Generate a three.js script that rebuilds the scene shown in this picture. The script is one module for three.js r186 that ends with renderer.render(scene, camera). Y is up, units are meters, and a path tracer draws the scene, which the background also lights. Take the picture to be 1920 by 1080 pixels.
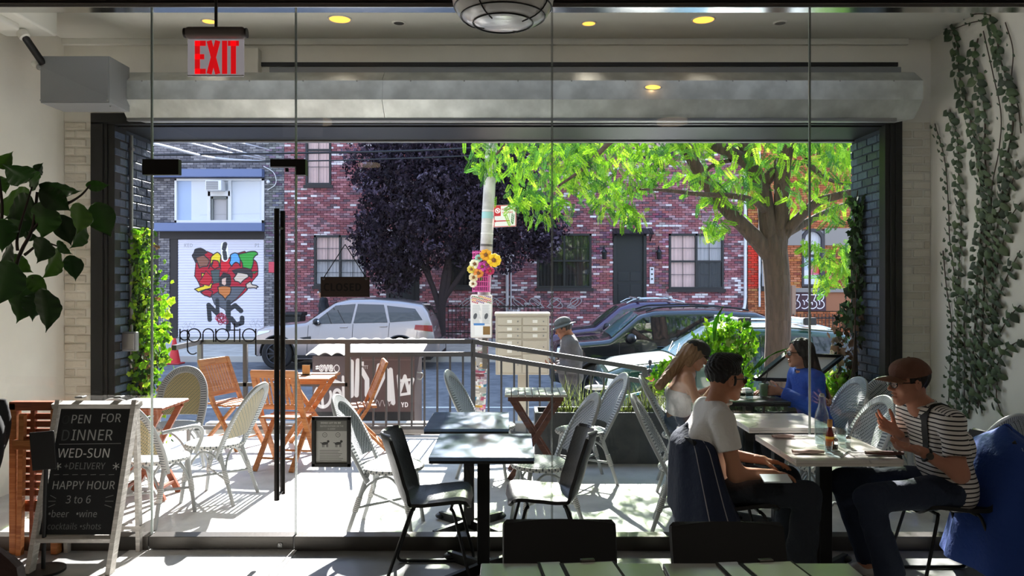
import * as THREE from 'three';
import { mergeGeometries, toCreasedNormals } from 'three/addons/utils/BufferGeometryUtils.js';
import { RoundedBoxGeometry } from 'three/addons/geometries/RoundedBoxGeometry.js';

// ---------- camera, sky, sun, exposure ----------
const F = 1450, HORIZON = 530, EYE = 1.7;            // focal length in pixels of the 1920x1080 frame, horizon row, eye height
const scene = new THREE.Scene();
const camera = new THREE.PerspectiveCamera(2 * Math.atan(540 / F) * 180 / Math.PI, 1920 / 1080, 0.05, 300);
camera.position.set(0, EYE, 0);
camera.lookAt(0, EYE, -10);
camera.setViewOffset(1920, 1080, 0, 10, 1920, 1080);
camera.updateProjectionMatrix();
const renderer = new THREE.WebGLRenderer({ antialias: true });
renderer.toneMapping = THREE.LinearToneMapping;
renderer.toneMappingExposure = 1.26;
renderer.shadowMap.enabled = true;
const sunDir = new THREE.Vector3().setFromSphericalCoords(1, (90 - 33.5) * Math.PI / 180, (180 - 3) * Math.PI / 180);
// unseen sky, blue overhead; white haze and thin cloud added for neutral facade light
{
  const w = 512, h = 256, d = new Float32Array(w * h * 4);
  const vn = (x, y, per) => { const q = (i, j) => { let k = Math.imul(((i % per) + per) % per, 374761393) + Math.imul(j, 668265263) | 0; k = Math.imul(k ^ (k >>> 13), 1274126177); return ((k ^ (k >>> 16)) >>> 0) / 4294967296; }, i = Math.floor(x), j = Math.floor(y), u = x - i, v = y - j, a = u * u * (3 - 2 * u), b = v * v * (3 - 2 * v); return (q(i, j) * (1 - a) + q(i + 1, j) * a) * (1 - b) + (q(i, j + 1) * (1 - a) + q(i + 1, j + 1) * a) * b; };
  for (let y = 0; y < h; y++) for (let x = 0; x < w; x++) {
    const e = Math.max(0, ((y + 0.5) / h - 0.5) * Math.PI), k = Math.pow(Math.sin(e), 0.65), u = x / w;
    const cloud = Math.min(1, Math.max(0, (0.55 * vn(u * 16, e * 9, 16) + 0.3 * vn(u * 32, e * 18, 32) + 0.15 * vn(u * 64, e * 36, 64) - 0.5) * 3)) * 0.4;
    const c = [[1.85, 0.72], [1.85, 1.2], [1.9, 2.15]].map(([lo, hi]) => (lo + (hi - lo) * k) * (1 - cloud) + 1.85 * cloud), o = (y * w + x) * 4;
    d[o] = c[0]; d[o + 1] = c[1]; d[o + 2] = c[2]; d[o + 3] = 1;
  }
  const t = new THREE.DataTexture(d, w, h, THREE.RGBAFormat, THREE.FloatType);
  t.mapping = THREE.EquirectangularReflectionMapping; t.magFilter = t.minFilter = THREE.LinearFilter; t.wrapS = THREE.RepeatWrapping; t.needsUpdate = true;
  scene.background = scene.environment = t;
}
const sun = new THREE.DirectionalLight(0xfdfaf6, 19);
sun.position.copy(sunDir).multiplyScalar(40);
sun.castShadow = true;
sun.shadow.mapSize.set(4096, 4096);
Object.assign(sun.shadow.camera, { left: -14, right: 14, top: 16, bottom: -12, near: 1, far: 80 });
sun.name = 'sun';
scene.add(sun, sun.target);

// ---------- helpers ----------
const rng = (s) => () => { s = (s + 0x6d2b79f5) | 0; let t = Math.imul(s ^ (s >>> 15), 1 | s); t = (t + Math.imul(t ^ (t >>> 7), 61 | t)) ^ t; return ((t ^ (t >>> 14)) >>> 0) / 4294967296; };
let R = rng(7);
const rr = (a, b) => a + (b - a) * R();
const V = (x, y, z) => new THREE.Vector3(x, y, z);
const vv = (a) => (a.isVector3 ? a : V(...a));
const at = (px, py, d) => V((px - 960) * d / F, EYE - (py - HORIZON) * d / F, -d);
const PX = (px, d) => (px - 960) * d / F, PY = (py, d) => EYE - (py - HORIZON) * d / F;
const lerp = (a, b, t) => a + (b - a) * t, clamp = (x, a, b) => Math.min(b, Math.max(a, x)), sstep = (a, b, x) => { const t = clamp((x - a) / (b - a), 0, 1); return t * t * (3 - 2 * t); };
const ease = (table, x) => { for (let i = 0; i < table.length - 1; i++) if (x <= table[i + 1][0]) { const t = clamp((x - table[i][0]) / (table[i + 1][0] - table[i][0]), 0, 1); return lerp(table[i][1], table[i + 1][1], t); } return table.at(-1)[1]; };
const lin = (hex) => new THREE.Color(hex);

const names = {};
function numbered(n) { const k = names[n] = (names[n] ?? -1) + 1; return k ? `${n}_${String(k).padStart(3, '0')}` : n; }
function tag(o, label, category, group, kind) {
  if (label) o.userData.label = label;
  if (category) o.userData.category = category;
  if (group) o.userData.group = group;
  if (kind) o.userData.kind = kind;
  return o;
}
function thing(name, label, category, p = [0, 0, 0], turn = 0, group) {
  const o = new THREE.Group();
  o.name = numbered(name); scene.add(o);
  o.position.copy(vv(p)); o.rotation.y = turn;
  return tag(o, label, category, group);
}
function dup(root, p, turn, label, group) {
  const r = root.clone();
  r.userData = { ...root.userData };
  r.name = numbered(root.name.replace(/_\d{3}$/, '')); scene.add(r);
  r.position.copy(vv(p)); r.rotation.y = turn;
  return tag(r, label, null, group);
}
function xf(g, p = [0, 0, 0], r = [0, 0, 0], s = [1, 1, 1]) {
  return g.applyMatrix4(new THREE.Matrix4().compose(vv(p), new THREE.Quaternion().setFromEuler(new THREE.Euler(...r)), vv(s)));
}
const box = (w, h, d, x = 0, y = 0, z = 0, rx = 0, ry = 0, rz = 0) => xf(new THREE.BoxGeometry(w, h, d), [x, y, z], [rx, ry, rz]);
const rbox = (w, h, d, r, x = 0, y = 0, z = 0, rx = 0, ry = 0, rz = 0, seg = 2) => xf(new RoundedBoxGeometry(w, h, d, seg, Math.min(r, w / 2.01, h / 2.01, d / 2.01)), [x, y, z], [rx, ry, rz]);
const span = (x0, x1, y0, y1, z0, z1) => box(Math.abs(x1 - x0), Math.abs(y1 - y0), Math.abs(z1 - z0), (x0 + x1) / 2, (y0 + y1) / 2, (z0 + z1) / 2);
const rspan = (x0, x1, y0, y1, z0, z1, r = 0.004) => rbox(Math.abs(x1 - x0), Math.abs(y1 - y0), Math.abs(z1 - z0), r, (x0 + x1) / 2, (y0 + y1) / 2, (z0 + z1) / 2);
function along(g, a, b, up = V(0, 1, 0)) {           // a geometry made along +y of length 1 put between two points
  a = vv(a); b = vv(b);
  const y = b.clone().sub(a), L = y.length(); y.normalize();
  if (Math.abs(y.dot(up)) > 0.99) up = V(0, 0, 1);
  const x = up.clone().cross(y).normalize(), z = x.clone().cross(y);
  return g.applyMatrix4(new THREE.Matrix4().makeBasis(x, y.multiplyScalar(L), z).setPosition(a));
}
const bar = (a, b, w, h, up) => along(xf(new THREE.BoxGeometry(w, 1, h), [0, 0.5, 0]), a, b, up);
const rod = (a, b, r0, r1 = r0, seg = 10) => along(xf(new THREE.CylinderGeometry(r1, r0, 1, seg), [0, 0.5, 0]), a, b);
const disc = (r, h, x, y, z, seg = 24, rx = 0, rz = 0) => xf(new THREE.CylinderGeometry(r, r, h, seg), [x, y, z], [rx, 0, rz]);
const ball = (r, x, y, z, sx = 1, sy = 1, sz = 1, a = 16, b = 12) => xf(new THREE.SphereGeometry(r, a, b), [x, y, z], [0, 0, 0], [sx, sy, sz]);
const lathe = (pts, seg = 24) => new THREE.LatheGeometry(pts.map(([r, y]) => new THREE.Vector2(Math.max(r, 1e-4), y)), seg);
const tube = (pts, r, seg = 24, rad = 8, closed = false, tension = 0.5) => new THREE.TubeGeometry(new THREE.CatmullRomCurve3(pts.map(vv), closed, 'catmullrom', tension), seg, r, rad, closed);
function poly(pts) { const s = new THREE.Shape(); pts.forEach(([x, y], i) => (i ? s.lineTo(x, y) : s.moveTo(x, y))); s.closePath(); return s; }
const prism = (pts, depth, bevel = 0, curve = 6) => new THREE.ExtrudeGeometry(pts instanceof THREE.Shape || pts[0] instanceof THREE.Shape ? pts : poly(pts), { depth, bevelEnabled: bevel > 0, bevelSize: bevel, bevelThickness: bevel, bevelSegments: 2, bevelOffset: -bevel, curveSegments: curve });
function taper(pts, radii, seg = 16, rad = 7) {        // a tube whose radius changes along its length
  const c = new THREE.CatmullRomCurve3(pts.map(vv)), g = new THREE.TubeGeometry(c, seg, 1, rad), p = g.attributes.position, n = g.attributes.normal;
  for (let i = 0; i <= seg; i++) {
    const t = i / seg * (radii.length - 1), k = Math.min(radii.length - 2, Math.floor(t)), r = lerp(radii[k], radii[k + 1], t - k);
    for (let j = 0; j <= rad; j++) {
      const q = i * (rad + 1) + j;
      p.setXYZ(q, p.getX(q) + n.getX(q) * (r - 1), p.getY(q) + n.getY(q) * (r - 1), p.getZ(q) + n.getZ(q) * (r - 1));
    }
  }
  return g;
}
function sheet(fn, nu, nv, th = 0.01) {               // a curved plate with thickness: fn(u, v) -> point, both 0..1
  const P = [], N = [], e = 1e-3;
  for (let j = 0; j <= nv; j++) for (let i = 0; i <= nu; i++) {
    const u = i / nu, v = j / nv, p = vv(fn(u, v));
    const du = vv(fn(Math.min(1, u + e), v)).sub(vv(fn(Math.max(0, u - e), v))), dv = vv(fn(u, Math.min(1, v + e))).sub(vv(fn(u, Math.max(0, v - e))));
    let n = du.cross(dv); if (n.lengthSq() < 1e-16) n = N.length ? N.at(-1).clone() : V(0, 1, 0);
    P.push(p); N.push(n.normalize());
  }
  const W = nu + 1, pos = [], nor = [], uv = [], idx = [];
  for (const s of [0.5, -0.5]) {
    const o = pos.length / 3;
    P.forEach((p, k) => { pos.push(p.x + N[k].x * th * s, p.y + N[k].y * th * s, p.z + N[k].z * th * s); nor.push(N[k].x * Math.sign(s), N[k].y * Math.sign(s), N[k].z * Math.sign(s)); uv.push((k % W) / nu, Math.floor(k / W) / nv); });
    for (let j = 0; j < nv; j++) for (let i = 0; i < nu; i++) {
      const a = o + j * W + i, b = a + 1, c = a + W, d = c + 1;
      s > 0 ? idx.push(a, b, d, a, d, c) : idx.push(a, d, b, a, c, d);
    }
  }
  const rim = []; for (let i = 0; i < nu; i++) rim.push(i); for (let j = 0; j < nv; j++) rim.push(j * W + nu); for (let i = nu; i > 0; i--) rim.push(nv * W + i); for (let j = nv; j > 0; j--) rim.push(j * W);
  const T = P.length;
  for (let k = 0; k < rim.length; k++) {
    const a = rim[k], b = rim[(k + 1) % rim.length], o = pos.length / 3, A = V(pos[a * 3], pos[a * 3 + 1], pos[a * 3 + 2]), B = V(pos[b * 3], pos[b * 3 + 1], pos[b * 3 + 2]);
    const n = N[a].clone().cross(B.clone().sub(A)).normalize().negate();
    for (const q of [a, b, b + T, a + T]) { pos.push(pos[q * 3], pos[q * 3 + 1], pos[q * 3 + 2]); nor.push(n.x, n.y, n.z); uv.push(uv[q * 2], uv[q * 2 + 1]); }
    idx.push(o, o + 2, o + 1, o, o + 3, o + 2);
  }
  const g = new THREE.BufferGeometry();
  g.setAttribute('position', new THREE.Float32BufferAttribute(pos, 3)); g.setAttribute('normal', new THREE.Float32BufferAttribute(nor, 3)); g.setAttribute('uv', new THREE.Float32BufferAttribute(uv, 2)); g.setIndex(idx);
  return g;
}
function join(list) {
  const l = (Array.isArray(list) ? list : [list]).map((g) => {
    const q = g.index ? g.toNonIndexed() : g;
    for (const k of Object.keys(q.attributes)) if (!['position', 'normal', 'uv'].includes(k)) q.deleteAttribute(k);
    if (!q.attributes.uv) q.setAttribute('uv', new THREE.Float32BufferAttribute(new Float32Array(q.attributes.position.count * 2), 2));
    return q;
  });
  const g = l.length > 1 ? mergeGeometries(l) : l[0];
  return g;
}
function metreUV(g) {                                  // uv in metres, each face on the plane it faces most
  const p = g.attributes.position, uv = g.attributes.uv, a = V(), b = V(), c = V(), n = V();
  for (let i = 0; i < p.count; i += 3) {
    a.fromBufferAttribute(p, i); b.fromBufferAttribute(p, i + 1); c.fromBufferAttribute(p, i + 2);
    n.copy(b).sub(a).cross(c.clone().sub(a));
    const x = Math.abs(n.x), y = Math.abs(n.y), z = Math.abs(n.z);
    [a, b, c].forEach((q, k) => (y >= x && y >= z ? uv.setXY(i + k, q.x, q.z) : x > z ? uv.setXY(i + k, q.z, q.y) : uv.setXY(i + k, q.x, q.y)));
  }
  return g;
}
function mesh(name, g, mat, parent) {
  const m = new THREE.Mesh(g, mat);
  m.name = parent === scene ? numbered(name) : name; m.castShadow = m.receiveShadow = true;
  parent.add(m);
  return m;
}
const obj = (name, list, mat, parent = scene, keepUV = false) => { const g = join(list); if (!keepUV) metreUV(g); return mesh(name, g, mat, parent); };
const struct = (name, list, mat) => tag(obj(name, list, mat), null, null, null, 'structure');
function grove(name, g, mat, list, parent) {           // instances: list of [matrix, color]
  const m = new THREE.InstancedMesh(g, mat, list.length);
  list.forEach(([M, c], i) => { m.setMatrixAt(i, M); if (c) m.setColorAt(i, c); });
  m.name = name; m.castShadow = m.receiveShadow = true; m.userData.kind = 'stuff';
  parent.add(m);
  return m;
}
const mat4 = (p, e = [0, 0, 0], s = [1, 1, 1]) => new THREE.Matrix4().compose(vv(p), new THREE.Quaternion().setFromEuler(new THREE.Euler(...e)), vv(s));

// ---------- textures ----------
function hash(x, y, s) { let h = Math.imul(x, 374761393) + Math.imul(y, 668265263) + Math.imul(s, 974634777) | 0; h = Math.imul(h ^ (h >>> 13), 1274126177); return ((h ^ (h >>> 16)) >>> 0) / 4294967296; }
function pnoise(x, y, per, s) {                        // value noise, repeating every per cells
  const xi = Math.floor(x), yi = Math.floor(y), fx = x - xi, fy = y - yi, u = fx * fx * (3 - 2 * fx), v = fy * fy * (3 - 2 * fy), m = (k) => ((k % per) + per) % per;
  return lerp(lerp(hash(m(xi), m(yi), s), hash(m(xi + 1), m(yi), s), u), lerp(hash(m(xi), m(yi + 1), s), hash(m(xi + 1), m(yi + 1), s), u), v);
}
function fbm(x, y, per, s, oct = 4) { let a = 0.5, t = 0, n = 0; for (let o = 0; o < oct; o++) { t += a * pnoise(x, y, per, s + o); n += a; a *= 0.55; x *= 2; y *= 2; per *= 2; } return t / n; }
function dataTex(n, size, fn, srgb = true) {           // fn(u, v) -> [r, g, b] 0..1 on a square of `size` metres
  const d = new Uint8Array(n * n * 4);
  for (let y = 0; y < n; y++) for (let x = 0; x < n; x++) { const c = fn(x / n, y / n), o = (y * n + x) * 4; d[o] = clamp(c[0], 0, 1) * 255; d[o + 1] = clamp(c[1] ?? c[0], 0, 1) * 255; d[o + 2] = clamp(c[2] ?? c[0], 0, 1) * 255; d[o + 3] = 255; }
  const t = new THREE.DataTexture(d, n, n);
  t.wrapS = t.wrapT = THREE.RepeatWrapping; t.magFilter = THREE.LinearFilter; t.minFilter = THREE.LinearMipmapLinearFilter; t.generateMipmaps = true;
  if (srgb) t.colorSpace = THREE.SRGBColorSpace;
  t.repeat.set(1 / size, 1 / size); t.needsUpdate = true;
  return t;
}
function canvasTex(w, h, draw, srgb = true) {
  const c = document.createElement('canvas'); c.width = w; c.height = h;
  draw(c.getContext('2d'), w, h);
  const t = new THREE.CanvasTexture(c);
  if (srgb) t.colorSpace = THREE.SRGBColorSpace;
  t.wrapS = t.wrapT = THREE.RepeatWrapping;
  return t;
}
const mix3 = (a, b, t) => [lerp(a[0], b[0], t), lerp(a[1], b[1], t), lerp(a[2], b[2], t)];
const rgb = (hex) => [(hex >> 16 & 255) / 255, (hex >> 8 & 255) / 255, (hex & 255) / 255];
const blotch = (size, a, b, per, s, contrast = 1, n = 256) => dataTex(n, size, (u, v) => mix3(rgb(a), rgb(b), clamp(0.5 + (fbm(u * per, v * per, per, s, 5) - 0.5) * 2.2 * contrast, 0, 1)));
const grain = (size, a, b, s, n = 256) => dataTex(n, size, (u, v) => { const g = fbm(u * 3 + 0.6 * fbm(u * 4, v * 4, 4, s), v * 40, 40, s + 9, 3) , w = fbm(u * 8, v * 128, 128, s + 3, 2); return mix3(rgb(a), rgb(b), clamp(g * 1.3 - 0.15 + (w - 0.5) * 0.5, 0, 1)); });   // grain runs along u
const bumpTex = (size, per, s, oct = 5) => dataTex(256, size, (u, v) => { const f = fbm(u * per, v * per, per, s, oct); return [f, f, f]; }, false);
const std = (color, roughness = 0.6, metalness = 0, extra = {}) => new THREE.MeshStandardMaterial({ color, roughness, metalness, side: THREE.DoubleSide, ...extra });
const phys = (color, roughness, extra = {}) => new THREE.MeshPhysicalMaterial({ color, roughness, side: THREE.DoubleSide, ...extra });

const fineBump = bumpTex(0.25, 16, 11), coarseBump = bumpTex(1.6, 8, 12);
const M = {
  plaster: std(0xffffff, 0.75, 0, { map: blotch(3, 0xe0dccf, 0xebe7db, 6, 1, 0.8), bumpMap: coarseBump, bumpScale: 0.004 }),
  whiteBrick: std(0xe2dccc, 0.6, 0, { bumpMap: bumpTex(0.3, 6, 13), bumpScale: 0.008 }),
  whiteBrick2: std(0xd6cfbe, 0.6, 0, { bumpMap: bumpTex(0.33, 6, 14), bumpScale: 0.01 }),
  ceiling: std(0xffffff, 0.8, 0, { map: blotch(3, 0xe2e0d6, 0xeae8de, 4, 2, 0.6) }),
  darkCeiling: std(0x2c2420, 0.5),
  roomFloor: std(0xffffff, 0.32, 0, { map: blotch(2.6, 0x7b7c7d, 0xa3a3a1, 8, 3, 1.1, 512), bumpMap: coarseBump, bumpScale: 0.002 }),
  patioFloor: std(0xffffff, 0.5, 0, { map: blotch(2.2, 0xc0bfbc, 0xd9d8d5, 9, 4, 1.1, 512), bumpMap: fineBump, bumpScale: 0.002 }),
  hood: std(0xffffff, 0.36, 0.45, { map: blotch(1.5, 0xb5b8b2, 0xd5d8d2, 10, 5, 1), bumpMap: coarseBump, bumpScale: 0.003 }),
  steel: std(0x9a9a98, 0.35, 0.9), chrome: std(0xd8d8d8, 0.12, 1), darkSteel: std(0x55524e, 0.38, 0.8, { bumpMap: fineBump, bumpScale: 0.0005 }),
  greyBox: std(0x8b8d8e, 0.5, 0.15), blackMetal: std(0x0c0d0f, 0.42, 0.2), black: std(0x0a0a0b, 0.6), bronze: std(0x1d1916, 0.42, 0.5),
  railing: std(0x4c4c4e, 0.45, 0.4),
  pane: phys(0xffffff, 0.0, { transmission: 1, thickness: 0, ior: 1.5, specularIntensity: 0.75 }),
  glass: phys(0xffffff, 0.02, { transmission: 1, thickness: 0, ior: 1.5 }),
  blueBrick: [0x3d4a5e, 0x354154, 0x465468, 0x2f3a4c].map((c, i) => std(c, 0.38, 0, { bumpMap: bumpTex(0.3, 8, 20 + i, 4), bumpScale: 0.006 })),
  blueMortar: std(0x29323f, 0.6),
  asphalt: std(0xffffff, 0.85, 0, { map: blotch(4, 0x52555b, 0x6a6d72, 20, 6, 1.2, 512), bumpMap: fineBump, bumpScale: 0.004 }),
  sidewalk: std(0xffffff, 0.8, 0, { map: blotch(3, 0xa9a59d, 0xc2beb6, 12, 7, 1, 512), bumpMap: fineBump, bumpScale: 0.002 }),
  kerb: std(0xb9b6b0, 0.8),
};
// ---------- the setting: room, covered front, street ----------
const GLASS = -4.95, WALL = -7, FRONT = -7.75;         // glass line, inside and outside faces of the front wall
const XL = -4.055, XR = 3.79, OL = -3.6, OR = 3.405, OT = 3.13;   // side walls; the opening in the front wall
struct('floor', span(XL - 0.3, XR + 0.3, -0.2, 0, 4, -4.9), M.roomFloor);
struct('floor_2', span(XL - 0.3, XR + 0.3, -0.2, 0, -4.9, FRONT - 0.02), M.patioFloor);
struct('wall_left', [span(XL - 0.25, XL, 0, 4.1, 4, FRONT)], M.plaster);
struct('wall_right', [span(XR, XR + 0.25, 0, 4.1, 4, FRONT)], M.plaster);
struct('wall_rear', span(XL - 0.25, XR + 0.25, 0, 4.1, 4, 4.2), M.plaster);
struct('ceiling', span(XL, XR, 3.56, 3.7, 4, GLASS + 0.1), M.darkCeiling);
struct('ceiling_2', span(XL, XR, 3.9, 4.1, GLASS + 0.1, WALL), M.ceiling);
const frontWall = struct('wall_front', [span(XL, XR, OT + 0.02, 4.1, WALL, FRONT), span(XL, OL - 0.03, 0, OT + 0.02, WALL - 0.004, FRONT), span(OR + 0.03, XR, 0, OT + 0.02, WALL - 0.004, FRONT)], M.plaster);
// painted bricks on both inner piers, one mesh each
const whiteBrickShapes = [0.205, 0.1].map((w) => [0, 1, 2].map((k) => { const g = join(rbox(w - 0.012, 0.064, 0.03, 0.008, 0, 0, 0, 0, 0, (k - 1) * 0.006, 1)); return metreUV(g); }));
for (const [x0, x1] of [[XL, OL - 0.2], [OR + 0.115, XR]]) {
  for (let r = 0; r * 0.077 < 3.1; r++) {
    let x = x0 - (r % 2 ? 0.1 : 0);
    for (; x < x1 - 0.02; x += 0.205) {
      const a = Math.max(x, x0), b = Math.min(x + 0.205, x1);
      if (b - a < 0.05) continue;
      const small = b - a < 0.15, m = mesh('brick', whiteBrickShapes[small ? 1 : 0][Math.floor(R() * 3)], R() < 0.6 ? M.whiteBrick : M.whiteBrick2, frontWall);
      m.position.set((a + b) / 2, 0.04 + r * 0.077, WALL - 0.01 + rr(-0.005, 0.006)); m.scale.x = (b - a - 0.012) / ((small ? 0.1 : 0.205) - 0.012);
    }
  }
}
// black jambs, head and the roller-gate guides
struct('trim_1', [rspan(OL - 0.2, OL - 0.05, 0, OT + 0.02, WALL + 0.03, WALL - 0.05), rspan(OL - 0.06, OL + 0.01, 0, OT, WALL + 0.015, WALL - 0.2), span(OL - 0.09, OL - 0.083, 0, OT, WALL + 0.03, WALL + 0.045)], M.blackMetal);
struct('trim_2', [rspan(OR + 0.01, OR + 0.115, 0, OT + 0.02, WALL + 0.03, WALL - 0.05), rspan(OR - 0.035, OR + 0.03, 0, OT, WALL + 0.015, WALL - 0.1), span(OR + 0.05, OR + 0.057, 0, OT, WALL + 0.03, WALL + 0.045)], M.blackMetal);
struct('trim_3', [rspan(OL - 0.2, OR + 0.115, OT, OT + 0.1, WALL + 0.03, WALL - 0.06), span(OL, OR, OT - 0.012, OT + 0.05, WALL - 0.05, FRONT + 0.06)], M.blackMetal);
struct('trim_4', rspan(OL, OR, OT - 0.03, OT + 0.05, FRONT + 0.06, FRONT - 0.01), M.steel);
// blue painted bricks on both reveals of the opening and on the front of the building
const blueShapes = [0.205, 0.1].map((w) => metreUV(join(rbox(0.03, 0.064, w - 0.012, 0.006, 0, 0, 0, 0, 0, 0, 1))));
for (const s of [-1, 1]) {
  const x = s < 0 ? OL : OR, w = struct(s < 0 ? 'wall_reveal_left' : 'wall_reveal_right', [span(x, x + s * 0.05, 0, OT, WALL - 0.06, FRONT)], M.blueMortar);
  for (let r = 0; r * 0.077 < OT - 0.05; r++) for (let z = WALL - 0.08 + (r % 2 ? 0.1 : 0); z > FRONT + 0.03; z -= 0.205) {
    const a = z, b = Math.max(z - 0.205, FRONT), small = a - b < 0.15;
    const m = mesh('brick', blueShapes[small ? 1 : 0], M.blueBrick[Math.floor(R() * 4)], w);
    m.position.set(x - s * rr(-0.004, 0.004), 0.04 + r * 0.077, (a + b) / 2); m.scale.z = (a - b - 0.012) / ((small ? 0.1 : 0.205) - 0.012);
  }
}
const facadeTex = dataTex(256, 0.86, (u, v) => { const row = Math.floor(v * 12), x = u * 4 + (row % 2) * 0.5, f = (x % 1), g = (v * 12) % 1; return f < 0.05 || g < 0.12 ? [0.34, 0.39, 0.45] : mix3([0.36, 0.42, 0.49], [0.45, 0.51, 0.58], hash(Math.floor(x) % 4, row, 5)); });
struct('wall_street', [span(-14, OL - 0.03, -0.6, 10, FRONT + 0.02, FRONT + 0.3), span(OR + 0.03, 14, -0.6, 10, FRONT + 0.02, FRONT + 0.3), span(OL - 0.03, OR + 0.03, OT + 0.04, 10, FRONT + 0.02, FRONT + 0.3)].map((g) => g), std(0xffffff, 0.8, 0, { map: facadeTex }));
// roller-gate housing: a folded sheet-metal hood in two lengths, riveted, with an end plate
{
  const hood = thing('shutter_housing', 'long galvanised roller-shutter housing mounted over the wide front opening', 'shutter box');
  const prof = [[6.97, 3.14], [6.63, 3.105], [6.48, 3.235], [6.48, 3.395], [6.62, 3.5], [6.97, 3.5]];
  const x0 = -3.3, x1 = PX(1731, 6.48), seam = PX(716, 6.48);
  for (const [a, b] of [[x0, seam - 0.002], [seam + 0.002, x1 - 0.006]]) {
    const g = xf(prism(prof.map(([d, y]) => [d, y]), b - a), [0, 0, 0], [0, Math.PI / 2, 0]);   // profile x -> -z, depth -> +x
    obj('cover_sheet', [xf(g, [a, 0, 0])], M.hood, hood);
  }
  obj('end_plate', [xf(prism(prof.map(([d, y]) => [d, y]), 0.006), [x1 - 0.006, 0, 0], [0, Math.PI / 2, 0])], M.hood, hood);
  obj('seam_strip', [box(0.01, 0.16, 0.008, seam, 3.315, -6.478)], M.hood, hood);
  obj('bottom_lip', [rspan(x0, x1 - 0.15, 3.085, 3.11, -6.62, -6.66)], M.steel, hood);
  const rv = []; for (let x = x0 + 0.2; x < x1; x += 0.45) rv.push(ball(0.006, x, 3.39, -6.478, 1, 1, 0.5, 8, 6));
  obj('rivet', rv, M.steel, hood);
}
struct('trim_5', [span(PX(488, 7), PX(1682, 7), 3.655, 3.69, WALL + 0.02, WALL - 0.02)], M.blackMetal);
struct('trim_6', [rspan(PX(505, 6.95), PX(1690, 6.95), 3.53, 3.64, WALL + 0.05, WALL)], M.greyBox);
struct('trim_7', [rspan(XL, PX(1700, 7), 3.845, 3.9, WALL + 0.04, WALL)], M.ceiling);
struct('beam_left', [rspan(XL, -3.64, 3.67, 3.92, -5.1, -6.2, 0.02), rspan(XL, -3.75, 3.62, 3.68, -5.1, -5.9, 0.02)], M.ceiling);
struct('beam_middle', [rspan(PX(455, 6.9), PX(484, 6.9), 3.56, 3.8, WALL + 0.1, WALL, 0.01)], M.plaster);
{
  const t = thing('junction_box', 'grey sheet-metal motor box on the wall at the end of shutter housing', 'motor box');
  obj('casing', [rspan(-3.78, -3.228, 3.14, 3.517, -6.2, -6.53, 0.004)], M.greyBox, t);
  obj('front_plate', [rspan(-3.776, -3.232, 3.15, 3.512, -6.19, -6.2, 0.003)], M.greyBox, t);
  obj('screw', [ball(0.008, -3.24, 3.16, -6.188), ball(0.008, -3.77, 3.16, -6.188), ball(0.008, -3.27, 3.138, -6.3)], M.steel, t);
  const c = thing('conduit', 'short black conduit dropping from the white beam to the grey motor box', 'conduit');
  obj('pipe', [rod(at(44, 66, 6.0), at(80, 118, 6.2), 0.028, 0.028, 14)], M.black, c);
  obj('collar', [rod(at(40, 60, 6.0), at(47, 70, 6.0), 0.04, 0.04, 14)], M.ceiling, c);
  const l = thing('sensor', 'small white round motion sensor beside the grey motor box', 'sensor');
  obj('housing', [ball(0.045, ...at(70, 120, 6.25).toArray(), 1, 0.7, 1)], M.ceiling, l);
  obj('lens', [ball(0.025, ...at(74, 126, 6.2).toArray())], M.steel, l);
}
// frameless glass front: four lights of glass, one of them the door
const SEAMS = [-4.05, PX(285, 4.95), PX(555, 4.95), PX(1035, 4.95), PX(1518, 4.95), XR];
const doorGlass = [];
for (let k = 0; k < 5; k++) {
  const a = SEAMS[k] + 0.003, b = SEAMS[k + 1] - 0.003, n = k === 1 ? 'door_1' : `window_${k < 1 ? 1 : k}`;
  const w = tag(mesh(n, metreUV(join(new THREE.PlaneGeometry(b - a, 3.36).translate((a + b) / 2, 1.765, GLASS))), M.pane, scene), null, null, null, 'structure');
  obj('glass_edge', [span(a - 0.0015, a + 0.003, 0.085, 3.45, GLASS + 0.006, GLASS - 0.006), span(b - 0.003, b + 0.0015, 0.085, 3.45, GLASS + 0.006, GLASS - 0.006)], std(0xaab4b0, 0.25, 0.3), w);
  obj('bottom_rail', [rspan(a, b, k === 1 ? 0.012 : 0, 0.09, GLASS + 0.05, GLASS - 0.05, 0.004)], M.darkSteel, w);
  if (k === 1) doorGlass.push(w);
}
struct('trim_8', [rspan(XL, XR, 3.445, 3.475, GLASS + 0.05, GLASS - 0.05, 0.003)], M.chrome);
struct('trim_9', [span(XL, XR, 3.475, 3.485, GLASS + 0.045, GLASS - 0.04)], M.black);
struct('trim_10', [span(XL, XR, 3.485, 3.72, GLASS + 0.1, GLASS - 0.03)], std(0x2e221d, 0.25));
struct('trim_11', [span(SEAMS[1] - 0.12, SEAMS[2] + 0.02, 0.001, 0.006, -3.7, -4.9)], M.patioFloor);   // door threshold plate
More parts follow.
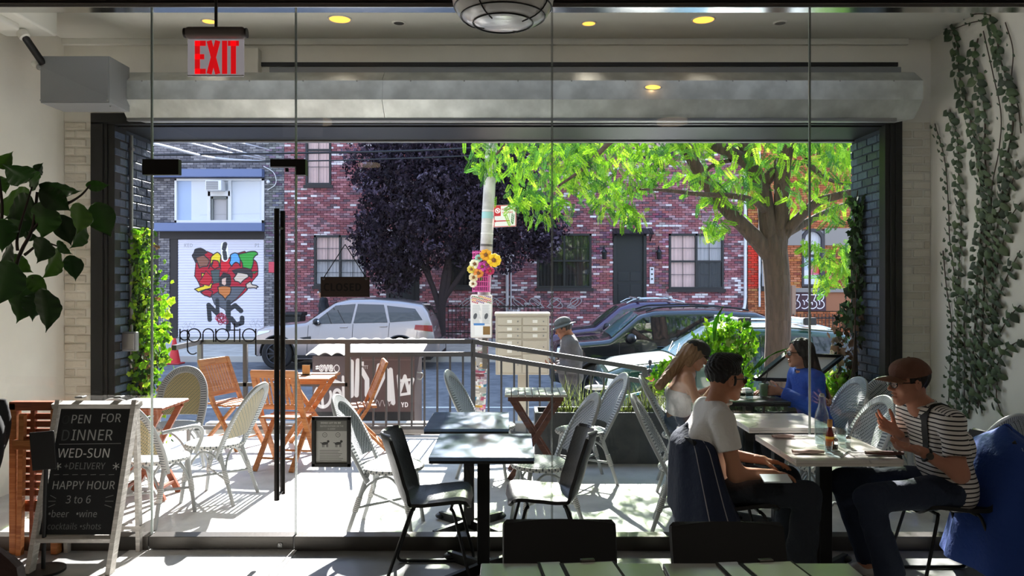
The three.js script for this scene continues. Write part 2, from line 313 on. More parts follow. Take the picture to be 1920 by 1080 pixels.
{
  const w = doorGlass[0], [a, b] = [SEAMS[1], SEAMS[2]];
  const y = PY(313, 4.93);
  obj('patch_fitting', [rspan(PX(267, 4.93), PX(335, 4.93), y - 0.05, y + 0.05, GLASS + 0.025, GLASS - 0.025, 0.003)], M.bronze, w);
  const L = prism([[PX(507, 4.93), y + 0.05], [PX(573, 4.93), y + 0.05], [PX(573, 4.93), y - 0.052], [PX(555, 4.93), y - 0.052], [PX(555, 4.93), y], [PX(507, 4.93), y]], 0.05, 0.003);
  obj('patch_fitting', [xf(L, [0, 0, GLASS - 0.025])], M.bronze, w);
  obj('lock', [rbox(0.02, 0.025, 0.02, 0.004, PX(538, 4.93), y - 0.02, GLASS + 0.02)], M.black, w);
  const hx = PX(519, 4.88), h2 = PX(530, 5.02);
  obj('handle', [rod([hx, PY(938, 4.88), -4.88], [hx, PY(391, 4.88), -4.88], 0.0165, 0.0165, 16), ...[0.35, 2.05].map((q) => rod([hx, q, -4.88], [hx, q, GLASS], 0.009))], M.bronze, w);
  obj('handle', [rod([h2, PY(926, 5.02), -5.02], [h2, PY(396, 5.02), -5.02], 0.0165, 0.0165, 16), ...[0.35, 2.05].map((q) => rod([h2, q, -5.02], [h2, q, GLASS], 0.009))], M.bronze, w);
  obj('lock_plate', [rbox(0.03, 0.03, 0.01, 0.004, PX(527, 4.92), PY(1022, 4.9), -4.898), disc(0.008, 0.014, PX(527, 4.92), PY(1022, 4.9), -4.895, 12, Math.PI / 2)], M.steel, w);
}
// ground outside
struct('sidewalk', [span(-16, 16, -0.6, -0.35, FRONT - 1.05, -10.75), span(-16, OL - 0.2, -0.6, -0.05, FRONT, FRONT - 1.05), span(OR + 0.6, 16, -0.6, -0.2, FRONT, FRONT - 1.05)], M.sidewalk);
struct('floor_3', [span(OL - 0.2, OR + 0.6, -0.6, 0, FRONT - 0.02, -8.62)], M.patioFloor);
struct('trim_12', [rspan(-3.44, 1.2, 0, 0.13, -8.66, -8.8, 0.015)], M.kerb);
struct('kerb', [rspan(-16, 16, -0.65, -0.345, -10.75, -10.95, 0.02)], M.kerb);
struct('road', [span(-16, 16, -0.8, -0.5, -10.95, -21.4)], M.asphalt);
struct('kerb_2', [rspan(-16, 16, -0.65, -0.32, -21.4, -21.6, 0.02)], M.kerb);
{
  const g = new THREE.BoxGeometry(32, 0.3, 4.2);
  const p = g.attributes.position; for (let i = 0; i < p.count; i++) if (p.getZ(i) < 0) p.setY(i, p.getY(i) + 0.22);
  struct('sidewalk_2', xf(g, [0, -0.47, -23.65]), M.sidewalk);
  struct('marking_1', [span(-16, 16, -0.501, -0.496, -13.6, -13.68)], std(0xcfd4d8, 0.8));
}
// downlights and ceiling discs
const glow = std(0xffc46a, 0.4, 0, { emissive: 0xffb347, emissiveIntensity: 1.6 });
[[637, 35, 'second from the exit sign'], [1319, 36, 'near the ivy end of the ceiling'], [392, 39, 'just behind the exit sign rod'], [1104, 43, 'smallest lamp beside the pendant']].forEach(([px, py, where], k) => {
  const d = 2.2 * F / (HORIZON - py) , p = at(px, py, d), r = k < 2 ? 0.085 : 0.052;
  const t = thing('downlight', `lit amber recessed downlight in the white ceiling, ${where}`, 'downlight', [p.x, 3.9, p.z], 0, 'recessed downlights');
  obj('trim_ring', [xf(new THREE.TorusGeometry(r + 0.008, 0.008, 8, 28), [0, -0.002, 0], [Math.PI / 2, 0, 0])], M.ceiling, t);
  obj('lamp', [disc(r, 0.006, 0, -0.004, 0, 28)], glow, t);
  const s = new THREE.SpotLight(0xfff2e2, 0.35, 6, 0.36, 0.7, 2); s.position.set(p.x, 3.87, p.z); s.target.position.set(p.x, 0, p.z); s.castShadow = true; s.shadow.radius = 3; scene.add(s, s.target);
});
[[748, 42, 'dark round vent between the amber downlights'], [1463, 42, 'unlit adjustable spot in the white ceiling by the last glass seam']].forEach(([px, py, label], k) => {
  const p = at(px, py, 2.2 * F / (HORIZON - py));
  const t = thing('ceiling_spot', label, 'ceiling fitting', [p.x, 3.9, p.z]);
  obj('trim_ring', [xf(new THREE.TorusGeometry(0.05, 0.01, 8, 24), [0, -0.002, 0], [Math.PI / 2, 0, 0])], M.ceiling, t);
  obj('baffle', [disc(0.045, 0.01, 0, -0.004, 0, 20)], k ? M.steel : M.railing, t);
});
// unseen round ceiling lamps added behind us to fill the dining room with light
[[-2.2, -1.2, 'over the door side of the dining room, nearer the glass'], [1.8, -1.2, 'over the ivy side of the dining room, nearer the glass'], [-2.2, 2, 'over the door side of the dining room, at the rear'], [1.8, 2, 'over the ivy side of the dining room, at the rear']].forEach(([x, z, l]) => {
  const t = thing('added_ceiling_lamp', `added unseen round white ceiling lamp ${l}`, 'ceiling lamp', [x, 3.56, z]);
  obj('base', [disc(0.19, 0.03, 0, -0.015, 0, 32)], M.blackMetal, t);
  obj('diffuser', [disc(0.17, 0.04, 0, -0.05, 0, 32)], std(0xfff0dc, 0.5, 0, { emissive: 0xffe2bd, emissiveIntensity: 2 }), t);
  const s = new THREE.SpotLight(0xfff3e6, 5, 12, 1.25, 0.7, 2); s.position.set(x, 3.47, z); s.target.position.set(x, 0, z); s.castShadow = true; s.shadow.radius = 8; scene.add(s, s.target);
});
{ // small lamp set in the underside of the shutter hood
  const p = at(1224, 164, 6.48);
  const t = thing('hood_light', 'small amber lamp glowing on the face of the shutter housing', 'lamp', p);
  obj('bezel', [xf(new THREE.TorusGeometry(0.062, 0.006, 8, 24), [0, 0, 0.004], [0, 0, 0], [1.1, 0.32, 1])], M.hood, t);
  obj('lamp', [ball(0.06, 0, 0, 0.002, 1.05, 0.3, 0.1)], glow, t);
  const s = new THREE.PointLight(0xffc98a, 0.012, 3, 2); s.position.set(p.x, p.y, p.z + 0.06); s.castShadow = true; scene.add(s);
}
// ---------- far side of the street ----------
const FD = 25.3;                                       // distance of the far facades
R = rng(21);
const fx = (px) => PX(px, FD), fy = (py) => PY(py, FD);
const frameDark = std(0x17181c, 0.4), frameWhite = std(0xdcdcdc, 0.5), slateBlue = std(0x66749a, 0.6), lintel = std(0x2e2a2a, 0.7);
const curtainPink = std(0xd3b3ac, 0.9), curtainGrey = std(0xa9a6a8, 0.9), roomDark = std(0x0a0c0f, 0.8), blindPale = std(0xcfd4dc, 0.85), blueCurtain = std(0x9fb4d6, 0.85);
const brickMats = {};
function brickField(parent, x0, x1, y0, y1, holes, palette, [u0, u1, v0, v1, most]) {
  const w = 0.215, h = 0.075, z = -FD; let own = 0;
  const g = metreUV(join(new THREE.BoxGeometry(1, 1, 0.1))), list = [];
  for (let r = 0, y = y0; y < y1; y += h, r++) for (let x = x0 - (r % 2) * w / 2; x < x1; x += w) {
    let pieces = [[Math.max(x, x0), Math.min(x + w, x1)]];
    for (const q of holes) if (y + h * 0.5 > q[2] && y + h * 0.5 < q[3]) pieces = pieces.flatMap(([a, b]) => (b <= q[0] || a >= q[1] ? [[a, b]] : [[a, q[0]], [q[1], b]].filter(([c, d]) => d - c > 0.02)));
    for (const [a, b] of pieces) if (b - a > 0.02) {
      const p = [(a + b) / 2, y + h / 2, z - 0.05 + rr(0, 0.012)], s = [b - a - 0.012, h - 0.011, 1], c = palette(x, y);
      if (own < most && b - a > 0.2 && p[0] > u0 && p[0] < u1 && p[1] > v0 && p[1] < v1) {      // the bricks in plain view are meshes of their own
        own++;
        const q = new THREE.Color().setRGB(...[c.r, c.g, c.b].map((k) => Math.pow((Math.round(Math.pow(k, 0.45) * 14)) / 14, 2.2))), key = q.getHexString(), m = mesh('brick', g, brickMats[key] ??= std(q, 0.75, 0, { bumpMap: fineBump, bumpScale: 0.003 }), parent);
        m.position.set(...p); m.scale.set(...s);
      } else list.push([mat4(p, [0, 0, 0], s), c]);
    }
  }
  return grove('bricks', g, brickMat, list, parent);
}
const brickMat = std(0xffffff, 0.75, 0, { bumpMap: fineBump, bumpScale: 0.003 });
const pick = (list) => { let t = R() * list.reduce((s, q) => s + q[1], 0); for (const q of list) if ((t -= q[1]) <= 0) return lin(q[0]).multiplyScalar(rr(0.82, 1.15)); return lin(list[0][0]); };
const redPalette = (x, y) => { const streak = fbm(x * 0.5, y * 1.4, 64, 3, 3); return pick([[0x9a5c60, 3], [0x8b5058, 3], [0xac757b, 2.4], [0x7d5a64, 2], [0x675058, 1.2], [0xe2d8da, 0.7 + 3.4 * sstep(0.46, 0.7, streak)], [0xa88890, 1.4]]); };
const greyPalette = () => pick([[0x7c797e, 3], [0x6a686e, 3], [0x8d8a8d, 2], [0x58575e, 1.4]]);
function win(parent, px0, px1, py0, py1, o = {}) {     // a framed window: frame, mullion, meeting rail, four panes, curtains or near-black sheets for unlit rooms behind
  const [x0, x1, y0, y1] = [fx(px0), fx(px1), fy(py1), fy(py0)], f = o.frame ?? 0.07, cols = o.cols ?? 2, z = -FD - 0.02, cw = (x1 - x0 - f) / cols;
  const parts = [rspan(x0, x1, y1 - f, y1, z + 0.05, z - 0.06), rspan(x0, x1, y0, y0 + f, z + 0.06, z - 0.06), rspan(x0, x0 + f, y0, y1, z + 0.05, z - 0.06), rspan(x1 - f, x1, y0, y1, z + 0.05, z - 0.06)];
  for (let c = 1; c < cols; c++) parts.push(rspan(x0 + c * cw, x0 + c * cw + f, y0, y1, z + 0.05, z - 0.06));
  const mid = (y0 + y1) / 2;
  if (o.sash !== false) parts.push(span(x0, x1, mid - 0.03, mid + 0.03, z + 0.03, z - 0.05));
  const w = obj('window', parts, o.mat ?? frameDark, parent);
  const grid = [];
  for (let c = 0; c < cols; c++) {
    const a = x0 + c * cw + f, b = x0 + (c + 1) * cw;
    for (const [lo, hi, s] of o.sash === false ? [[y0 + f, y1 - f, 0]] : [[y0 + f, mid - 0.03, 0], [mid + 0.03, y1 - f, 1]]) {
      mesh('pane', metreUV(join(new THREE.PlaneGeometry(b - a, hi - lo).translate((a + b) / 2, (lo + hi) / 2, z - 0.01))), M.glass, w);
      if (o.grid !== false) { grid.push(span((a + b) / 2 - 0.008, (a + b) / 2 + 0.008, lo, hi, z, z - 0.015), span(a, b, (lo + hi) / 2 - 0.008, (lo + hi) / 2 + 0.008, z, z - 0.015)); }
      const cm = (o.curtains ?? [[roomDark, roomDark], [roomDark, roomDark]])[c % 2][s];  // roomDark sheets paint in the darkness of unlit rooms
      obj('curtain_or_dark_room', [sheet((u, v) => [lerp(a, b, u), lerp(lo, hi, v), z - 0.06 + 0.012 * Math.sin(u * 40)], 24, 1, 0.004)], cm, w);
    }
  }
  if (grid.length) obj('glazing_bars', grid, frameDark, w);
  obj('sill', [span(x0 - 0.06, x1 + 0.06, y0 - 0.1, y0, z + 0.09, z)], o.sillMat ?? lintel, w);
  return [x0, x1, y0 - 0.1, y1];
}
{ // grey brick building with the painted garage shutter
  const b = thing('garage_building', 'grey brick building with white strip window above a painted garage shutter', 'building');
  const X0 = -16, X1 = fx(533);
  const doorRect = [fx(332), fx(495), -0.3, fy(448)], lintelRect = [fx(300), fx(496), fy(448), fy(434)], stripRect = [fx(328), fx(496), fy(419), fy(335)];
  const fascia = [[fx(240), fx(496), fy(434), fy(419)], [fx(240), fx(496), fy(333), fy(319)]];
  obj('wall', [span(X0, X1, -0.4, 9, -FD - 0.09, -FD - 0.6)], std(0x6f6a70, 0.85), b);
  brickField(b, X0 + 3, X1, -0.3, 7.5, [doorRect, lintelRect, stripRect, ...fascia, [fx(318), fx(332), -0.3, fy(434)], [fx(240), fx(297), -0.3, fy(434)]], greyPalette, [fx(498), fx(533), 2, fy(265), 290]);
  obj('fascia', fascia.map((q) => rspan(...q, -FD + 0.28, -FD - 0.05)), slateBlue, b);
  obj('lintel', [span(...lintelRect, -FD, -FD - 0.1), span(fx(318), fx(332), -0.3, fy(434), -FD - 0.02, -FD - 0.09), span(fx(285), fx(297), -0.3, fy(434), -FD - 0.02, -FD - 0.09)], lintel, b);
  const s = rspan, z = -FD - 0.02;
  const w = obj('window', [s(fx(328), fx(332), fy(418), fy(335), z + 0.06, z - 0.06), s(fx(491), fx(496), fy(418), fy(335), z + 0.06, z - 0.06), s(fx(328), fx(496), fy(339), fy(335), z + 0.06, z - 0.06), s(fx(328), fx(496), fy(418), fy(413), z + 0.06, z - 0.06), s(fx(389), fx(395), fy(418), fy(335), z + 0.05, z - 0.06), s(fx(428), fx(434), fy(418), fy(335), z + 0.05, z - 0.06), s(fx(390), fx(432), fy(368), fy(358), z + 0.05, z - 0.06)], frameWhite, b);
  for (const [a, c, y0, y1, m] of [[332, 357, 413, 339, blueCurtain], [357, 390, 413, 339, blindPale], [434, 491, 413, 339, blindPale], [396, 428, 413, 369, curtainGrey], [395, 428, 358, 339, blindPale]]) {
    mesh('pane', metreUV(join(new THREE.PlaneGeometry(fx(c) - fx(a), fy(y1) - fy(y0)).translate(fx((a + c) / 2), fy((y0 + y1) / 2), z))), M.glass, w);
    obj('blind', [span(fx(a), fx(c), fy(y0), fy(y1), z - 0.05, z - 0.06)], m, w);
  }
  obj('sash_frame', [span(fx(397), fx(400), fy(412), fy(369), z + 0.04, z - 0.02), span(fx(425), fx(428), fy(412), fy(369), z + 0.04, z - 0.02), span(fx(397), fx(428), fy(373), fy(369), z + 0.04, z - 0.02)], std(0x6d716f, 0.5), w);
  // shutter: ribbed slats carrying a sprayed heart of loose colour shapes and big letters
  const mural = canvasTex(768, 880, (g, W, H) => {
    g.fillStyle = '#d9d6e2'; g.fillRect(0, 0, W, H);
    const S = W / 933 * 1.17, T = (x, y) => [(x - 62) * W / 795, (y - 42) * H / 910];
    const blob = (c, pts, line = 9) => { g.beginPath(); pts.forEach(([x, y], i) => { const [a, b] = T(x, y); if (!i) g.moveTo(a, b); else { const [p, q] = T((pts[i - 1][0] + x) / 2 + (i % 2 ? 14 : -10), (pts[i - 1][1] + y) / 2 - 8); g.quadraticCurveTo(p, q, a, b); } }); g.closePath(); g.fillStyle = c; g.fill(); if (line) { g.lineWidth = line; g.strokeStyle = '#2a2528'; g.lineJoin = 'round'; g.stroke(); } };
    blob('#b5152c', [[230, 220], [330, 150], [430, 200], [500, 260], [560, 190], [680, 150], [790, 250], [800, 370], [700, 510], [600, 600], [495, 690], [400, 590], [280, 520], [215, 380]], 7);
    blob('#5d5f66', [[370, 560], [500, 480], [690, 480], [600, 590], [530, 660], [520, 880], [505, 890], [500, 690], [400, 640]], 6);
    blob('#2f2b2d', [[192, 190], [215, 140], [270, 122], [330, 165], [300, 190], [225, 255]]);
    blob('#8a5a48', [[225, 210], [300, 185], [350, 230], [330, 290], [260, 305]]);
    blob('#f0d32a', [[345, 310], [365, 210], [425, 160], [460, 200], [455, 310], [430, 250], [380, 250]]);
    blob('#c8202c', [[370, 290], [380, 235], [430, 240], [440, 300], [405, 320]]);
    blob('#d4152a', [[455, 250], [495, 250], [540, 215], [548, 300], [520, 350], [460, 340]], 4);
    blob('#62a8e4', [[537, 260], [545, 190], [590, 165], [645, 200], [640, 290], [600, 250], [560, 290]]);
    blob('#3aa43c', [[620, 180], [690, 165], [770, 150], [800, 180], [760, 220], [740, 320], [660, 300], [640, 230]]);
    blob('#2f7a3a', [[755, 340], [805, 338], [770, 362], [745, 352]], 5);
    blob('#f2d22e', [[215, 500], [300, 470], [280, 350], [330, 380], [330, 450], [385, 450], [370, 490], [250, 525]]);
    blob('#c21f2e', [[250, 440], [320, 330], [380, 390], [350, 470], [290, 460]], 6);
    blob('#b01c2c', [[270, 530], [320, 500], [380, 520], [360, 575], [310, 560]]);
    blob('#4a5654', [[365, 330], [450, 320], [450, 440], [390, 450]], 5);
    blob('#33292b', [[445, 400], [480, 350], [540, 370], [545, 460], [520, 520], [450, 500]]);
    blob('#dcb7a4', [[465, 405], [515, 390], [510, 450], [490, 470], [465, 450]], 5);
    blob('#c8773a', [[430, 480], [490, 470], [550, 480], [540, 550], [500, 600], [440, 540]]);
    blob('#3a3032', [[565, 330], [640, 310], [740, 330], [745, 400], [700, 350], [600, 370]]);
    blob('#d8c3b0', [[575, 400], [610, 345], [700, 360], [712, 390], [640, 450], [590, 425]]);
    blob('#d8c3b0', [[690, 455], [735, 425], [750, 460], [805, 480], [790, 495], [730, 490], [700, 500]]);
    g.lineCap = 'round';
    const stroke = (c, w, pts) => { g.beginPath(); pts.forEach(([x, y], i) => { const [a, b] = T(x, y); i ? g.lineTo(a, b) : g.moveTo(a, b); }); g.strokeStyle = c; g.lineWidth = w; g.stroke(); };
    stroke('#ffffff', 60, [[490, 95], [496, 215]]); stroke('#3c3e44', 40, [[497, 85], [488, 125]]); stroke('#3c3e44', 38, [[492, 160], [500, 215]]);
    stroke('#2c2d32', 40, [[355, 780], [345, 645]]); stroke('#2c2d32', 40, [[350, 650], [430, 730]]); stroke('#2c2d32', 34, [[425, 600], [430, 740]]);
    stroke('#2c2d32', 40, [[530, 620], [530, 870]]); stroke('#2c2d32', 42, [[645, 700], [590, 650], [545, 680]]); stroke('#2c2d32', 42, [[655, 765], [655, 810], [600, 830], [555, 770]]);
    g.lineWidth = 6; for (let k = 0; k < 9; k++) { const [a, b] = T(465 + 20 * Math.sin(k * 2), 770 + 14 * Math.cos(k * 1.7)); g.strokeStyle = k % 3 ? '#7d1730' : '#c4284a'; g.beginPath(); g.ellipse(a, b, 34 + k * 2, 26, k, 0, 6.3); g.stroke(); }
    g.globalAlpha = 0.55; g.fillStyle = '#8b8990'; g.font = 'bold 44px sans-serif'; g.fillText('KED', 50, 68); g.fillText('PI', W - 84, 68);
    g.strokeStyle = '#77757c'; g.lineWidth = 3; for (const [cx, cy] of [[95, 770], [700, 745]]) for (let k = 0; k < 14; k++) { g.beginPath(); g.moveTo(cx - 60 + k * 8, cy + 20 * Math.sin(k * 2.1)); g.lineTo(cx - 40 + k * 8, cy + 40 * Math.cos(k * 1.3)); g.stroke(); }
    g.globalAlpha = 1;
  });
  const muralMat = std(0xffffff, 0.55, 0, { map: mural }), n = 37, y0 = -0.12, y1 = fy(449), hh = (y1 - y0) / n;
  const door = obj('garage_shutter', [span(fx(332), fx(495), y0, y0 + 0.05, -FD - 0.03, -FD - 0.07)], M.greyBox, b);
  for (let k = 0; k < n; k++) {
    const g = join(sheet((u, v) => [lerp(fx(333), fx(494), u), y0 + hh * (k + v), -FD - 0.05 + 0.016 * Math.sin(v * Math.PI)], 1, 4, 0.004)), uv = g.attributes.uv;
    for (let i = 0; i < uv.count; i++) uv.setY(i, (k + uv.getY(i)) / n);
    mesh('slat', g, muralMat, door);
  }
  obj('notice', [span(fx(504), fx(515), fy(511), fy(491), -FD + 0.02, -FD)], std(0xd0485a, 0.6), b);
  const lampArm = obj('wall_lamp', [ball(0.06, fx(505), fy(342), -FD + 0.12), rod([fx(505), fy(342), -FD], [fx(505), fy(342), -FD + 0.12], 0.02)], frameWhite, b);
  obj('cable', [tube([[fx(495), fy(312), -FD + 0.05], [fx(515), fy(325), -FD + 0.08], [fx(518), fy(345), -FD + 0.06], [fx(502), fy(357), -FD + 0.03]], 0.014, 20, 6)], frameWhite, lampArm);
  const ac = thing('air_conditioner', 'white window air conditioner set in the strip window over the shutter', 'air conditioner');
  obj('casing', [rspan(fx(394), fx(424), fy(360), fy(341), -FD + 0.42, -FD + 0.05, 0.02)], frameWhite, ac);
  obj('grille', [...Array(7)].map((_, k) => span(fx(396), fx(418), fy(358) + k * 0.04, fy(358) + k * 0.04 + 0.024, -FD + 0.43, -FD + 0.415)), std(0x77777a, 0.6), ac);
}
{ // red brick row house
  const b = thing('brick_house', 'long weathered red brick house with black windows and two black doors', 'building');
  const X0 = fx(533), X1 = fx(1402);
  obj('wall', [span(X0, X1, -0.4, 9, -FD - 0.09, -FD - 0.6)], std(0x83686a, 0.85), b);
  const P = curtainPink, G = curtainGrey, D = roomDark, holes = [];
  holes.push(win(b, 573, 621, 215, 347, { cols: 1, curtains: [[P, P]] }));
  holes.push(win(b, 589, 686, 441, 536, { curtains: [[G, P], [G, P]] }));
  holes.push(win(b, 735, 800, 170, 282, { curtains: [[P, P], [P, P]] }));
  holes.push(win(b, 836, 886, 448, 538, { cols: 1, grid: false }));
  holes.push(win(b, 1007, 1109, 438, 540));
  holes.push(win(b, 1254, 1357, 438, 542, { curtains: [[P, P], [D, G]] }));
  holes.push(win(b, 1010, 1110, 170, 276, { curtains: [[G, G], [D, G]] }));
  holes.push(win(b, 1195, 1262, 170, 290, { curtains: [[P, G], [P, G]] }));
  for (const [p0, p1, y] of [[724, 786, 455], [1150, 1212, 436]]) {
    const [x0, x1, y0, y1] = [fx(p0), fx(p1), -0.1, fy(y)], d = obj('door', [span(x0, x1, y0, y1, -FD - 0.06, -FD - 0.1)], std(0x0e1116, 0.4), b);
    obj('door_frame', [rspan(x0, x0 + 0.1, y0, y1, -FD + 0.03, -FD - 0.08), rspan(x1 - 0.1, x1, y0, y1, -FD + 0.03, -FD - 0.08), rspan(x0, x1, y1 - 0.1, y1, -FD + 0.03, -FD - 0.08)], frameDark, d);
    const pn = []; for (const s of [0, 1]) for (const [a, c] of [[0.15, 0.9], [1.0, 1.75], [1.85, 2.15]]) pn.push(rspan(lerp(x0 + 0.16, x1 - 0.16, s * 0.53), lerp(x0 + 0.16, x1 - 0.16, s * 0.53 + 0.47), y0 + a, Math.min(y0 + c, y1 - 0.15), -FD - 0.05, -FD - 0.065, 0.01));
    obj('door_panel', pn, std(0x12151b, 0.35), d);
    obj('knob', [ball(0.035, x1 - 0.2, y0 + 1, -FD - 0.02)], M.chrome, d);
    holes.push([x0, x1, y0 - 0.4, y1]);
  }
  brickField(b, X0, X1, -0.3, 7.5, holes, redPalette, [fx(1112), fx(1252), fy(545), fy(390), 290]);
  // scrolls of white chalk-like graffiti along the foot of the wall
  const gr = []; for (let k = 0; k < 7; k++) { const c = fx(870 + k * 33) + rr(-0.1, 0.1), q = []; for (let i = 0; i < 22; i++) { const t = i * 0.75; q.push([c + 0.2 * Math.sin(t * 1.2 + k) + i * 0.008, fy(568) + 0.17 * Math.cos(t + k * 2), -FD + 0.016]); } gr.push(tube(q, 0.012, 70, 4)); }
  obj('graffiti', gr, std(0xb4adb0, 0.8), b);
  const aw = obj('awning', [...Array(12)].map((_, k) => { const x = lerp(fx(1147), fx(1222), (k + 0.5) / 12); return bar([x, fy(428), -FD - 0.02], [x, fy(440), -FD + 0.42], 0.105, 0.02 + 0.02 * (k % 2)); }), frameDark, b);
  obj('bracket', [fx(1149), fx(1219)].flatMap((x) => [bar([x, fy(452), -FD], [x, fy(439), -FD + 0.38], 0.03, 0.03), bar([x, fy(452), -FD], [x, fy(430), -FD], 0.03, 0.03)]), frameDark, aw);
  for (const p of [1132, 1234]) {
    const l = obj('wall_lantern', [lathe([[0.02, 0.12], [0.1, 0.02], [0.11, 0], [0.08, 0], [0.07, -0.2], [0.03, -0.22]], 8)].map((g) => xf(g, [fx(p), fy(474), -FD + 0.16])), frameDark, b);
    obj('arm', [tube([[fx(p), fy(466), -FD], [fx(p), fy(462), -FD + 0.1], [fx(p), fy(467), -FD + 0.16]], 0.02, 10, 6)], frameDark, l);
    obj('lamp_glass', [xf(new THREE.CylinderGeometry(0.075, 0.055, 0.17, 8), [fx(p), fy(474) - 0.1, -FD + 0.16])], M.glass, l);
  }
  const ic = obj('intercom', [rspan(fx(1218), fx(1226), fy(532), fy(501), -FD + 0.04, -FD, 0.01)], std(0xd9d9dc, 0.5), b);
  obj('button', [0, 1, 2].map((k) => disc(0.03, 0.02, fx(1222), fy(505 + k * 9), -FD + 0.045, 12, Math.PI / 2)), frameDark, ic);
  obj('downpipe', [rod([fx(951), -0.1, -FD + 0.08], [fx(951), 7, -FD + 0.08], 0.05), rod([fx(958), -0.1, -FD + 0.06], [fx(958), fy(470), -FD + 0.06], 0.025)], std(0xb9b4b6, 0.5), b);
  obj('downpipe', [tube([[fx(1396), 7, -FD + 0.08], [fx(1396), fy(430), -FD + 0.08], [fx(1396), fy(560), -FD + 0.08], [fx(1394), fy(575), -FD + 0.12], [fx(1389), fy(583), -FD + 0.2]], 0.05, 40, 8, false, 0.1)], frameWhite, b);
  obj('conduit', [span(fx(1399), fx(1401), fy(590), 7, -FD + 0.03, -FD)], frameDark, b);
}
{ // orange brick house at the end with arched window
  const b = thing('orange_house', 'orange brick house with a tall arched window and sprayed basement wall', 'building');
  const X0 = fx(1402), X1 = 16, holes = [];
  obj('wall', [span(X0, X1, -0.4, 9, -FD - 0.09, -FD - 0.6)], std(0x6f625c, 0.85), b);
  holes.push(win(b, 1424, 1462, 444, 540, { cols: 1, curtains: [[curtainGrey, curtainGrey]], grid: false }));
  holes.push([fx(1484), fx(1660), fy(583), fy(541)], [fx(1503), fx(1546), fy(540), fy(428)], [fx(1400), fx(1700), fy(460), fy(428)], [fx(1585), fx(1640), fy(540), fy(430)]);
  brickField(b, X0, X1 - 1, -0.3, 7.5, holes, (x, y) => (x < fx(1421) && y > fy(545) && y < fy(458) ? pick([[0xd9341c, 3], [0xb8452e, 2]]) : pick([[0xb5673d, 3], [0xa3582f, 3], [0xc07a4c, 2], [0x8a4a2c, 1]])), [fx(1402), fx(1600), fy(545), fy(300), 290]);
  obj('stone_band', [span(fx(1420), fx(1503), fy(460), fy(428), -FD + 0.03, -FD - 0.06), span(fx(1546), fx(1660), fy(460), fy(428), -FD + 0.03, -FD - 0.06), rspan(fx(1470), fx(1660), fy(548), fy(540), -FD + 0.08, -FD - 0.06)], std(0x8d8782, 0.8), b);
  const arch = new THREE.Shape(); const ax0 = fx(1503), ax1 = fx(1546), ac = (ax0 + ax1) / 2, ar = (ax1 - ax0) / 2, ay = fy(450), ab = fy(537);
  arch.moveTo(ax0, ab); arch.lineTo(ax1, ab); arch.lineTo(ax1, ay); arch.absarc(ac, ay, ar, 0, Math.PI); arch.lineTo(ax0, ab);
  const hole = new THREE.Path(); hole.moveTo(ax0 + 0.07, ab + 0.07); hole.lineTo(ax0 + 0.07, ay); hole.absarc(ac, ay, ar - 0.1, Math.PI, 0, true); hole.lineTo(ax1 - 0.16, ab + 0.07); hole.lineTo(ax0 + 0.07, ab + 0.07); arch.holes.push(hole);
  const w = obj('window', [xf(prism(arch, 0.12, 0, 16), [0, 0, -FD - 0.08]), span(ax0, ax1, fy(481), fy(477), -FD + 0.02, -FD - 0.05)], std(0x39363a, 0.6), b);
  mesh('pane', metreUV(join(new THREE.PlaneGeometry(ar * 2 - 0.1, ay - ab + ar).translate(ac, (ay + ab + ar) / 2, -FD - 0.05))), M.glass, w);
  obj('curtain_or_dark_room', [sheet((u, v) => [lerp(ax0, ax1, u), lerp(fy(478), ay + ar * 0.8, v), -FD - 0.075 + 0.006 * Math.sin(u * 60)], 30, 1, 0.002)], std(0xc6c6cc, 0.9), w);
  const flag = canvasTex(128, 128, (g) => { g.fillStyle = '#b9c8dc'; g.fillRect(0, 0, 128, 128); g.fillStyle = '#e0e4ea'; g.fillRect(0, 80, 60, 48); g.fillStyle = '#d95c84'; g.beginPath(); g.moveTo(50, 30); g.lineTo(128, 70); g.lineTo(128, 110); g.lineTo(46, 108); g.fill(); g.fillStyle = '#e0342c'; g.fillRect(92, 46, 30, 54); g.fillStyle = '#3e8fd0'; g.fillRect(62, 10, 66, 22); g.fillStyle = '#f0a23a'; g.fillRect(100, 40, 20, 14); });
  obj('hanging', [sheet((u, v) => [lerp(ax0 + 0.05, ax1 - 0.1, u), lerp(fy(521), fy(482), v), -FD - 0.07], 2, 2, 0.002)], std(0xffffff, 0.8, 0, { map: flag }), w, true);
  obj('blind', [span(ax0, ax1, ab, fy(522), -FD - 0.07, -FD - 0.075)], blindPale, w);
  const tagTex = canvasTex(512, 256, (g, W, H) => { g.fillStyle = '#4a3038'; g.fillRect(0, 0, W, H); g.strokeStyle = '#efe9ec'; g.lineWidth = 13; g.lineJoin = g.lineCap = 'round'; for (const [cx, k] of [[70, 0], [200, 1], [320, 0], [430, 1]]) { g.beginPath(); g.moveTo(cx - 46, 34); g.lineTo(cx + 44, 34); g.quadraticCurveTo(cx + (k ? 60 : 20), 90, cx + 8, 116); g.quadraticCurveTo(cx + 66, 130, cx + 52, 190); g.quadraticCurveTo(cx + 10, 240, cx - 46, 214); g.moveTo(cx - 34, 150 - 40 * k); g.quadraticCurveTo(cx - 4, 120, cx - 14, 170); g.stroke(); } });
  obj('graffiti_panel', [sheet((u, v) => [lerp(fx(1484), fx(1548), u), lerp(fy(583), fy(548), v), -FD + 0.02], 1, 1, 0.02)], std(0xffffff, 0.8, 0, { map: tagTex }), b, true);
  obj('basement_wall', [span(fx(1548), fx(1660), fy(583), fy(548), -FD, -FD - 0.06)], std(0x9a6548, 0.8), b);
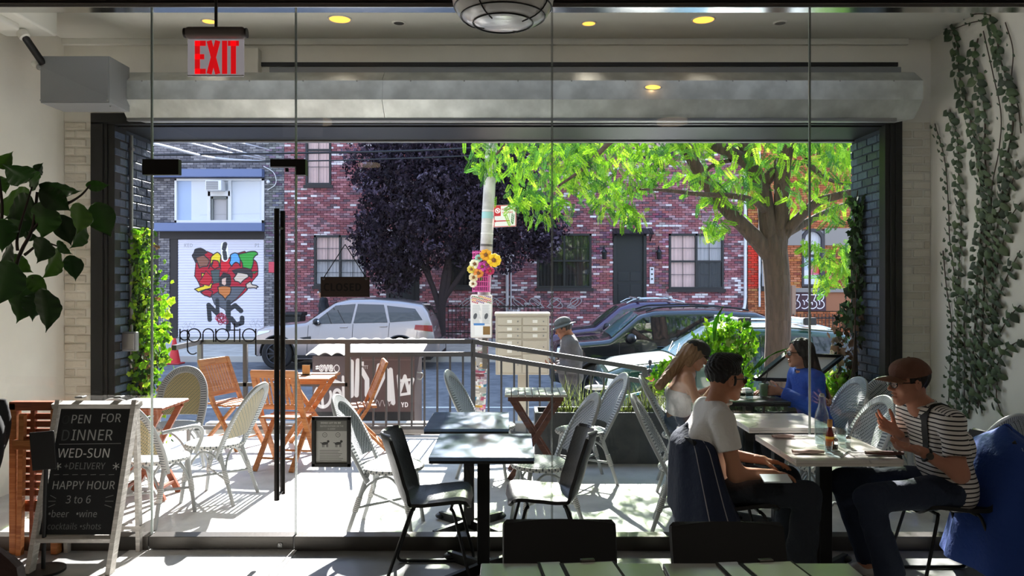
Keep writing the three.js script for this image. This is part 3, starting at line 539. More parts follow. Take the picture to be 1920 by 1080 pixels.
  obj('basement_fence', [...[0.25, 0.75].map((y) => span(fx(1470), fx(1660), y - 0.2, y - 0.16, -FD + 0.5, -FD + 0.47)), ...[...Array(30)].map((_, k) => span(fx(1470) + k * 0.115, fx(1470) + k * 0.115 + 0.02, -0.1, 0.7, -FD + 0.5, -FD + 0.48))], frameDark, b);
  obj('side_window', [span(fx(1585), fx(1640), fy(540), fy(430), -FD - 0.05, -FD - 0.09)], std(0x2c3340, 0.2), b);
  obj('downpipe', [rod([fx(1423), fy(575), -FD + 0.06], [fx(1423), 7, -FD + 0.06], 0.035)], frameWhite, b);
  obj('step_post', [rspan(fx(1478), fx(1485), fy(590), fy(535), -FD + 0.35, -FD + 0.2)], std(0x9a7d68, 0.8), b);
  const ac2 = thing('air_conditioner', 'white window unit in the narrow window behind the tree trunk', 'air conditioner');
  obj('casing', [rspan(fx(1428), fx(1450), fy(537), fy(513), -FD + 0.3, -FD - 0.03, 0.02)], frameWhite, ac2);
  obj('grille', [...Array(6)].map((_, k) => span(fx(1430), fx(1448), fy(535) + k * 0.06, fy(535) + k * 0.06 + 0.03, -FD + 0.31, -FD + 0.295)), std(0x8a8a8c, 0.6), ac2);
}
{
  const f = thing('iron_fence', 'low black iron fence along the foot of the red brick house', 'fence');
  const x0 = fx(786), x1 = fx(1010), z = -24.4;
  obj('rail', [span(x0, x1, 0.1, 0.14, z, z - 0.03)], frameDark, f); obj('rail', [span(x0, x1, 0.92, 0.96, z, z - 0.03)], frameDark, f);
  tag(obj('pickets', [...Array(32)].map((_, k) => span(lerp(x0, x1, k / 31), lerp(x0, x1, k / 31) + 0.022, -0.15, 1, z, z - 0.02)), frameDark, f), null, null, null, 'stuff');
  obj('gate_panel', [span(fx(798), fx(838), -0.1, 0.75, z - 0.1, z - 0.14)], std(0x1b1d20, 0.7), f);
  const c = thing('trash_can', 'black wheeled rubbish bin standing behind the silver car', 'bin', [PX(553, 23.4), -0.25, -23.4]);
  obj('body', [xf(prism([[-0.2, 0], [0.2, 0], [0.26, 0.95], [-0.26, 0.95]], 0.5, 0.03), [0, 0, -0.25])], M.black, c);
  obj('lid', [rbox(0.62, 0.12, 0.62, 0.05, 0, 1.0, 0)], M.black, c);
  obj('wheel', [disc(0.12, 0.06, -0.24, 0.1, 0, 16, 0, Math.PI / 2), disc(0.12, 0.06, 0.24, 0.1, 0, 16, 0, Math.PI / 2)], M.black, c);
  const k = thing('traffic_cone', 'red plastic traffic cone by the kerb before the shutter', 'cone', [PX(327, 20.9), -0.5, -20.9]);
  obj('body', [lathe([[0.16, 0.03], [0.045, 0.66], [0.035, 0.7], [0.02, 0.7]], 20)], std(0xc8262c, 0.5), k);
  obj('base', [rbox(0.42, 0.04, 0.42, 0.02, 0, 0.02, 0)], std(0xa82428, 0.6), k);
}
{ // overhead cables
  const blackCable = std(0x1c1d22, 0.6), whiteCable = std(0xe6e6ea, 0.5);
  const cable = (label, pts, r, m) => { const t = tag(obj('cable', [tube(pts.map(([x, y, d]) => at(x, y, d)), r, 50, 6)], m), label, 'cable', 'overhead cables'); return t; };
  cable('thick bright cable sagging lowest across the grey building, from the window edge to its bracket', [[150, 240, 14], [300, 272, 16], [400, 296, 19], [497, 303, 24.9]], 0.03, whiteCable);
  cable('bright cable running close above the lowest one towards the bracket', [[230, 240, 14], [355, 268, 16], [430, 286, 19], [497, 299, 24.9]], 0.02, whiteCable);
  cable('third bright cable, crossing the grey bricks to the same bracket', [[330, 240, 14], [395, 268, 16], [450, 284, 19], [497, 296, 24.9]], 0.018, whiteCable);
  cable('short bright cable, uppermost on the grey building', [[380, 240, 14], [430, 262, 17], [470, 272, 21], [505, 281, 24.9]], 0.018, whiteCable);
  cable('upper black cable bundle passing before the red house into the purple tree', [[-100, 300, 18], [280, 291, 18], [560, 287, 18], [760, 283, 18], [930, 276, 18], [1300, 262, 18]], 0.026, blackCable);
  cable('lower black cable passing before the red house into the purple tree', [[-100, 310, 17], [280, 304, 17], [560, 302, 17], [760, 297, 17], [930, 290, 17], [1300, 275, 17]], 0.016, blackCable);
}
// ---------- trees ----------
const bark = std(0xffffff, 0.85, 0, { map: dataTex(256, 0.6, (u, v) => mix3([0.18, 0.135, 0.105], [0.35, 0.275, 0.225], fbm(u * 14, v * 3, 64, 31, 4))), bumpMap: dataTex(256, 0.6, (u, v) => { const f = fbm(u * 16, v * 3, 64, 33, 4); return [f, f, f]; }, false), bumpScale: 0.03 });
const darkBark = std(0x2c2224, 0.9);
function leafShape(pts) {                              // flat leaf outlines as one small geometry: [x, y, z, length, width, turn]
  const pos = [], uv = [], nor = [], idx = [];
  for (const [x, y, z, L, w, a, tilt = 0] of pts) {
    const o = pos.length / 3, c = Math.cos(a), s = Math.sin(a);
    for (const [lx, ly, lz] of [[0, 0, 0], [-w, L * 0.45, tilt], [w, L * 0.45, tilt], [0, L, -tilt]]) { pos.push(x + lx * c - ly * s, y + lx * s + ly * c, z + lz); uv.push(lx, ly); nor.push(0, 0, 1); }
    idx.push(o, o + 2, o + 1, o + 1, o + 2, o + 3);
  }
  const g = new THREE.BufferGeometry();
  g.setAttribute('position', new THREE.Float32BufferAttribute(pos, 3)); g.setAttribute('uv', new THREE.Float32BufferAttribute(uv, 2)); g.setIndex(idx); g.computeVertexNormals();
  return g;
}
const leafMat = (color, tr = 0.5) => phys(color, 0.75, { transmission: tr, thickness: 0, specularIntensity: 0.35 });
{
  R = rng(55);
  const t = thing('street_tree', 'green-leaved street tree with forked brown trunk on the pavement', 'tree', [0, 0, 0]);
  const br = (pts, rs, seg = 24) => taper(pts.map(([x, y, d]) => at(x, y, d)), rs, seg, 9);
  obj('trunk', [br([[1456, 840, 10.3], [1457, 700, 10.3], [1459, 580, 10.3], [1455, 500, 10.3], [1450, 455, 10.3]], [0.24, 0.18, 0.165, 0.17, 0.17]), ball(0.17, ...at(1450, 458, 10.3).toArray(), 1.05, 1.1, 0.95)], bark, t);
  const branches = [
    [[[1447, 480, 10.3], [1410, 440, 10.25], [1365, 395, 10.2], [1322, 340, 10.1], [1294, 292, 10], [1278, 255, 9.9], [1240, 170, 9.7], [1180, 60, 9.5]], [0.13, 0.1, 0.09, 0.08, 0.07, 0.06, 0.05, 0.02]],
    [[[1445, 470, 10.3], [1437, 400, 10.3], [1428, 345, 10.4], [1405, 308, 10.5], [1360, 281, 10.6], [1300, 258, 10.8], [1200, 190, 11]], [0.13, 0.11, 0.1, 0.085, 0.075, 0.06, 0.03]],
    [[[1430, 350, 10.4], [1412, 310, 10.5], [1392, 265, 10.6], [1370, 190, 10.8], [1340, 60, 11]], [0.1, 0.08, 0.07, 0.06, 0.02]],
    [[[1458, 470, 10.3], [1466, 400, 10.25], [1467, 330, 10.2], [1476, 275, 10.1], [1500, 200, 10], [1540, 60, 9.8]], [0.13, 0.105, 0.1, 0.085, 0.07, 0.02]],
    [[[1430, 345, 10.4], [1452, 320, 10.3], [1472, 285, 10.2], [1490, 255, 10], [1470, 120, 9.6]], [0.085, 0.07, 0.065, 0.055, 0.02]],
    [[[1466, 445, 10.3], [1495, 412, 10.1], [1530, 380, 10], [1575, 366, 9.8], [1640, 350, 9.6], [1720, 310, 9.4]], [0.08, 0.065, 0.055, 0.045, 0.035, 0.015]],
    [[[1470, 440, 10.3], [1510, 418, 10.5], [1550, 398, 10.7], [1610, 380, 11], [1690, 390, 11.2]], [0.06, 0.05, 0.042, 0.035, 0.015]],
    [[[1438, 400, 10.3], [1415, 378, 10], [1380, 368, 9.7], [1310, 364, 9.4], [1250, 357, 9.2], [1200, 355, 9]], [0.05, 0.042, 0.036, 0.03, 0.024, 0.012]],
    [[[1300, 285, 9.9], [1230, 225, 9.4], [1150, 262, 9.1], [1095, 315, 8.9], [1048, 348, 8.8]], [0.05, 0.045, 0.036, 0.03, 0.014]],
    [[[1250, 190, 9.7], [1100, 200, 9.3], [980, 240, 9], [930, 290, 8.9]], [0.05, 0.04, 0.03, 0.012]],
    [[[1370, 300, 10.6], [1340, 308, 10.8], [1325, 320, 10.9], [1320, 345, 11]], [0.035, 0.03, 0.025, 0.012]],
    [[[1510, 300, 10.1], [1530, 320, 10.2], [1550, 335, 10.3], [1580, 345, 10.4]], [0.04, 0.034, 0.028, 0.014]],
  ];
  for (const [p, r] of branches) obj('branch', [br(p, r, 30)], bark, t);
  const lf = []; for (let k = 0; k < 9; k++) for (const s of [-1, 1]) lf.push([0, 0.02 + k * 0.021, 0.004 * (k % 2), 0.05, 0.011, s * (1.2 - k * 0.06), 0.003]); lf.push([0, 0.2, 0, 0.05, 0.011, 0]);
  const g = leafShape(lf);
  const low = [[880, 330], [910, 350], [940, 375], [990, 395], [1060, 400], [1100, 390], [1170, 408], [1230, 372], [1290, 350], [1320, 435], [1375, 442], [1395, 372], [1500, 430], [1545, 380], [1570, 470], [1600, 400], [1800, 380]];
  const bright = [[0x8fbf2a, 3], [0x74a827, 3], [0xa9cc3c, 1.6], [0x4f8430, 2.4], [0x3a6e30, 1.8]], list = [];
  const add = (px, py, d, s) => { const p = at(px, py, d); list.push([mat4(p, [rr(-0.9, 0.9), rr(-3.1, 3.1), Math.PI + rr(-1.3, 1.3)], [s, s, s]), pick(bright)]); };
  const clumpAt = (px, py, d, spread, n0) => { const n = Math.round(n0 * 0.9); for (let k = 0; k < n; k++) add(px + spread * (R() + R() + R() - 1.5), py + spread * 0.8 * (R() + R() + R() - 1.5), d + rr(-0.3, 0.3), rr(0.6, 0.95)); };
  for (let k = 0; k < 280; k++) {
    const px = rr(890, 1680), lo = ease(low, px) - 34, py = lo - Math.pow(R(), 0.85) * (lo - 150);
    if (Math.hypot(px - 1450, py - 400) < 60 && R() < 0.75) continue;
    clumpAt(px, py, rr(8.7, 11.8), 38, 17);
  }
  for (let k = 0; k < 110; k++) clumpAt(rr(880, 1900), rr(-260, 160), rr(8.5, 12.4), 60, 20);
  for (const [x, y, n, s] of [[1540, 480, 40, 26], [1575, 505, 50, 26], [1545, 525, 26, 18], [1585, 470, 30, 22], [1522, 452, 20, 16], [1340, 425, 36, 28], [905, 305, 40, 26], [1180, 395, 40, 30], [1150, 380, 40, 34], [980, 375, 50, 36], [1040, 385, 40, 30]]) clumpAt(x, y, 9.7, s, n);
  grove('foliage', g, leafMat(0xffffff, 0.55), list, t);
}
{
  R = rng(77);
  const t = thing('purple_tree', 'dark purple-leaved tree in front of the red brick house', 'tree'), d0 = 22.4;
  const br = (pts, rs) => taper(pts.map(([x, y, d]) => at(x, y, d0 + (d ?? 0))), rs, 20, 7);
  for (const [p, r] of [[[[826, 662], [828, 570], [836, 510], [850, 450], [870, 380]], [0.17, 0.13, 0.11, 0.08, 0.03]], [[[828, 590], [812, 540], [790, 490], [760, 420], [735, 370]], [0.1, 0.08, 0.07, 0.05, 0.02]], [[[830, 570], [842, 520], [838, 450], [825, 380], [815, 300]], [0.1, 0.08, 0.06, 0.05, 0.02]], [[[832, 560], [868, 510], [900, 460], [950, 420], [990, 400]], [0.09, 0.07, 0.06, 0.04, 0.02]], [[[820, 560], [802, 500], [808, 440], [780, 330]], [0.06, 0.05, 0.04, 0.02]]]) obj('branch', [br(p, r)], darkBark, t);
  const g = leafShape([...Array(7)].map((_, k) => [rr(-0.1, 0.1), rr(-0.1, 0.1), rr(-0.05, 0.05), 0.11, 0.03, rr(0, 6.28), 0.012]));
  const pal = [[0x2c222f, 4], [0x382c3c, 3], [0x211a26, 3], [0x54485c, 1.4], [0x7a7084, 0.5], [0x40333a, 1.2]], list = [];
  for (const [x, y, r, n] of [[835, 350, 150, 2600], [750, 440, 88, 950], [715, 470, 52, 340], [740, 510, 44, 240], [930, 410, 105, 1000], [1000, 430, 62, 420], [760, 330, 95, 900], [900, 300, 120, 1000], [690, 440, 34, 120], [820, 250, 150, 1200], [1020, 455, 34, 120], [700, 300, 60, 200]]) for (let k = 0; k < n; k++) {
    const a = V(rr(-1, 1), rr(-1, 1), rr(-1, 1)); while (a.lengthSq() > 1) a.set(rr(-1, 1), rr(-1, 1), rr(-1, 1));
    a.multiplyScalar(Math.pow(a.length() + 1e-6, -0.25));
    const p = at(x + a.x * r, y + a.y * r, d0 + a.z * r * 0.012), s = rr(0.7, 1.3);
    list.push([mat4(p, [rr(-1, 1), rr(-3, 3), rr(-3, 3)], [s, s, s]), pick(pal)]);
  }
  grove('foliage', g, leafMat(0xffffff, 0.25), list, t);
}
// ---------- cars ----------
const tyre = std(0x15161a, 0.8), rimDark = std(0x3c3f46, 0.3, 0.8), rimSilver = std(0xa7aab0, 0.25, 0.9), carGlass = phys(0x1a1d22, 0.03, { clearcoat: 1, specularIntensity: 1 }), clearGlass = M.glass, lampRed = std(0x8c1a1f, 0.2), lampClear = phys(0xdfe6ee, 0.08, { clearcoat: 1 }), trimBlack = std(0x14151a, 0.5);
const paint = (c, metal = 0.35, rough = 0.28) => phys(c, rough, { metalness: metal, clearcoat: 1, clearcoatRoughness: 0.03 });
function car(name, label, o) {
  // local axes: x from nose (0) to tail (L), y up from the road, z across (+z is the side shown)
  const t = thing(name, label, 'car', o.at, o.turn ?? 0), { L, W } = o, top = (x) => ease(o.top, x), belt = (x) => ease(o.belt, x);
  const bot = (x) => { let y = ease(o.bottom, x); for (const w of o.wheels) { const q = Math.abs(x - w), ra = o.wr + 0.06; if (q < ra) y = Math.max(y, o.wr + Math.sqrt(ra * ra - q * q)); } return y; };
  const half = (x, y) => {
    const yt = top(x), yb = belt(x);
    let w = W * (1 - 0.2 * Math.pow(1 - sstep(0, 0.75, x), 2) - 0.13 * Math.pow(1 - sstep(0, 0.6, L - x), 2));
    w -= 0.05 * Math.pow((Math.min(y, yb) - 0.62) / 0.45, 2) * (y < 0.62 ? 0.8 : 0.9);
    if (y > yb) w -= (y - yb) * (o.tumble ?? 0.34);
    const q = clamp((y - (yt - 0.09)) / 0.09, 0, 1);
    return w - 0.085 * (1 - Math.sqrt(Math.max(0, 1 - q * q)));
  };
  const topZ = (x, s) => { const w = half(x, top(x)); return [x, top(x) + 0.035 * (1 - s * s), w * s]; };
  const N = 110, A = 16, B = 8, rows = 2 * A + B, pos = [], idx = [];
  for (let i = 0; i <= N; i++) {
    const x = L * (0.5 - 0.5 * Math.cos(Math.PI * (0.03 + 0.94 * i / N))) ;
    const b = bot(x), tp = Math.max(top(x), b + 0.02);
    for (let j = 0; j <= rows; j++) {
      if (j <= A || j >= A + B) { const k = j <= A ? j / A : (rows - j) / A, y = lerp(b, tp, 1 - Math.pow(1 - k, 1.6)), s = j <= A ? 1 : -1; pos.push(x, y, s * half(x, y)); }
      else { const s = 1 - 2 * (j - A) / B; pos.push(x, tp + 0.035 * (1 - s * s), half(x, tp) * s); }
    }
  }
  for (let i = 0; i < N; i++) for (let j = 0; j < rows; j++) { const a = i * (rows + 1) + j, c = a + rows + 1; idx.push(a, a + 1, c + 1, a, c + 1, c); }
  for (const [i, f] of [[0, 1], [N, 0]]) for (let j = 0; j < rows / 2 - 1; j++) { const a = i * (rows + 1) + j, b = a + 1, c = i * (rows + 1) + rows - j, d = c - 1; f ? idx.push(a, c, b, b, c, d) : idx.push(a, b, c, b, d, c); }
  let g = new THREE.BufferGeometry(); g.setAttribute('position', new THREE.Float32BufferAttribute(pos, 3)); g.setIndex(idx);
  g = toCreasedNormals(g, 0.6);
  const body = obj('body', [g], o.paint, t);
  obj('underbody', [span(0.25, L - 0.25, 0.22, 0.72, -W + 0.2, W - 0.2)], M.black, t);
  const patch = (polyPts, off, s, cut = 10) => {         // a polygon in (x, y) laid on the side of the body
    let q = new THREE.ShapeGeometry(poly(polyPts)).toNonIndexed();
    const out = [], p = q.attributes.position, sub = (a, b, c, n) => { if (!n) return out.push(a, b, c); const ab = a.clone().lerp(b, 0.5), bc = b.clone().lerp(c, 0.5), ca = c.clone().lerp(a, 0.5); sub(a, ab, ca, n - 1); sub(ab, b, bc, n - 1); sub(ca, bc, c, n - 1); sub(ab, bc, ca, n - 1); };
    for (let i = 0; i < p.count; i += 3) sub(V().fromBufferAttribute(p, i), V().fromBufferAttribute(p, i + 1), V().fromBufferAttribute(p, i + 2), 2);
    const arr = []; for (const v of out) arr.push(v.x, v.y, s * (half(v.x, Math.min(v.y, top(v.x))) + off));
    const r = new THREE.BufferGeometry(); r.setAttribute('position', new THREE.Float32BufferAttribute(arr, 3)); r.computeVertexNormals(); return r;
  };
  for (const w of o.windows ?? []) for (const s of [1, -1]) obj('side_window', [patch(w, 0.012, s)], o.glass ?? carGlass, t);
  for (const w of o.patches ?? []) for (const s of [1, -1]) obj(w[0], [patch(w[2], w[3] ?? 0.012, s)], w[1], t);
  const strip = (xa, xb, inset, lift) => sheet((u, v) => { const x = lerp(xa, xb, u), s = lerp(-inset, inset, v), p = topZ(x, s); return [p[0], p[1] + lift, p[2]]; }, 16, 10, 0.01);
  if (o.windscreen) obj('windscreen', [strip(o.windscreen[0], o.windscreen[1], 0.93, 0.012)], o.screenGlass ?? carGlass, t);
  if (o.rearscreen) obj('rear_window', [strip(o.rearscreen[0], o.rearscreen[1], 0.9, 0.012)], carGlass, t);
  if (o.roof) obj('roof_panel', [strip(o.roof[0], o.roof[1], 1.0, 0.014)], o.roof[2], t);
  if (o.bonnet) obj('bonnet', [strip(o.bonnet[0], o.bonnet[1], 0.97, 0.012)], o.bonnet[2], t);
  for (const x of o.seams ?? []) obj('door_seam', [1, -1].map((s) => tube([...Array(8)].map((_, k) => { const y = lerp(bot(x) + 0.04, belt(x), k / 7); return [x + (k / 7) * 0.03, y, s * (half(x, y) + 0.001)]; }), 0.006, 14, 4)), trimBlack, t);
  for (const [x, y] of o.handles ?? []) for (const s of [1, -1]) obj('door_handle', [rbox(0.2, 0.035, 0.03, 0.012, x, y, s * (half(x, y) + 0.012))], o.handleMat ?? o.paint, t);
  for (const x of o.wheels) for (const s of [1, -1]) {
    const z = s * (W - 0.13), w = obj('wheel', [xf(lathe([[o.wr * 0.62, -0.1], [o.wr * 0.9, -0.115], [o.wr, -0.08], [o.wr, 0.08], [o.wr * 0.9, 0.115], [o.wr * 0.62, 0.1]], 32), [x, o.wr, z], [Math.PI / 2, 0, 0])], tyre, t);
    const sp = [xf(new THREE.TorusGeometry(o.wr * 0.66, 0.02, 8, 32), [x, o.wr, z + s * 0.095]), disc(0.06, 0.03, x, o.wr, z + s * 0.1, 16, Math.PI / 2)];
    for (let k = 0; k < (o.spokes ?? 10); k++) { const a = k / (o.spokes ?? 10) * Math.PI * 2; sp.push(bar([x, o.wr, z + s * 0.095], [x + Math.cos(a) * o.wr * 0.66, o.wr + Math.sin(a) * o.wr * 0.66, z + s * 0.09], 0.035, 0.02, V(0, 0, 1))); }
    obj('rim', sp, o.rim ?? rimDark, w);
    obj('brake_disc', [disc(o.wr * 0.6, 0.02, x, o.wr, z + s * 0.03, 24, Math.PI / 2)], M.black, w);
    obj('arch_trim', [tube([...Array(13)].map((_, k) => { const a = Math.PI * k / 12, px = x + Math.cos(a) * (o.wr + 0.07), py = o.wr + Math.sin(a) * (o.wr + 0.07); return [px, py, s * (half(px, Math.max(py, 0.3)) + 0.004)]; }), 0.022, 24, 6)], o.archMat ?? trimBlack, t);
  }
  if (o.mirror) for (const s of [1, -1]) { const [mx, my] = o.mirror, z = s * (half(mx, my) + 0.1); const m = obj('wing_mirror', [ball(0.11, mx, my, z, 0.75, 0.75, 1), rod([mx + 0.08, my - 0.05, s * half(mx, my - 0.05)], [mx, my - 0.03, z], 0.025)], o.mirrorMat ?? trimBlack, t); obj('mirror_glass', [ball(0.09, mx + 0.045, my, z, 0.55, 0.7, 0.95)], M.chrome, m); }
  for (const [n, m, ...b] of o.extras ?? []) obj(n, b.map((q) => (typeof q === 'function' ? q(half, top) : rspan(...q, 0.012))), m, t);
  return t;
}
const railPair = (x0, x1, h) => (half, top) => tube([...Array(9)].map((_, k) => { const x = lerp(x0, x1, k / 8); return [x, top(x) + 0.03 + h * Math.sin(Math.PI * k / 8) ** 0.3, half(x, top(x)) * 0.93]; }), 0.018, 30, 6);
const railPairFar = (x0, x1, h) => (half, top) => tube([...Array(9)].map((_, k) => { const x = lerp(x0, x1, k / 8); return [x, top(x) + 0.03 + h * Math.sin(Math.PI * k / 8) ** 0.3, -half(x, top(x)) * 0.93]; }), 0.018, 30, 6);
// silver SUV at the far kerb, nose to the left
const silver = paint(0x9d9493, 0.6, 0.3);
car('silver_car', 'silver luxury off-road car with black wheels parked before the red brick house', {
  at: [PX(474, 19.5), -0.48, -20.4], L: 4.72, W: 0.98, wr: 0.39, wheels: [0.62, 3.72], paint: silver, spokes: 10, tumble: 0.36,
  top: [[0, 0.84], [0.05, 0.98], [0.3, 1.07], [0.9, 1.12], [1.34, 1.17], [2.02, 1.66], [2.4, 1.75], [3.0, 1.765], [3.7, 1.72], [4.25, 1.64], [4.4, 1.45], [4.52, 1.14], [4.6, 0.72]],
  belt: [[0, 0.95], [1.3, 1.1], [4.6, 1.2]], bottom: [[0, 0.36], [0.3, 0.26], [4.2, 0.26], [4.6, 0.4]],
  windows: [[[1.5, 1.14], [2.48, 1.16], [2.56, 1.64], [2.06, 1.6]], [[2.54, 1.16], [3.4, 1.18], [3.28, 1.62], [2.62, 1.64]], [[3.46, 1.185], [4.28, 1.24], [4.08, 1.52], [3.36, 1.6]]],
  windscreen: [1.37, 2.0], rearscreen: [4.26, 4.46], seams: [1.38, 2.5, 3.42], handles: [[2.3, 1.06], [3.3, 1.08]], mirror: [1.62, 1.2],
  patches: [['headlamp', lampClear, [[0.06, 0.84], [0.42, 0.94], [0.44, 0.98], [0.1, 0.95]]], ['tail_lamp', lampRed, [[4.08, 1.0], [4.54, 0.94], [4.52, 1.1], [4.1, 1.12]]], ['vent', trimBlack, [[1.2, 0.8], [1.5, 0.68], [1.48, 0.83]]], ['sill_trim', trimBlack, [[1.05, 0.28], [3.25, 0.28], [3.25, 0.36], [1.05, 0.36]]]],
  extras: [['rear_spoiler', silver, [4.2, 4.44, 1.6, 1.65, -0.6, 0.6]], ['grille', trimBlack, [-0.01, 0.06, 0.62, 0.86, -0.5, 0.5]], ['front_bumper', trimBlack, [-0.02, 0.12, 0.3, 0.42, -0.6, 0.6]]],
});
// purple wagon behind
car('purple_car', 'dark purple wagon with roof rails parked behind the dark blue car', {
  at: [PX(1030, 19.6), -0.5, -20.1], L: 4.5, W: 0.93, wr: 0.34, wheels: [0.75, 3.5], paint: paint(0x3a2748, 0.5, 0.25), tumble: 0.36,
  top: [[0, 0.78], [0.1, 0.92], [0.6, 1.02], [1.1, 1.08], [1.75, 1.58], [2.1, 1.7], [2.9, 1.72], [3.5, 1.66], [4.1, 1.35], [4.4, 1.0], [4.5, 0.6]], belt: [[0, 0.9], [1.2, 1.05], [4.5, 1.12]], bottom: [[0, 0.34], [0.3, 0.24], [4.5, 0.3]],
  windows: [[[1.35, 1.1], [2.2, 1.12], [2.2, 1.58], [1.8, 1.52]], [[2.27, 1.12], [3.1, 1.14], [2.98, 1.6], [2.27, 1.6]], [[3.17, 1.16], [3.8, 1.2], [3.4, 1.54], [3.06, 1.58]]],
  windscreen: [1.13, 1.74], rearscreen: [3.6, 4.1], seams: [1.25, 2.24], mirror: [1.4, 1.12], handles: [[2.05, 1.02]],
  extras: [['roof_rail', M.chrome, railPair(1.95, 3.4, 0.05), railPairFar(1.95, 3.4, 0.05)], ['roof_bar', M.chrome, [2.2, 2.28, 1.8, 1.84, -0.7, 0.7], [3.0, 3.08, 1.8, 1.84, -0.7, 0.7]]],
});
// dark blue compact SUV in the lane
car('dark_car', 'dark blue boxy off-road car driving along the middle of the street', {
  at: [PX(1040, 14.0), -0.5, -14.9], L: 4.3, W: 0.94, wr: 0.36, wheels: [0.78, 3.4], paint: paint(0x0d1420, 0.35, 0.22), tumble: 0.26,
  top: [[0, 0.86], [0.06, 1.02], [0.3, 1.1], [0.9, 1.15], [1.02, 1.17], [1.55, 1.6], [1.85, 1.68], [2.8, 1.7], [3.7, 1.65], [4.05, 1.52], [4.25, 1.1], [4.3, 0.7]], belt: [[0, 1], [1.1, 1.12], [4.3, 1.16]], bottom: [[0, 0.4], [0.3, 0.3], [4.3, 0.36]],
  windows: [[[1.2, 1.16], [2.08, 1.18], [2.08, 1.58], [1.62, 1.56]], [[2.22, 1.18], [3.02, 1.19], [3.0, 1.58], [2.22, 1.59]], [[3.12, 1.2], [3.82, 1.24], [3.72, 1.5], [3.1, 1.57]]],
  windscreen: [1.05, 1.54], screenGlass: phys(0x5f7f86, 0.04, { clearcoat: 1 }), rearscreen: [3.9, 4.16], seams: [1.15, 2.16, 3.05], handles: [[1.95, 1.03], [2.9, 1.05]], mirror: [1.38, 1.2], mirrorMat: trimBlack,
  patches: [['headlamp', lampClear, [[0.03, 0.84], [0.2, 0.86], [0.2, 1.02], [0.06, 1.0]]], ['side_trim', trimBlack, [[1.15, 0.34], [3.0, 0.34], [3.0, 0.5], [1.15, 0.5]]], ['marker_lamp', std(0xb99a92, 0.4), [[0.95, 0.78], [1.15, 0.78], [1.15, 0.81], [0.95, 0.81]]]],
  extras: [['roof_rail', trimBlack, railPair(1.7, 3.6, 0.04), railPairFar(1.7, 3.6, 0.04)], ['bumper', trimBlack, [-0.05, 0.15, 0.38, 0.66, -0.7, 0.7]]],
});
// dark green hatchback, white roof, at the near kerb; bonnet painted pale for sun glare
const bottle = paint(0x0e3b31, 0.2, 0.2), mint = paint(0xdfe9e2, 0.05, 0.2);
car('green_car', 'dark green car with white roof and bonnet coloured pale for sun glare parked behind the tree trunk', {
  at: [PX(1134, 11.0), -0.5, -12.0], L: 4.05, W: 0.9, wr: 0.33, wheels: [0.75, 3.35], paint: bottle, spokes: 8, rim: rimSilver, tumble: 0.3,
  top: [[0, 0.7], [0.05, 0.86], [0.3, 0.97], [0.7, 1.02], [1.1, 1.06], [1.75, 1.46], [2.0, 1.53], [2.8, 1.53], [3.5, 1.47], [3.8, 1.3], [4.0, 0.95], [4.05, 0.55]], belt: [[0, 0.85], [1.1, 1.0], [4.05, 1.04]], bottom: [[0, 0.32], [0.3, 0.22], [4.05, 0.28]],
  windows: [[[1.35, 1.04], [2.2, 1.05], [2.2, 1.42], [1.75, 1.4]], [[2.28, 1.05], [3.0, 1.06], [2.96, 1.42], [2.28, 1.43]], [[3.08, 1.07], [3.74, 1.1], [3.5, 1.38], [3.04, 1.42]]],
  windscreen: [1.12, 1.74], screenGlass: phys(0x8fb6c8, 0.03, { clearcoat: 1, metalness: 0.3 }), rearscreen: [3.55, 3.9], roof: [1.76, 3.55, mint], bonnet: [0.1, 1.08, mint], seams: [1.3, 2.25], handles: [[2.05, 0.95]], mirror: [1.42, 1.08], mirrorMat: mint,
  patches: [['headlamp', lampClear, [[0.05, 0.66], [0.3, 0.7], [0.26, 0.86], [0.08, 0.82]]]],
  extras: [['roof_rail', M.chrome, railPair(1.85, 3.4, 0.05), railPairFar(1.85, 3.4, 0.05)], ['roof_bar', std(0xc9cdd2, 0.3, 0.4), [2.0, 2.14, 1.6, 1.67, -0.72, 0.72], [2.95, 3.09, 1.6, 1.67, -0.72, 0.72]], ['bar_cap', trimBlack, [1.98, 2.16, 1.58, 1.69, 0.7, 0.76], [2.93, 3.11, 1.58, 1.69, 0.7, 0.76]], ['grille', trimBlack, [-0.015, 0.05, 0.4, 0.66, -0.5, 0.5]], ['wiper', trimBlack, (half, top) => rod([1.13, top(1.13) + 0.05, 0.5], [1.3, top(1.3) + 0.06, -0.1], 0.01), (half, top) => rod([1.13, top(1.13) + 0.05, -0.1], [1.3, top(1.3) + 0.06, -0.6], 0.01)]],
});
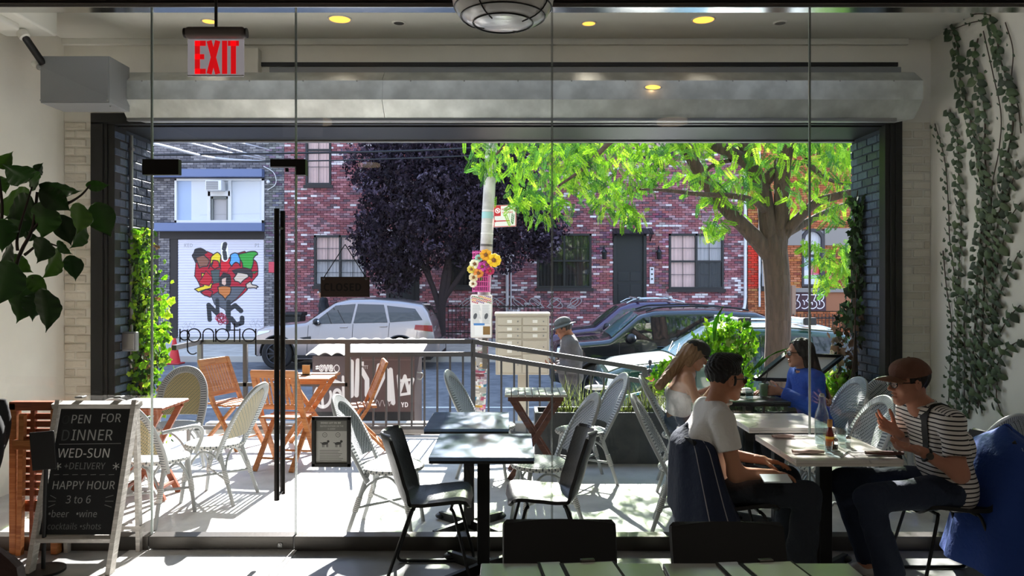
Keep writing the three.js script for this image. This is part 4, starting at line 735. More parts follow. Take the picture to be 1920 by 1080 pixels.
// ---------- railing, bin, letterboxes, pole ----------
{
  const d = 8.55, z = -d, t = thing('railing', 'grey metal railing with thin balusters round the terrace, sloping down beside ramp', 'railing');
  const top = (px) => PY(px < 885 ? 641 : lerp(640, 692, (px - 885) / 325), d), sec = (px) => top(px) - 0.14, low = (px) => (px < 885 ? 0.1 : lerp(0.1, -0.16, (px - 885) / 325));
  const x = (px) => PX(px, d);
  for (const [p, w] of [[375, 0.05], [460, 0.045], [652, 0.06], [887, 0.05], [1209, 0.06]]) obj('post', [rspan(x(p) - w / 2, x(p) + w / 2, p > 1000 ? -0.35 : 0, top(p), z + 0.02, z - 0.03)], M.railing, t);
  const seg = (a, b, fy0, h = 0.045, w = 0.05) => bar([x(a), fy0(a), z], [x(b), fy0(b), z], h, w, V(0, 1, 0));
  const side = (y) => bar([x(375), y, z], [-3.4, y, FRONT - 0.03], 0.045, 0.05);
  obj('top_rail', [seg(372, 886, top), seg(885, 1212, top)], M.railing, t); obj('top_rail', [side(top(375))], M.railing, t);
  obj('middle_rail', [seg(652, 886, sec), seg(885, 1212, sec)], M.railing, t); obj('middle_rail', [seg(375, 652, (p) => top(p) - 0.47, 0.04, 0.04)], M.railing, t); obj('middle_rail', [side(top(375) - 0.32)], M.railing, t);
  obj('bottom_rail', [seg(375, 886, low, 0.04, 0.04), seg(885, 1210, low, 0.04, 0.04)], M.railing, t);
  for (let p = 676; p < 1205; p += 24) if (Math.abs(p - 887) > 10) obj('baluster', [rspan(x(p) - 0.011, x(p) + 0.011, low(p), sec(p), z + 0.011, z - 0.011, 0.003)], M.railing, t);
}
{
  const d = 9.7, t = thing('bin_store', 'brown metal bin enclosure covered in white graffiti under a corrugated white lid', 'bin enclosure');
  const x0 = PX(586, d), x1 = PX(777, d), ym = PY(772, d), yt = PY(668, d), xm = PX(650, d);
  const g1 = canvasTex(256, 320, (g) => { g.fillStyle = '#54474a'; g.fillRect(0, 0, 256, 320); g.lineCap = 'round'; g.strokeStyle = '#f2eef0'; g.lineWidth = 9; for (const y of [60, 72]) { g.beginPath(); g.moveTo(28, y); g.lineTo(44, y - 2); g.stroke(); } g.font = 'bold 64px sans-serif'; g.lineWidth = 5; g.strokeText('ove', 50, 86); g.beginPath(); g.arc(186, 70, 20, 0, 7); g.stroke(); g.beginPath(); g.moveTo(110, 104); g.lineTo(170, 100); g.stroke(); g.globalAlpha = 0.85; g.lineWidth = 20; g.beginPath(); g.ellipse(80, 230, 62, 62, 0, -0.4, 3.9); g.stroke(); g.beginPath(); g.moveTo(66, 160); g.lineTo(80, 290); g.stroke(); g.beginPath(); g.arc(190, 220, 26, 0, 6); g.moveTo(130, 130); g.lineTo(230, 160); g.moveTo(234, 120); g.lineTo(240, 280); g.stroke(); });
  const g2 = canvasTex(512, 360, (g) => { g.fillStyle = '#54403f'; g.fillRect(0, 0, 512, 360); g.fillStyle = '#6a5352'; g.fillRect(0, 20, 512, 6); g.fillStyle = '#d8d4d6'; g.fillRect(96, 34, 30, 26); g.font = '30px sans-serif'; g.fillText('TTT', 112, 82); g.strokeStyle = '#e4e0e2'; g.lineCap = g.lineJoin = 'round'; g.globalAlpha = 0.95; for (const [w, p] of [[40, [[30, 40], [30, 250]]], [34, [[80, 30], [70, 250]]], [36, [[110, 90], [150, 150], [150, 250]]], [30, [[240, 60], [200, 270], [300, 90], [320, 280]]], [34, [[330, 90], [350, 300]]], [26, [[390, 130], [400, 230], [440, 130], [470, 230], [500, 150]]], [18, [[390, 160], [500, 150], [480, 240], [400, 250]]]]) { g.lineWidth = w; g.beginPath(); p.forEach(([a, b], i) => (i ? g.lineTo(a, b) : g.moveTo(a, b))); g.stroke(); } g.globalAlpha = 0.7; g.lineWidth = 4; g.beginPath(); g.moveTo(190, 300); for (let k = 0; k < 14; k++) g.lineTo(200 + k * 12, 300 + 24 * Math.sin(k * 2)); g.stroke(); g.globalAlpha = 1; g.fillStyle = '#efeaec'; g.font = 'bold 44px sans-serif'; g.fillText('YD', 410, 330); });
  const face = (a, b, tex) => sheet((u, v) => [lerp(a, b, u), lerp(ym, yt, v), -d], 1, 1, 0.01);
  obj('casing', [span(x0, x1, -0.33, yt, -d - 0.01, -d - 0.8)], std(0x4b3d3c, 0.6, 0.2), t);
  obj('front_panel', [face(x0, xm - 0.01)], std(0xffffff, 0.55, 0.1, { map: g1 }), t, true);
  obj('front_panel', [face(xm + 0.01, x1)], std(0xffffff, 0.55, 0.1, { map: g2 }), t, true);
  obj('plinth', [span(x0 + 0.03, x1 - 0.03, -0.35, ym, -d, -d - 0.1)], trimBlack, t);
  const wave = (u) => 0.02 * 1.8 * Math.abs(Math.sin(u * Math.PI * 9));
  obj('lid', [sheet((u, v) => [lerp(x0 - 0.06, x1 + 0.09, u), lerp(yt + 0.02, yt + 0.13, v) + wave(u), lerp(-d + 0.09, -d - 0.85, v)], 130, 4, 0.012)], std(0xeceae6, 0.5), t);
  obj('handle', [tube([[x1 + 0.02, PY(700, d), -d - 0.1], [x1 + 0.09, PY(703, d), -d - 0.1], [x1 + 0.07, PY(712, d), -d - 0.1], [x1 + 0.02, PY(712, d), -d - 0.1]], 0.012, 16, 6)], M.steel, t);
}
{
  const d = 10.3, t = thing('mailbox_unit', 'beige pedestal letterbox cabinet with two columns of numbered doors', 'letterbox'), m = std(0xb9b0a0, 0.45, 0.1), m2 = std(0xc2b9a8, 0.42, 0.1);
  const x0 = PX(929, d), x1 = PX(1030, d), y0 = PY(703, d), y1 = PY(589, d), z = -d;
  obj('cabinet', [rspan(x0, x1, y0, y1, z, z - 0.42, 0.012)], m, t);
  obj('top_cap', [rspan(x0 - 0.012, x1 + 0.012, y1 - 0.02, y1 + 0.015, z + 0.015, z - 0.43, 0.006)], m2, t);
  obj('pedestal', [rspan(PX(971, d), PX(992, d), -0.33, y0, z - 0.12, z - 0.3, 0.006), rspan(PX(960, d), PX(1003, d), -0.35, -0.32, z - 0.05, z - 0.38, 0.006)], m, t);
  const numTex = canvasTex(256, 64, (g) => { g.fillStyle = '#c9c1b2'; g.fillRect(0, 0, 256, 64); g.fillStyle = '#e9e5dc'; g.fillRect(90, 12, 76, 40); g.fillStyle = '#6b6459'; g.font = 'bold 34px sans-serif'; g.fillText('8 D', 98, 44); });
  const numMat = std(0xe8e4da, 0.45), HH = y1 - y0, xm = PX(979, d);
  for (const [a, b, rows] of [[x0 + 0.03, xm - 0.01, [[0.04, 0.3], [0.32, 0.46], [0.48, 0.58], [0.6, 0.69], [0.71, 0.8], [0.82, 0.94]]], [xm + 0.01, x1 - 0.03, [[0.04, 0.34], [0.36, 0.56], [0.6, 0.69], [0.71, 0.8], [0.82, 0.94]]]]) rows.forEach(([p, q], k) => {
    const dr = obj('door', [rspan(a, b, y0 + HH * p, y0 + HH * q, z + 0.012, z, 0.004)], m2, t);
    if (q - p < 0.16) obj('number_plate', [rspan(lerp(a, b, 0.4), lerp(a, b, 0.6), y0 + HH * ((p + q) / 2 - 0.025), y0 + HH * ((p + q) / 2 + 0.025), z + 0.016, z + 0.01, 0.002)], numMat, dr);
    obj('lock', [disc(0.01, 0.01, lerp(a, b, 0.85), y0 + HH * (p + q) / 2, z + 0.015, 10, Math.PI / 2)], M.steel, dr);
  });
}
const stickers = canvasTex(256, 1024, (g) => { R = rng(5); g.fillStyle = '#aaa49c'; g.fillRect(0, 0, 256, 1024); const cs = ['#e8e6e2', '#d9d4cc', '#c4577a', '#e2b23a', '#5a4b7a', '#efeeee', '#7a3440', '#3b8fb0', '#d7d7d4', '#2f2c30', '#b9a2b4', '#7fb3ae']; for (let k = 0; k < 150; k++) { const y = Math.pow(R(), 0.9) * 1024; g.fillStyle = cs[Math.floor(R() * cs.length)]; g.save(); g.translate(R() * 256, y); g.rotate(rr(-0.15, 0.15)); const w = rr(24, 80), h = rr(16, 60); g.fillRect(-w / 2, -h / 2, w, h); g.fillStyle = R() < 0.5 ? '#3a3338' : '#f3f1ee'; for (let q = 0; q < 4; q++) g.fillRect(-w * 0.4, -h * 0.35 + q * h * 0.2, w * rr(0.3, 0.8), Math.max(2, h * 0.07)); g.restore(); } });
{
  const d = 10.5, t = thing('utility_pole', 'leaning pale utility pole plastered with stickers and hung with flowers', 'pole');
  const c = (py) => lerp(922, 897, (py - 265) / 495), r = (py) => lerp(0.078, 0.094, (py - 265) / 495), P = (py, off = 0) => at(c(py), py, d - off);
  obj('shaft', [rod(P(815), P(-260), r(815), r(-260), 20)], std(0xffffff, 0.75, 0, { map: blotch(1, 0x9f9b96, 0xc4c0ba, 8, 40, 1), bumpMap: fineBump, bumpScale: 0.003 }), t);
  obj('sticker_wrap', [rod(P(775), P(625), r(775) + 0.004, r(625) + 0.004, 20)], std(0xffffff, 0.6, 0, { map: stickers }), t, true);
  for (const [a, b, col] of [[398, 410, 0x8fb9b6], [437, 439, 0xd5d2cc], [394, 397, 0xcac6c0], [419, 421, 0xcac6c0], [458, 462, 0x55524f]]) obj('band', [rod(P(b), P(a), r(b) + 0.003, r(a) + 0.003, 18)], std(col, 0.5), t);
  const notice = canvasTex(256, 448, (g) => { g.fillStyle = '#e7e5e4'; g.fillRect(0, 0, 256, 448); const cs = ['#c46a4a', '#7a5a8a', '#d9a23c', '#b5404e', '#6a7a4a']; for (let k = 0; k < 60; k++) { g.fillStyle = cs[k % 5]; g.beginPath(); g.arc((k * 47) % 256, (k * 31) % 80, 9, 0, 7); g.fill(); } g.fillStyle = '#9aa0a6'; for (let y = 100; y < 300; y += 9) { g.fillRect(16, y, 80 + (y * 7) % 30, 3); g.fillRect(140, y, 76 + (y * 5) % 30, 3); } g.fillStyle = '#565a60'; for (const x of [50, 190]) { g.beginPath(); g.ellipse(x, 220, 22, 34, 0.4, 0, 7); g.fill(); } g.fillStyle = '#4d86c4'; g.fillRect(30, 296, 140, 24); g.fillStyle = '#f0f0f0'; g.fillRect(44, 320, 100, 110); g.fillStyle = '#8a6a3c'; g.fillRect(150, 330, 90, 90); });
  const n0 = at(882, 634, d - 0.14), n1 = at(923, 553, d - 0.14);
  const nb = obj('notice_box', [rspan(n0.x, n1.x, n0.y, n1.y, n0.z - 0.002, n0.z - 0.05, 0.02)], std(0xcfcac4, 0.5), t);
  obj('notice_sheet', [sheet((u, v) => [lerp(n0.x + 0.012, n1.x - 0.012, u), lerp(n0.y + 0.012, n1.y - 0.012, v), n0.z + 0.001], 1, 1, 0.003)], std(0xffffff, 0.5, 0, { map: notice }), nb, true);
  obj('meter_box', [rspan(PX(905, d), PX(914, d), PY(690, d), PY(632, d), -d + 0.12, -d + 0.06, 0.01)], std(0x5a5550, 0.5), t);
  // pink net bag with cloth flowers
  const s = thing('flower_bag', 'pink net bag tied to the sticker-covered pole, full of bright artificial flowers', 'flower bag'), pink = std(0xd2559c, 0.6);
  const wires = []; for (let k = 0; k < 9; k++) { const px = lerp(887, 918, k / 8); wires.push(tube([at(px, 470, d - 0.16), at(px + 0.6, 510, d - 0.17), at(px - 0.4, 548, d - 0.155)], 0.008, 10, 5)); } for (let y = 474; y < 550; y += 9) wires.push(tube([at(886, y, d - 0.1), at(892, y, d - 0.165), at(903, y, d - 0.19), at(914, y, d - 0.165), at(919, y, d - 0.1)], 0.008, 12, 5));
  obj('net', wires, pink, s); obj('lining', [sheet((u, v) => at(lerp(890, 916, u), lerp(546, 470, v), d - 0.12 - 0.04 * Math.sin(u * Math.PI)), 8, 6, 0.01)], std(0x8f3d74, 0.8), s);
  obj('green_leaf', [ball(0.04, ...at(902, 520, d - 0.15).toArray(), 0.8, 1.6, 0.6)], std(0x3cae3a, 0.6), s);
  R = rng(31);
  for (const [x, y, col, q] of [[926, 488, 0xf2c21a, 0.1], [911, 478, 0xe9a21c, 0.085], [890, 495, 0xe8e0c0, 0.07], [897, 512, 0xe08a3a, 0.07], [919, 508, 0xb01e50, 0.06], [888, 520, 0xdccba0, 0.065], [904, 500, 0xc23c9a, 0.07], [884, 505, 0xd8c04a, 0.06], [898, 484, 0x8fb8a4, 0.055], [912, 496, 0x8d2c6e, 0.06], [887, 532, 0xe6dcc6, 0.055]]) {
    const p = at(x, y, d - 0.22), pet = [];
    for (let k = 0; k < 9; k++) { const a = k * 0.7; pet.push(ball(q * 0.42, p.x + Math.cos(a) * q * 0.6, p.y + Math.sin(a) * q * 0.6, p.z + 0.01 * (k % 2), 1, 0.8, 0.35, 8, 6)); }
    const f = obj('flower', pet, std(col, 0.6), s); obj('flower_centre', [ball(q * 0.3, p.x, p.y, p.z + 0.02, 1, 1, 0.6, 8, 6)], std(0x7a4a1c, 0.7), f);
  }
  const signTex = canvasTex(256, 256, (g) => { g.fillStyle = '#ece9e8'; g.fillRect(0, 0, 256, 256); g.strokeStyle = '#c0202c'; g.lineWidth = 8; g.strokeRect(6, 6, 244, 244); g.fillStyle = '#c0202c'; g.fillRect(6, 6, 74, 120); g.strokeStyle = '#fff'; g.lineWidth = 9; g.beginPath(); g.arc(44, 64, 26, 0, 7); g.moveTo(26, 46); g.lineTo(62, 82); g.stroke(); g.fillStyle = '#fff'; g.font = 'bold 40px sans-serif'; g.fillText('P', 32, 78); g.fillStyle = '#c0202c'; g.font = 'bold 26px sans-serif'; g.fillText('NO PARKING', 88, 60); g.fillText('ANY TIME', 96, 96); g.fillRect(22, 178, 160, 13); g.beginPath(); g.moveTo(22, 164); g.lineTo(6, 184); g.lineTo(22, 204); g.fill(); });
  const g = thing('parking_sign', 'white and red parking sign fixed to the leaning pole under the leaves', 'street sign'), a = at(926, 427, d), b = at(968, 386, d);
  obj('plate', [sheet((u, v) => [lerp(a.x, b.x, u), lerp(a.y, b.y, v) + 0.012 * u, a.z + 0.06], 1, 1, 0.006)], std(0xffffff, 0.4, 0.1, { map: signTex }), g, true);
  obj('bracket', [rod([a.x - 0.06, (a.y + b.y) / 2, a.z], [a.x + 0.03, (a.y + b.y) / 2, a.z + 0.055], 0.01)], M.steel, g);
}
{ // bicycle behind the railing
  const t = thing('bicycle', 'parked bicycle with pale saddle and dark handlebars beyond the railing', 'bicycle', [PX(1160, 9.3), -0.35, -9.3]), sil = std(0xb0b4b8, 0.3, 0.7), dk = std(0x17181b, 0.5), teal = std(0x2f6f8a, 0.3, 0.3);
  for (const x of [-0.5, 0.5]) { const w = obj('wheel', [xf(new THREE.TorusGeometry(0.32, 0.02, 8, 36), [x, 0.34, 0])], tyre, t); const sp = []; for (let k = 0; k < 14; k++) { const a = k / 7 * Math.PI; sp.push(rod([x, 0.34, 0], [x + 0.31 * Math.cos(a), 0.34 + 0.31 * Math.sin(a), 0], 0.002, 0.002, 4)); } obj('spokes', sp, sil, w); }
  obj('frame', [rod([-0.5, 0.34, 0], [-0.12, 0.3, 0], 0.014), rod([-0.12, 0.3, 0], [-0.24, 0.72, 0], 0.017), rod([-0.12, 0.3, 0], [0.36, 0.66, 0], 0.019), rod([-0.2, 0.62, 0], [0.34, 0.74, 0], 0.017), rod([-0.5, 0.34, 0], [-0.21, 0.64, 0], 0.012)], teal, t);
  obj('fork', [rod([0.5, 0.34, 0], [0.36, 0.68, 0], 0.015), rod([0.36, 0.64, 0], [0.31, 0.9, 0], 0.016)], dk, t);
  obj('handlebar', [tube([[0.2, 0.98, 0.28], [0.3, 0.97, 0.2], [0.33, 0.93, 0.04], [0.33, 0.93, -0.04], [0.3, 0.97, -0.2], [0.2, 0.98, -0.28]], 0.013, 24, 8), ball(0.045, 0.36, 0.98, 0.06), rod([0.33, 0.93, 0.1], [0.36, 1.08, 0.1], 0.006), ball(0.05, 0.36, 1.1, 0.1, 0.4, 0.8, 1)], dk, t);
  obj('lamp', [ball(0.04, 0.39, 0.9, 0)], std(0xb32a3c, 0.3), t);
  obj('saddle', [ball(0.13, -0.27, 0.79, 0, 1.1, 0.25, 0.6)], std(0xd6d2cc, 0.5), t); obj('saddle', [ball(0.1, -0.22, 0.79, 0, 1.2, 0.22, 0.35)], std(0xd6d2cc, 0.5), t);
  obj('crank', [disc(0.09, 0.01, -0.12, 0.3, 0.03, 20, Math.PI / 2), rod([-0.12, 0.3, 0.05], [-0.02, 0.17, 0.05], 0.01), box(0.09, 0.02, 0.05, -0.02, 0.16, 0.09)], dk, t);
}
// ---------- planters and plants ----------
const planterMat = std(0xffffff, 0.7, 0, { map: blotch(1.2, 0x45494a, 0x585c5c, 8, 50, 1), bumpMap: fineBump, bumpScale: 0.002 }), soil = std(0x2a211b, 0.95);
function planter(x0, x1, z0, z1, h, label) {
  const t = thing('planter', label, 'planter', [0, 0, 0], 0), w = 0.035;
  obj('trough', [rspan(x0, x1, 0, h, z0, z0 - w), rspan(x0, x1, 0, h, z1 + w, z1), rspan(x0, x0 + w, 0, h, z0 - w, z1 + w), rspan(x1 - w, x1, 0, h, z0 - w, z1 + w), span(x0 + w, x1 - w, 0.001, 0.05, z0 - w, z1 + w)], planterMat, t);
  obj('soil', [span(x0 + w, x1 - w, h - 0.09, h - 0.05, z0 - w, z1 + w)], soil, t);
  return t;
}
planter(PX(1003, 7.25), 1.48, -7.25, -7.62, 0.48, 'long dark grey planter with grasses behind the two pale bistro chairs');
planter(1.5, 3.28, -7.3, -7.68, 0.48, 'dark grey planter with leafy bushes behind the seated women');
{
  R = rng(91);
  const blade = (x, z, h, lean, a) => sheet((u, v) => [x + Math.cos(a) * lean * v * v + (u - 0.5) * 0.008 * (1 - v), 0.42 + h * v * (1 - 0.25 * lean * v), z + Math.sin(a) * lean * v * v], 1, 5, 0.001);
  const t = thing('grass_clump', 'thin yellow-green ornamental grass in the long grey planter', 'grass'), g = [];
  for (let k = 0; k < 240; k++) { const c = [0.5, 0.72, 1.05, 1.28, 1.4][k % 5]; g.push(blade(c + rr(-0.1, 0.1), -7.43 + rr(-0.1, 0.1), rr(0.15, 0.42), rr(0.03, 0.2), rr(0, 6.28))); }
  tag(obj('blades', g, leafMat(0x7a8a3c, 0.35), t), null, null, null, 'stuff');
  const gl = leafShape([[0, 0, 0, 0.07, 0.022, 0, 0.01], [0.01, 0.01, 0, 0.06, 0.02, 1, 0.01], [-0.01, 0.015, 0, 0.06, 0.02, -1.1, 0.01], [0, 0.04, 0, 0.06, 0.018, 0.4, 0.01]]);
  const bush = (name, label, cat, stems, n, pal, where, tr = 0.55) => {
    const b = thing(name, label, cat), list = [];
    for (let k = 0; k < n; k++) { const [p, s] = where(); list.push([mat4(p, [rr(-1.2, 1.2), rr(-3.1, 3.1), rr(-1.5, 1.5)], [s, s, s]), pick(pal)]); }
    if (stems.length) obj('stems', stems, darkBark, b);
    grove('foliage', gl, leafMat(0xffffff, tr), list, b);
    return b;
  };
  const green = [[0x86bd2c, 3], [0xb2d83a, 3], [0x5c9a2c, 1.6], [0xd2e48a, 1.2]];
  const blob = (x, y, z, a, b, c) => () => { const v = V(rr(-1, 1), rr(-1, 1), rr(-1, 1)); while (v.lengthSq() > 1) v.set(rr(-1, 1), rr(-1, 1), rr(-1, 1)); return [V(x + v.x * a, y + v.y * b, z + v.z * c), rr(0.7, 1.3)]; };
  const c = at(1364, 640, 7.5);
  const big = bush('bush', 'tall bright green bush in the planter behind the table of two women', 'bush', [0, 1, 2, 3, 4].map((k) => taper([[c.x + (k - 2) * 0.04, 0.4, -7.5], [c.x + (k - 2) * 0.07, 0.8, -7.5], [c.x + (k - 2) * 0.11, 1.25, -7.45]], [0.01, 0.008, 0.003], 10, 5)), 400, green, (() => { const f1 = blob(c.x, 1.1, -7.5, 0.3, 0.24, 0.16), f2 = blob(c.x + 0.1, 0.82, -7.5, 0.24, 0.34, 0.14); return () => (R() < 0.6 ? f1() : f2()); })());
  for (const [pts, w] of [[[[1338, 640], [1342, 600], [1356, 573]], 0.05], [[[1420, 690], [1440, 668], [1480, 652]], 0.09], [[[1405, 700], [1415, 690], [1430, 668]], 0.07]]) { const q = pts.map(([x, y]) => at(x, y, 7.3)); const cv = new THREE.CatmullRomCurve3(q); obj('large_leaf', [sheet((u, v) => { const p = cv.getPoint(v); return p.add(V((u - 0.5) * w * Math.sin(Math.PI * Math.min(1, v * 0.9 + 0.1)), (u - 0.5) * w * 0.6 * Math.sin(Math.PI * Math.min(1, v * 0.9 + 0.1)), Math.abs(u - 0.5) * 0.03)); }, 4, 10, 0.002)], leafMat(0x6aa838, 0.4), big); }
  bush('shrub', 'small yellow-green shrub in the planter beside the capped woman', 'shrub', [], 90, green, blob(PX(1255, 7.4), 0.78, -7.42, 0.16, 0.18, 0.1));
  bush('shrub', 'speckled grey-green low shrub seen under the black cafe table', 'shrub', [], 260, [[0x6f8468, 3], [0x94a68c, 2], [0x465a42, 2]], blob(2.1, 0.52, -7.42, 0.5, 0.1, 0.1), 0.3);
  bush('shrub', 'mixed green leaves of the shrub beside the framed tilted board', 'shrub', [], 170, green, blob(PX(1560, 7.4), 0.68, -7.45, 0.3, 0.22, 0.12));
  // ivy on both reveals
  const ivyLeaf = leafShape([[0, 0, 0, 0.07, 0.035, 0, 0.008], [0, 0.01, 0, 0.055, 0.022, 0.9, 0.006], [0, 0.01, 0, 0.055, 0.022, -0.9, 0.006]]);
  const ivyStem = (pts, r) => taper(pts, [r, r * 0.8, r * 0.5], 20, 5);
  const iv = thing('climbing_ivy', 'bushy sunlit ivy climbing the blue brick reveal beside the door', 'ivy'), list = [];
  obj('stem', [0, 1, 2, 3].map((k) => ivyStem([[OL + 0.06 + k * 0.03, 0.02, -7.3 - k * 0.1], [OL + 0.08, 1.0, -7.35 - k * 0.1], [OL + 0.05, 2.1 - k * 0.15, -7.3 - k * 0.09]], 0.008)), std(0x6a5238, 0.9), iv);
  for (let k = 0; k < 1150; k++) { const y = 0.02 + 2.2 * Math.pow(R(), 0.8), w = 0.3 * Math.pow(1 - y / 2.35, 0.5) + 0.05, z = -7.22 - rr(0, 1) * rr(0.3, 1) * 0.5, s = rr(0.5, 1.05); list.push([mat4([OL + 0.03 + Math.abs(rr(-1, 1) * rr(0, 1)) * w, y, z], [rr(-0.9, 0.9), rr(-2, 2), Math.PI + rr(-1, 1)], [s, s, s]), pick([[0x8cc22a, 3], [0xb7d83a, 2], [0x4d7a24, 2], [0x27451e, 2], [0x8a6a4a, 0.4]])]); }
  for (let k = 0; k < 110; k++) { const p = at(rr(285, 318), rr(560, 680), 7.9), s = rr(0.8, 1.4); list.push([mat4([p.x, p.y, p.z], [rr(-0.9, 0.9), rr(-2, 2), Math.PI + rr(-1, 1)], [s, s, s]), pick([[0x9ccf2a, 3], [0xc3e03a, 2], [0x4d7a24, 1]])]); }
  grove('foliage', ivyLeaf, leafMat(0xffffff, 0.5), list, iv);
  const sb = thing('outlet_box', 'grey weatherproof box on the blue bricks among the sunlit ivy', 'outlet box', at(244, 640, 7.15)); obj('casing', [rbox(0.14, 0.18, 0.06, 0.012)], M.greyBox, sb); obj('cover', [rbox(0.11, 0.15, 0.02, 0.006, 0, 0, 0.035)], M.steel, sb);
  const dr = thing('drain_pipe', 'slim grey vertical pipe on the blue bricks beside the ivy', 'pipe'); obj('pipe', [rod([OL + 0.03, 0.9, -7.25], [OL + 0.03, OT - 0.05, -7.25], 0.018)], M.steel, dr); obj('clip', [0.9, 2.1, 2.9].map((y) => box(0.05, 0.025, 0.05, OL + 0.025, y + 0.05, -7.25)), M.steel, dr);
  const iv2 = thing('dry_ivy', 'half dried ivy trailing down the blue brick reveal near capped man', 'ivy'), l2 = [];
  const st = []; for (let k = 0; k < 5; k++) st.push(tube([[OR - 0.03, 2.6 - k * 0.2, -7.55 + k * 0.02], [OR - 0.07, 1.8, -7.6 + k * 0.03], [OR - 0.06 - k * 0.03, 1.0, -7.5 + k * 0.05], [OR - 0.1 - k * 0.05, 0.5, -7.4 + k * 0.05]], 0.006, 24, 5));
  obj('stem', st, std(0x4a3a2e, 0.9), iv2);
  for (let k = 0; k < 420; k++) { const y = rr(0.45, 2.55), dryness = sstep(1.5, 1.0, y), s = rr(0.7, 1.4), w = 0.05 + 0.26 * sstep(1.9, 0.9, y); l2.push([mat4([OR - 0.02 - R() * w, y, -7.5 + rr(-0.16, 0.08)], [rr(-0.9, 0.9), rr(-2, 2), Math.PI + rr(-1.2, 1.2)], [s, s, s]), R() < dryness * 0.8 ? pick([[0x7a5a44, 2], [0xa08068, 1.4], [0xb8a68a, 1], [0x3a2a22, 1]]) : pick([[0x2f4a24, 3], [0x1f341c, 2], [0x4f7a34, 1]])]); }
  grove('foliage', ivyLeaf, leafMat(0xffffff, 0.3), l2, iv2);
  // vine on the white side wall: about three hundred leaves of its own, the rest in one mass
  const vine = thing('wall_vine', 'creeping vine with small dark leaves climbing the white side wall', 'vine');
  const W = (px, py, off = 0.012) => { const d = XR * F / (px - 960); return V(XR - off, EYE - (py - HORIZON) * d / F, -d); };
  const runs = [
    [[1785, 40], [1800, 90], [1804, 140], [1814, 190], [1830, 250], [1839, 310], [1846, 380], [1843, 450], [1838, 520], [1832, 600], [1826, 700], [1822, 775]],
    [[1838, 72], [1832, 115], [1842, 160], [1851, 215], [1853, 300], [1858, 380], [1853, 470], [1850, 560], [1843, 650], [1838, 765]],
    [[1862, 28], [1872, 70], [1880, 112], [1895, 150], [1901, 200], [1903, 245], [1891, 310], [1881, 380], [1871, 450], [1867, 520], [1865, 620], [1859, 745]],
    [[1888, 42], [1904, 95], [1902, 160], [1912, 200], [1919, 250]],
    [[1848, 58], [1868, 140], [1880, 215], [1877, 285], [1866, 350], [1862, 430]],
    [[1758, 232], [1774, 300], [1782, 380], [1786, 450], [1793, 520], [1797, 560]],
    [[1784, 205], [1799, 260], [1803, 330], [1805, 430], [1801, 520], [1801, 620], [1796, 772]],
    [[1772, 470], [1780, 540], [1787, 610], [1785, 700], [1783, 768]],
    [[1866, 600], [1882, 540], [1902, 500], [1919, 470]], [[1865, 650], [1893, 600], [1919, 572]], [[1862, 715], [1888, 660], [1919, 636]], [[1878, 400], [1900, 345], [1914, 300]], [[1868, 520], [1884, 460], [1900, 410], [1917, 380]],
    [[1812, 640], [1814, 700], [1810, 772]], [[1848, 640], [1836, 720], [1846, 775]], [[1820, 540], [1812, 600], [1815, 660]], [[1880, 690], [1874, 740], [1880, 775]],
    [[1862, 28], [1835, 26], [1800, 34], [1772, 34]], [[1856, 36], [1820, 44], [1775, 62]],
  ];
  const unit = join(sheet((u, v) => { const s = (u - 0.5) * 2, w = Math.pow(Math.sin(Math.PI * Math.min(1, 0.12 + v * 0.88)), 0.7) * (1 - 0.45 * v) * 0.52; return [s * w, v + (v < 0.2 ? -0.12 * Math.abs(s) : 0), 0.12 * (1 - s * s) - 0.1 * v * v]; }, 4, 5, 0.03));
  const leafMats = [0x3b5230, 0x4a6238, 0x2e4228, 0x5b6f44].map((c) => phys(c, 0.6, { transmission: 0.15, thickness: 0 })), rest = [], stemsG = [];
  runs.forEach((run, k) => {
    const q = run.map(([x, y], i) => W(x, y, 0.012 + 0.006 * ((i + k) % 3)));
    stemsG.push(tube(q, k < 3 ? 0.007 : 0.0045, q.length * 5, 5));
    const cv = new THREE.CatmullRomCurve3(q), L = cv.getLength(), bare = k === 3 || k === 4 || k === 17 || k === 18, full = k < 3 || k === 6 || k === 13;
    for (let s = 0.02, i = 0; s < L; s += (bare ? 0.09 : full ? 0.034 : 0.045) * rr(0.8, 1.2), i++) {
      const p = cv.getPointAt(s / L), size = (bare ? 0.028 : k === 5 || k === 7 ? 0.042 : rr(0.052, 0.088));
      const m = mat4([p.x - rr(0.008, 0.035), p.y, p.z + (i % 2 ? 1 : -1) * 0.018], [0, -Math.PI / 2 + rr(-0.5, 0.5), 0], [1, 1, 1]).multiply(mat4([0, 0, 0], [rr(0.1, 0.6), 0, Math.PI + (i % 2 ? 0.9 : -0.9) + rr(-0.3, 0.3)], [size, size, size]));
      rest.push([m, size]);
    }
  });
  obj('stem', stemsG, std(0x4d4034, 0.9), vine);
  rest.sort((a, b) => b[1] - a[1]);
  rest.slice(0, 290).forEach(([m]) => { const l = mesh('leaf', unit, leafMats[Math.floor(R() * 4)], vine); m.decompose(l.position, l.quaternion, l.scale); });
  grove('small_leaves', unit, leafMats[0], rest.slice(290).map(([m]) => [m, null]), vine);
}
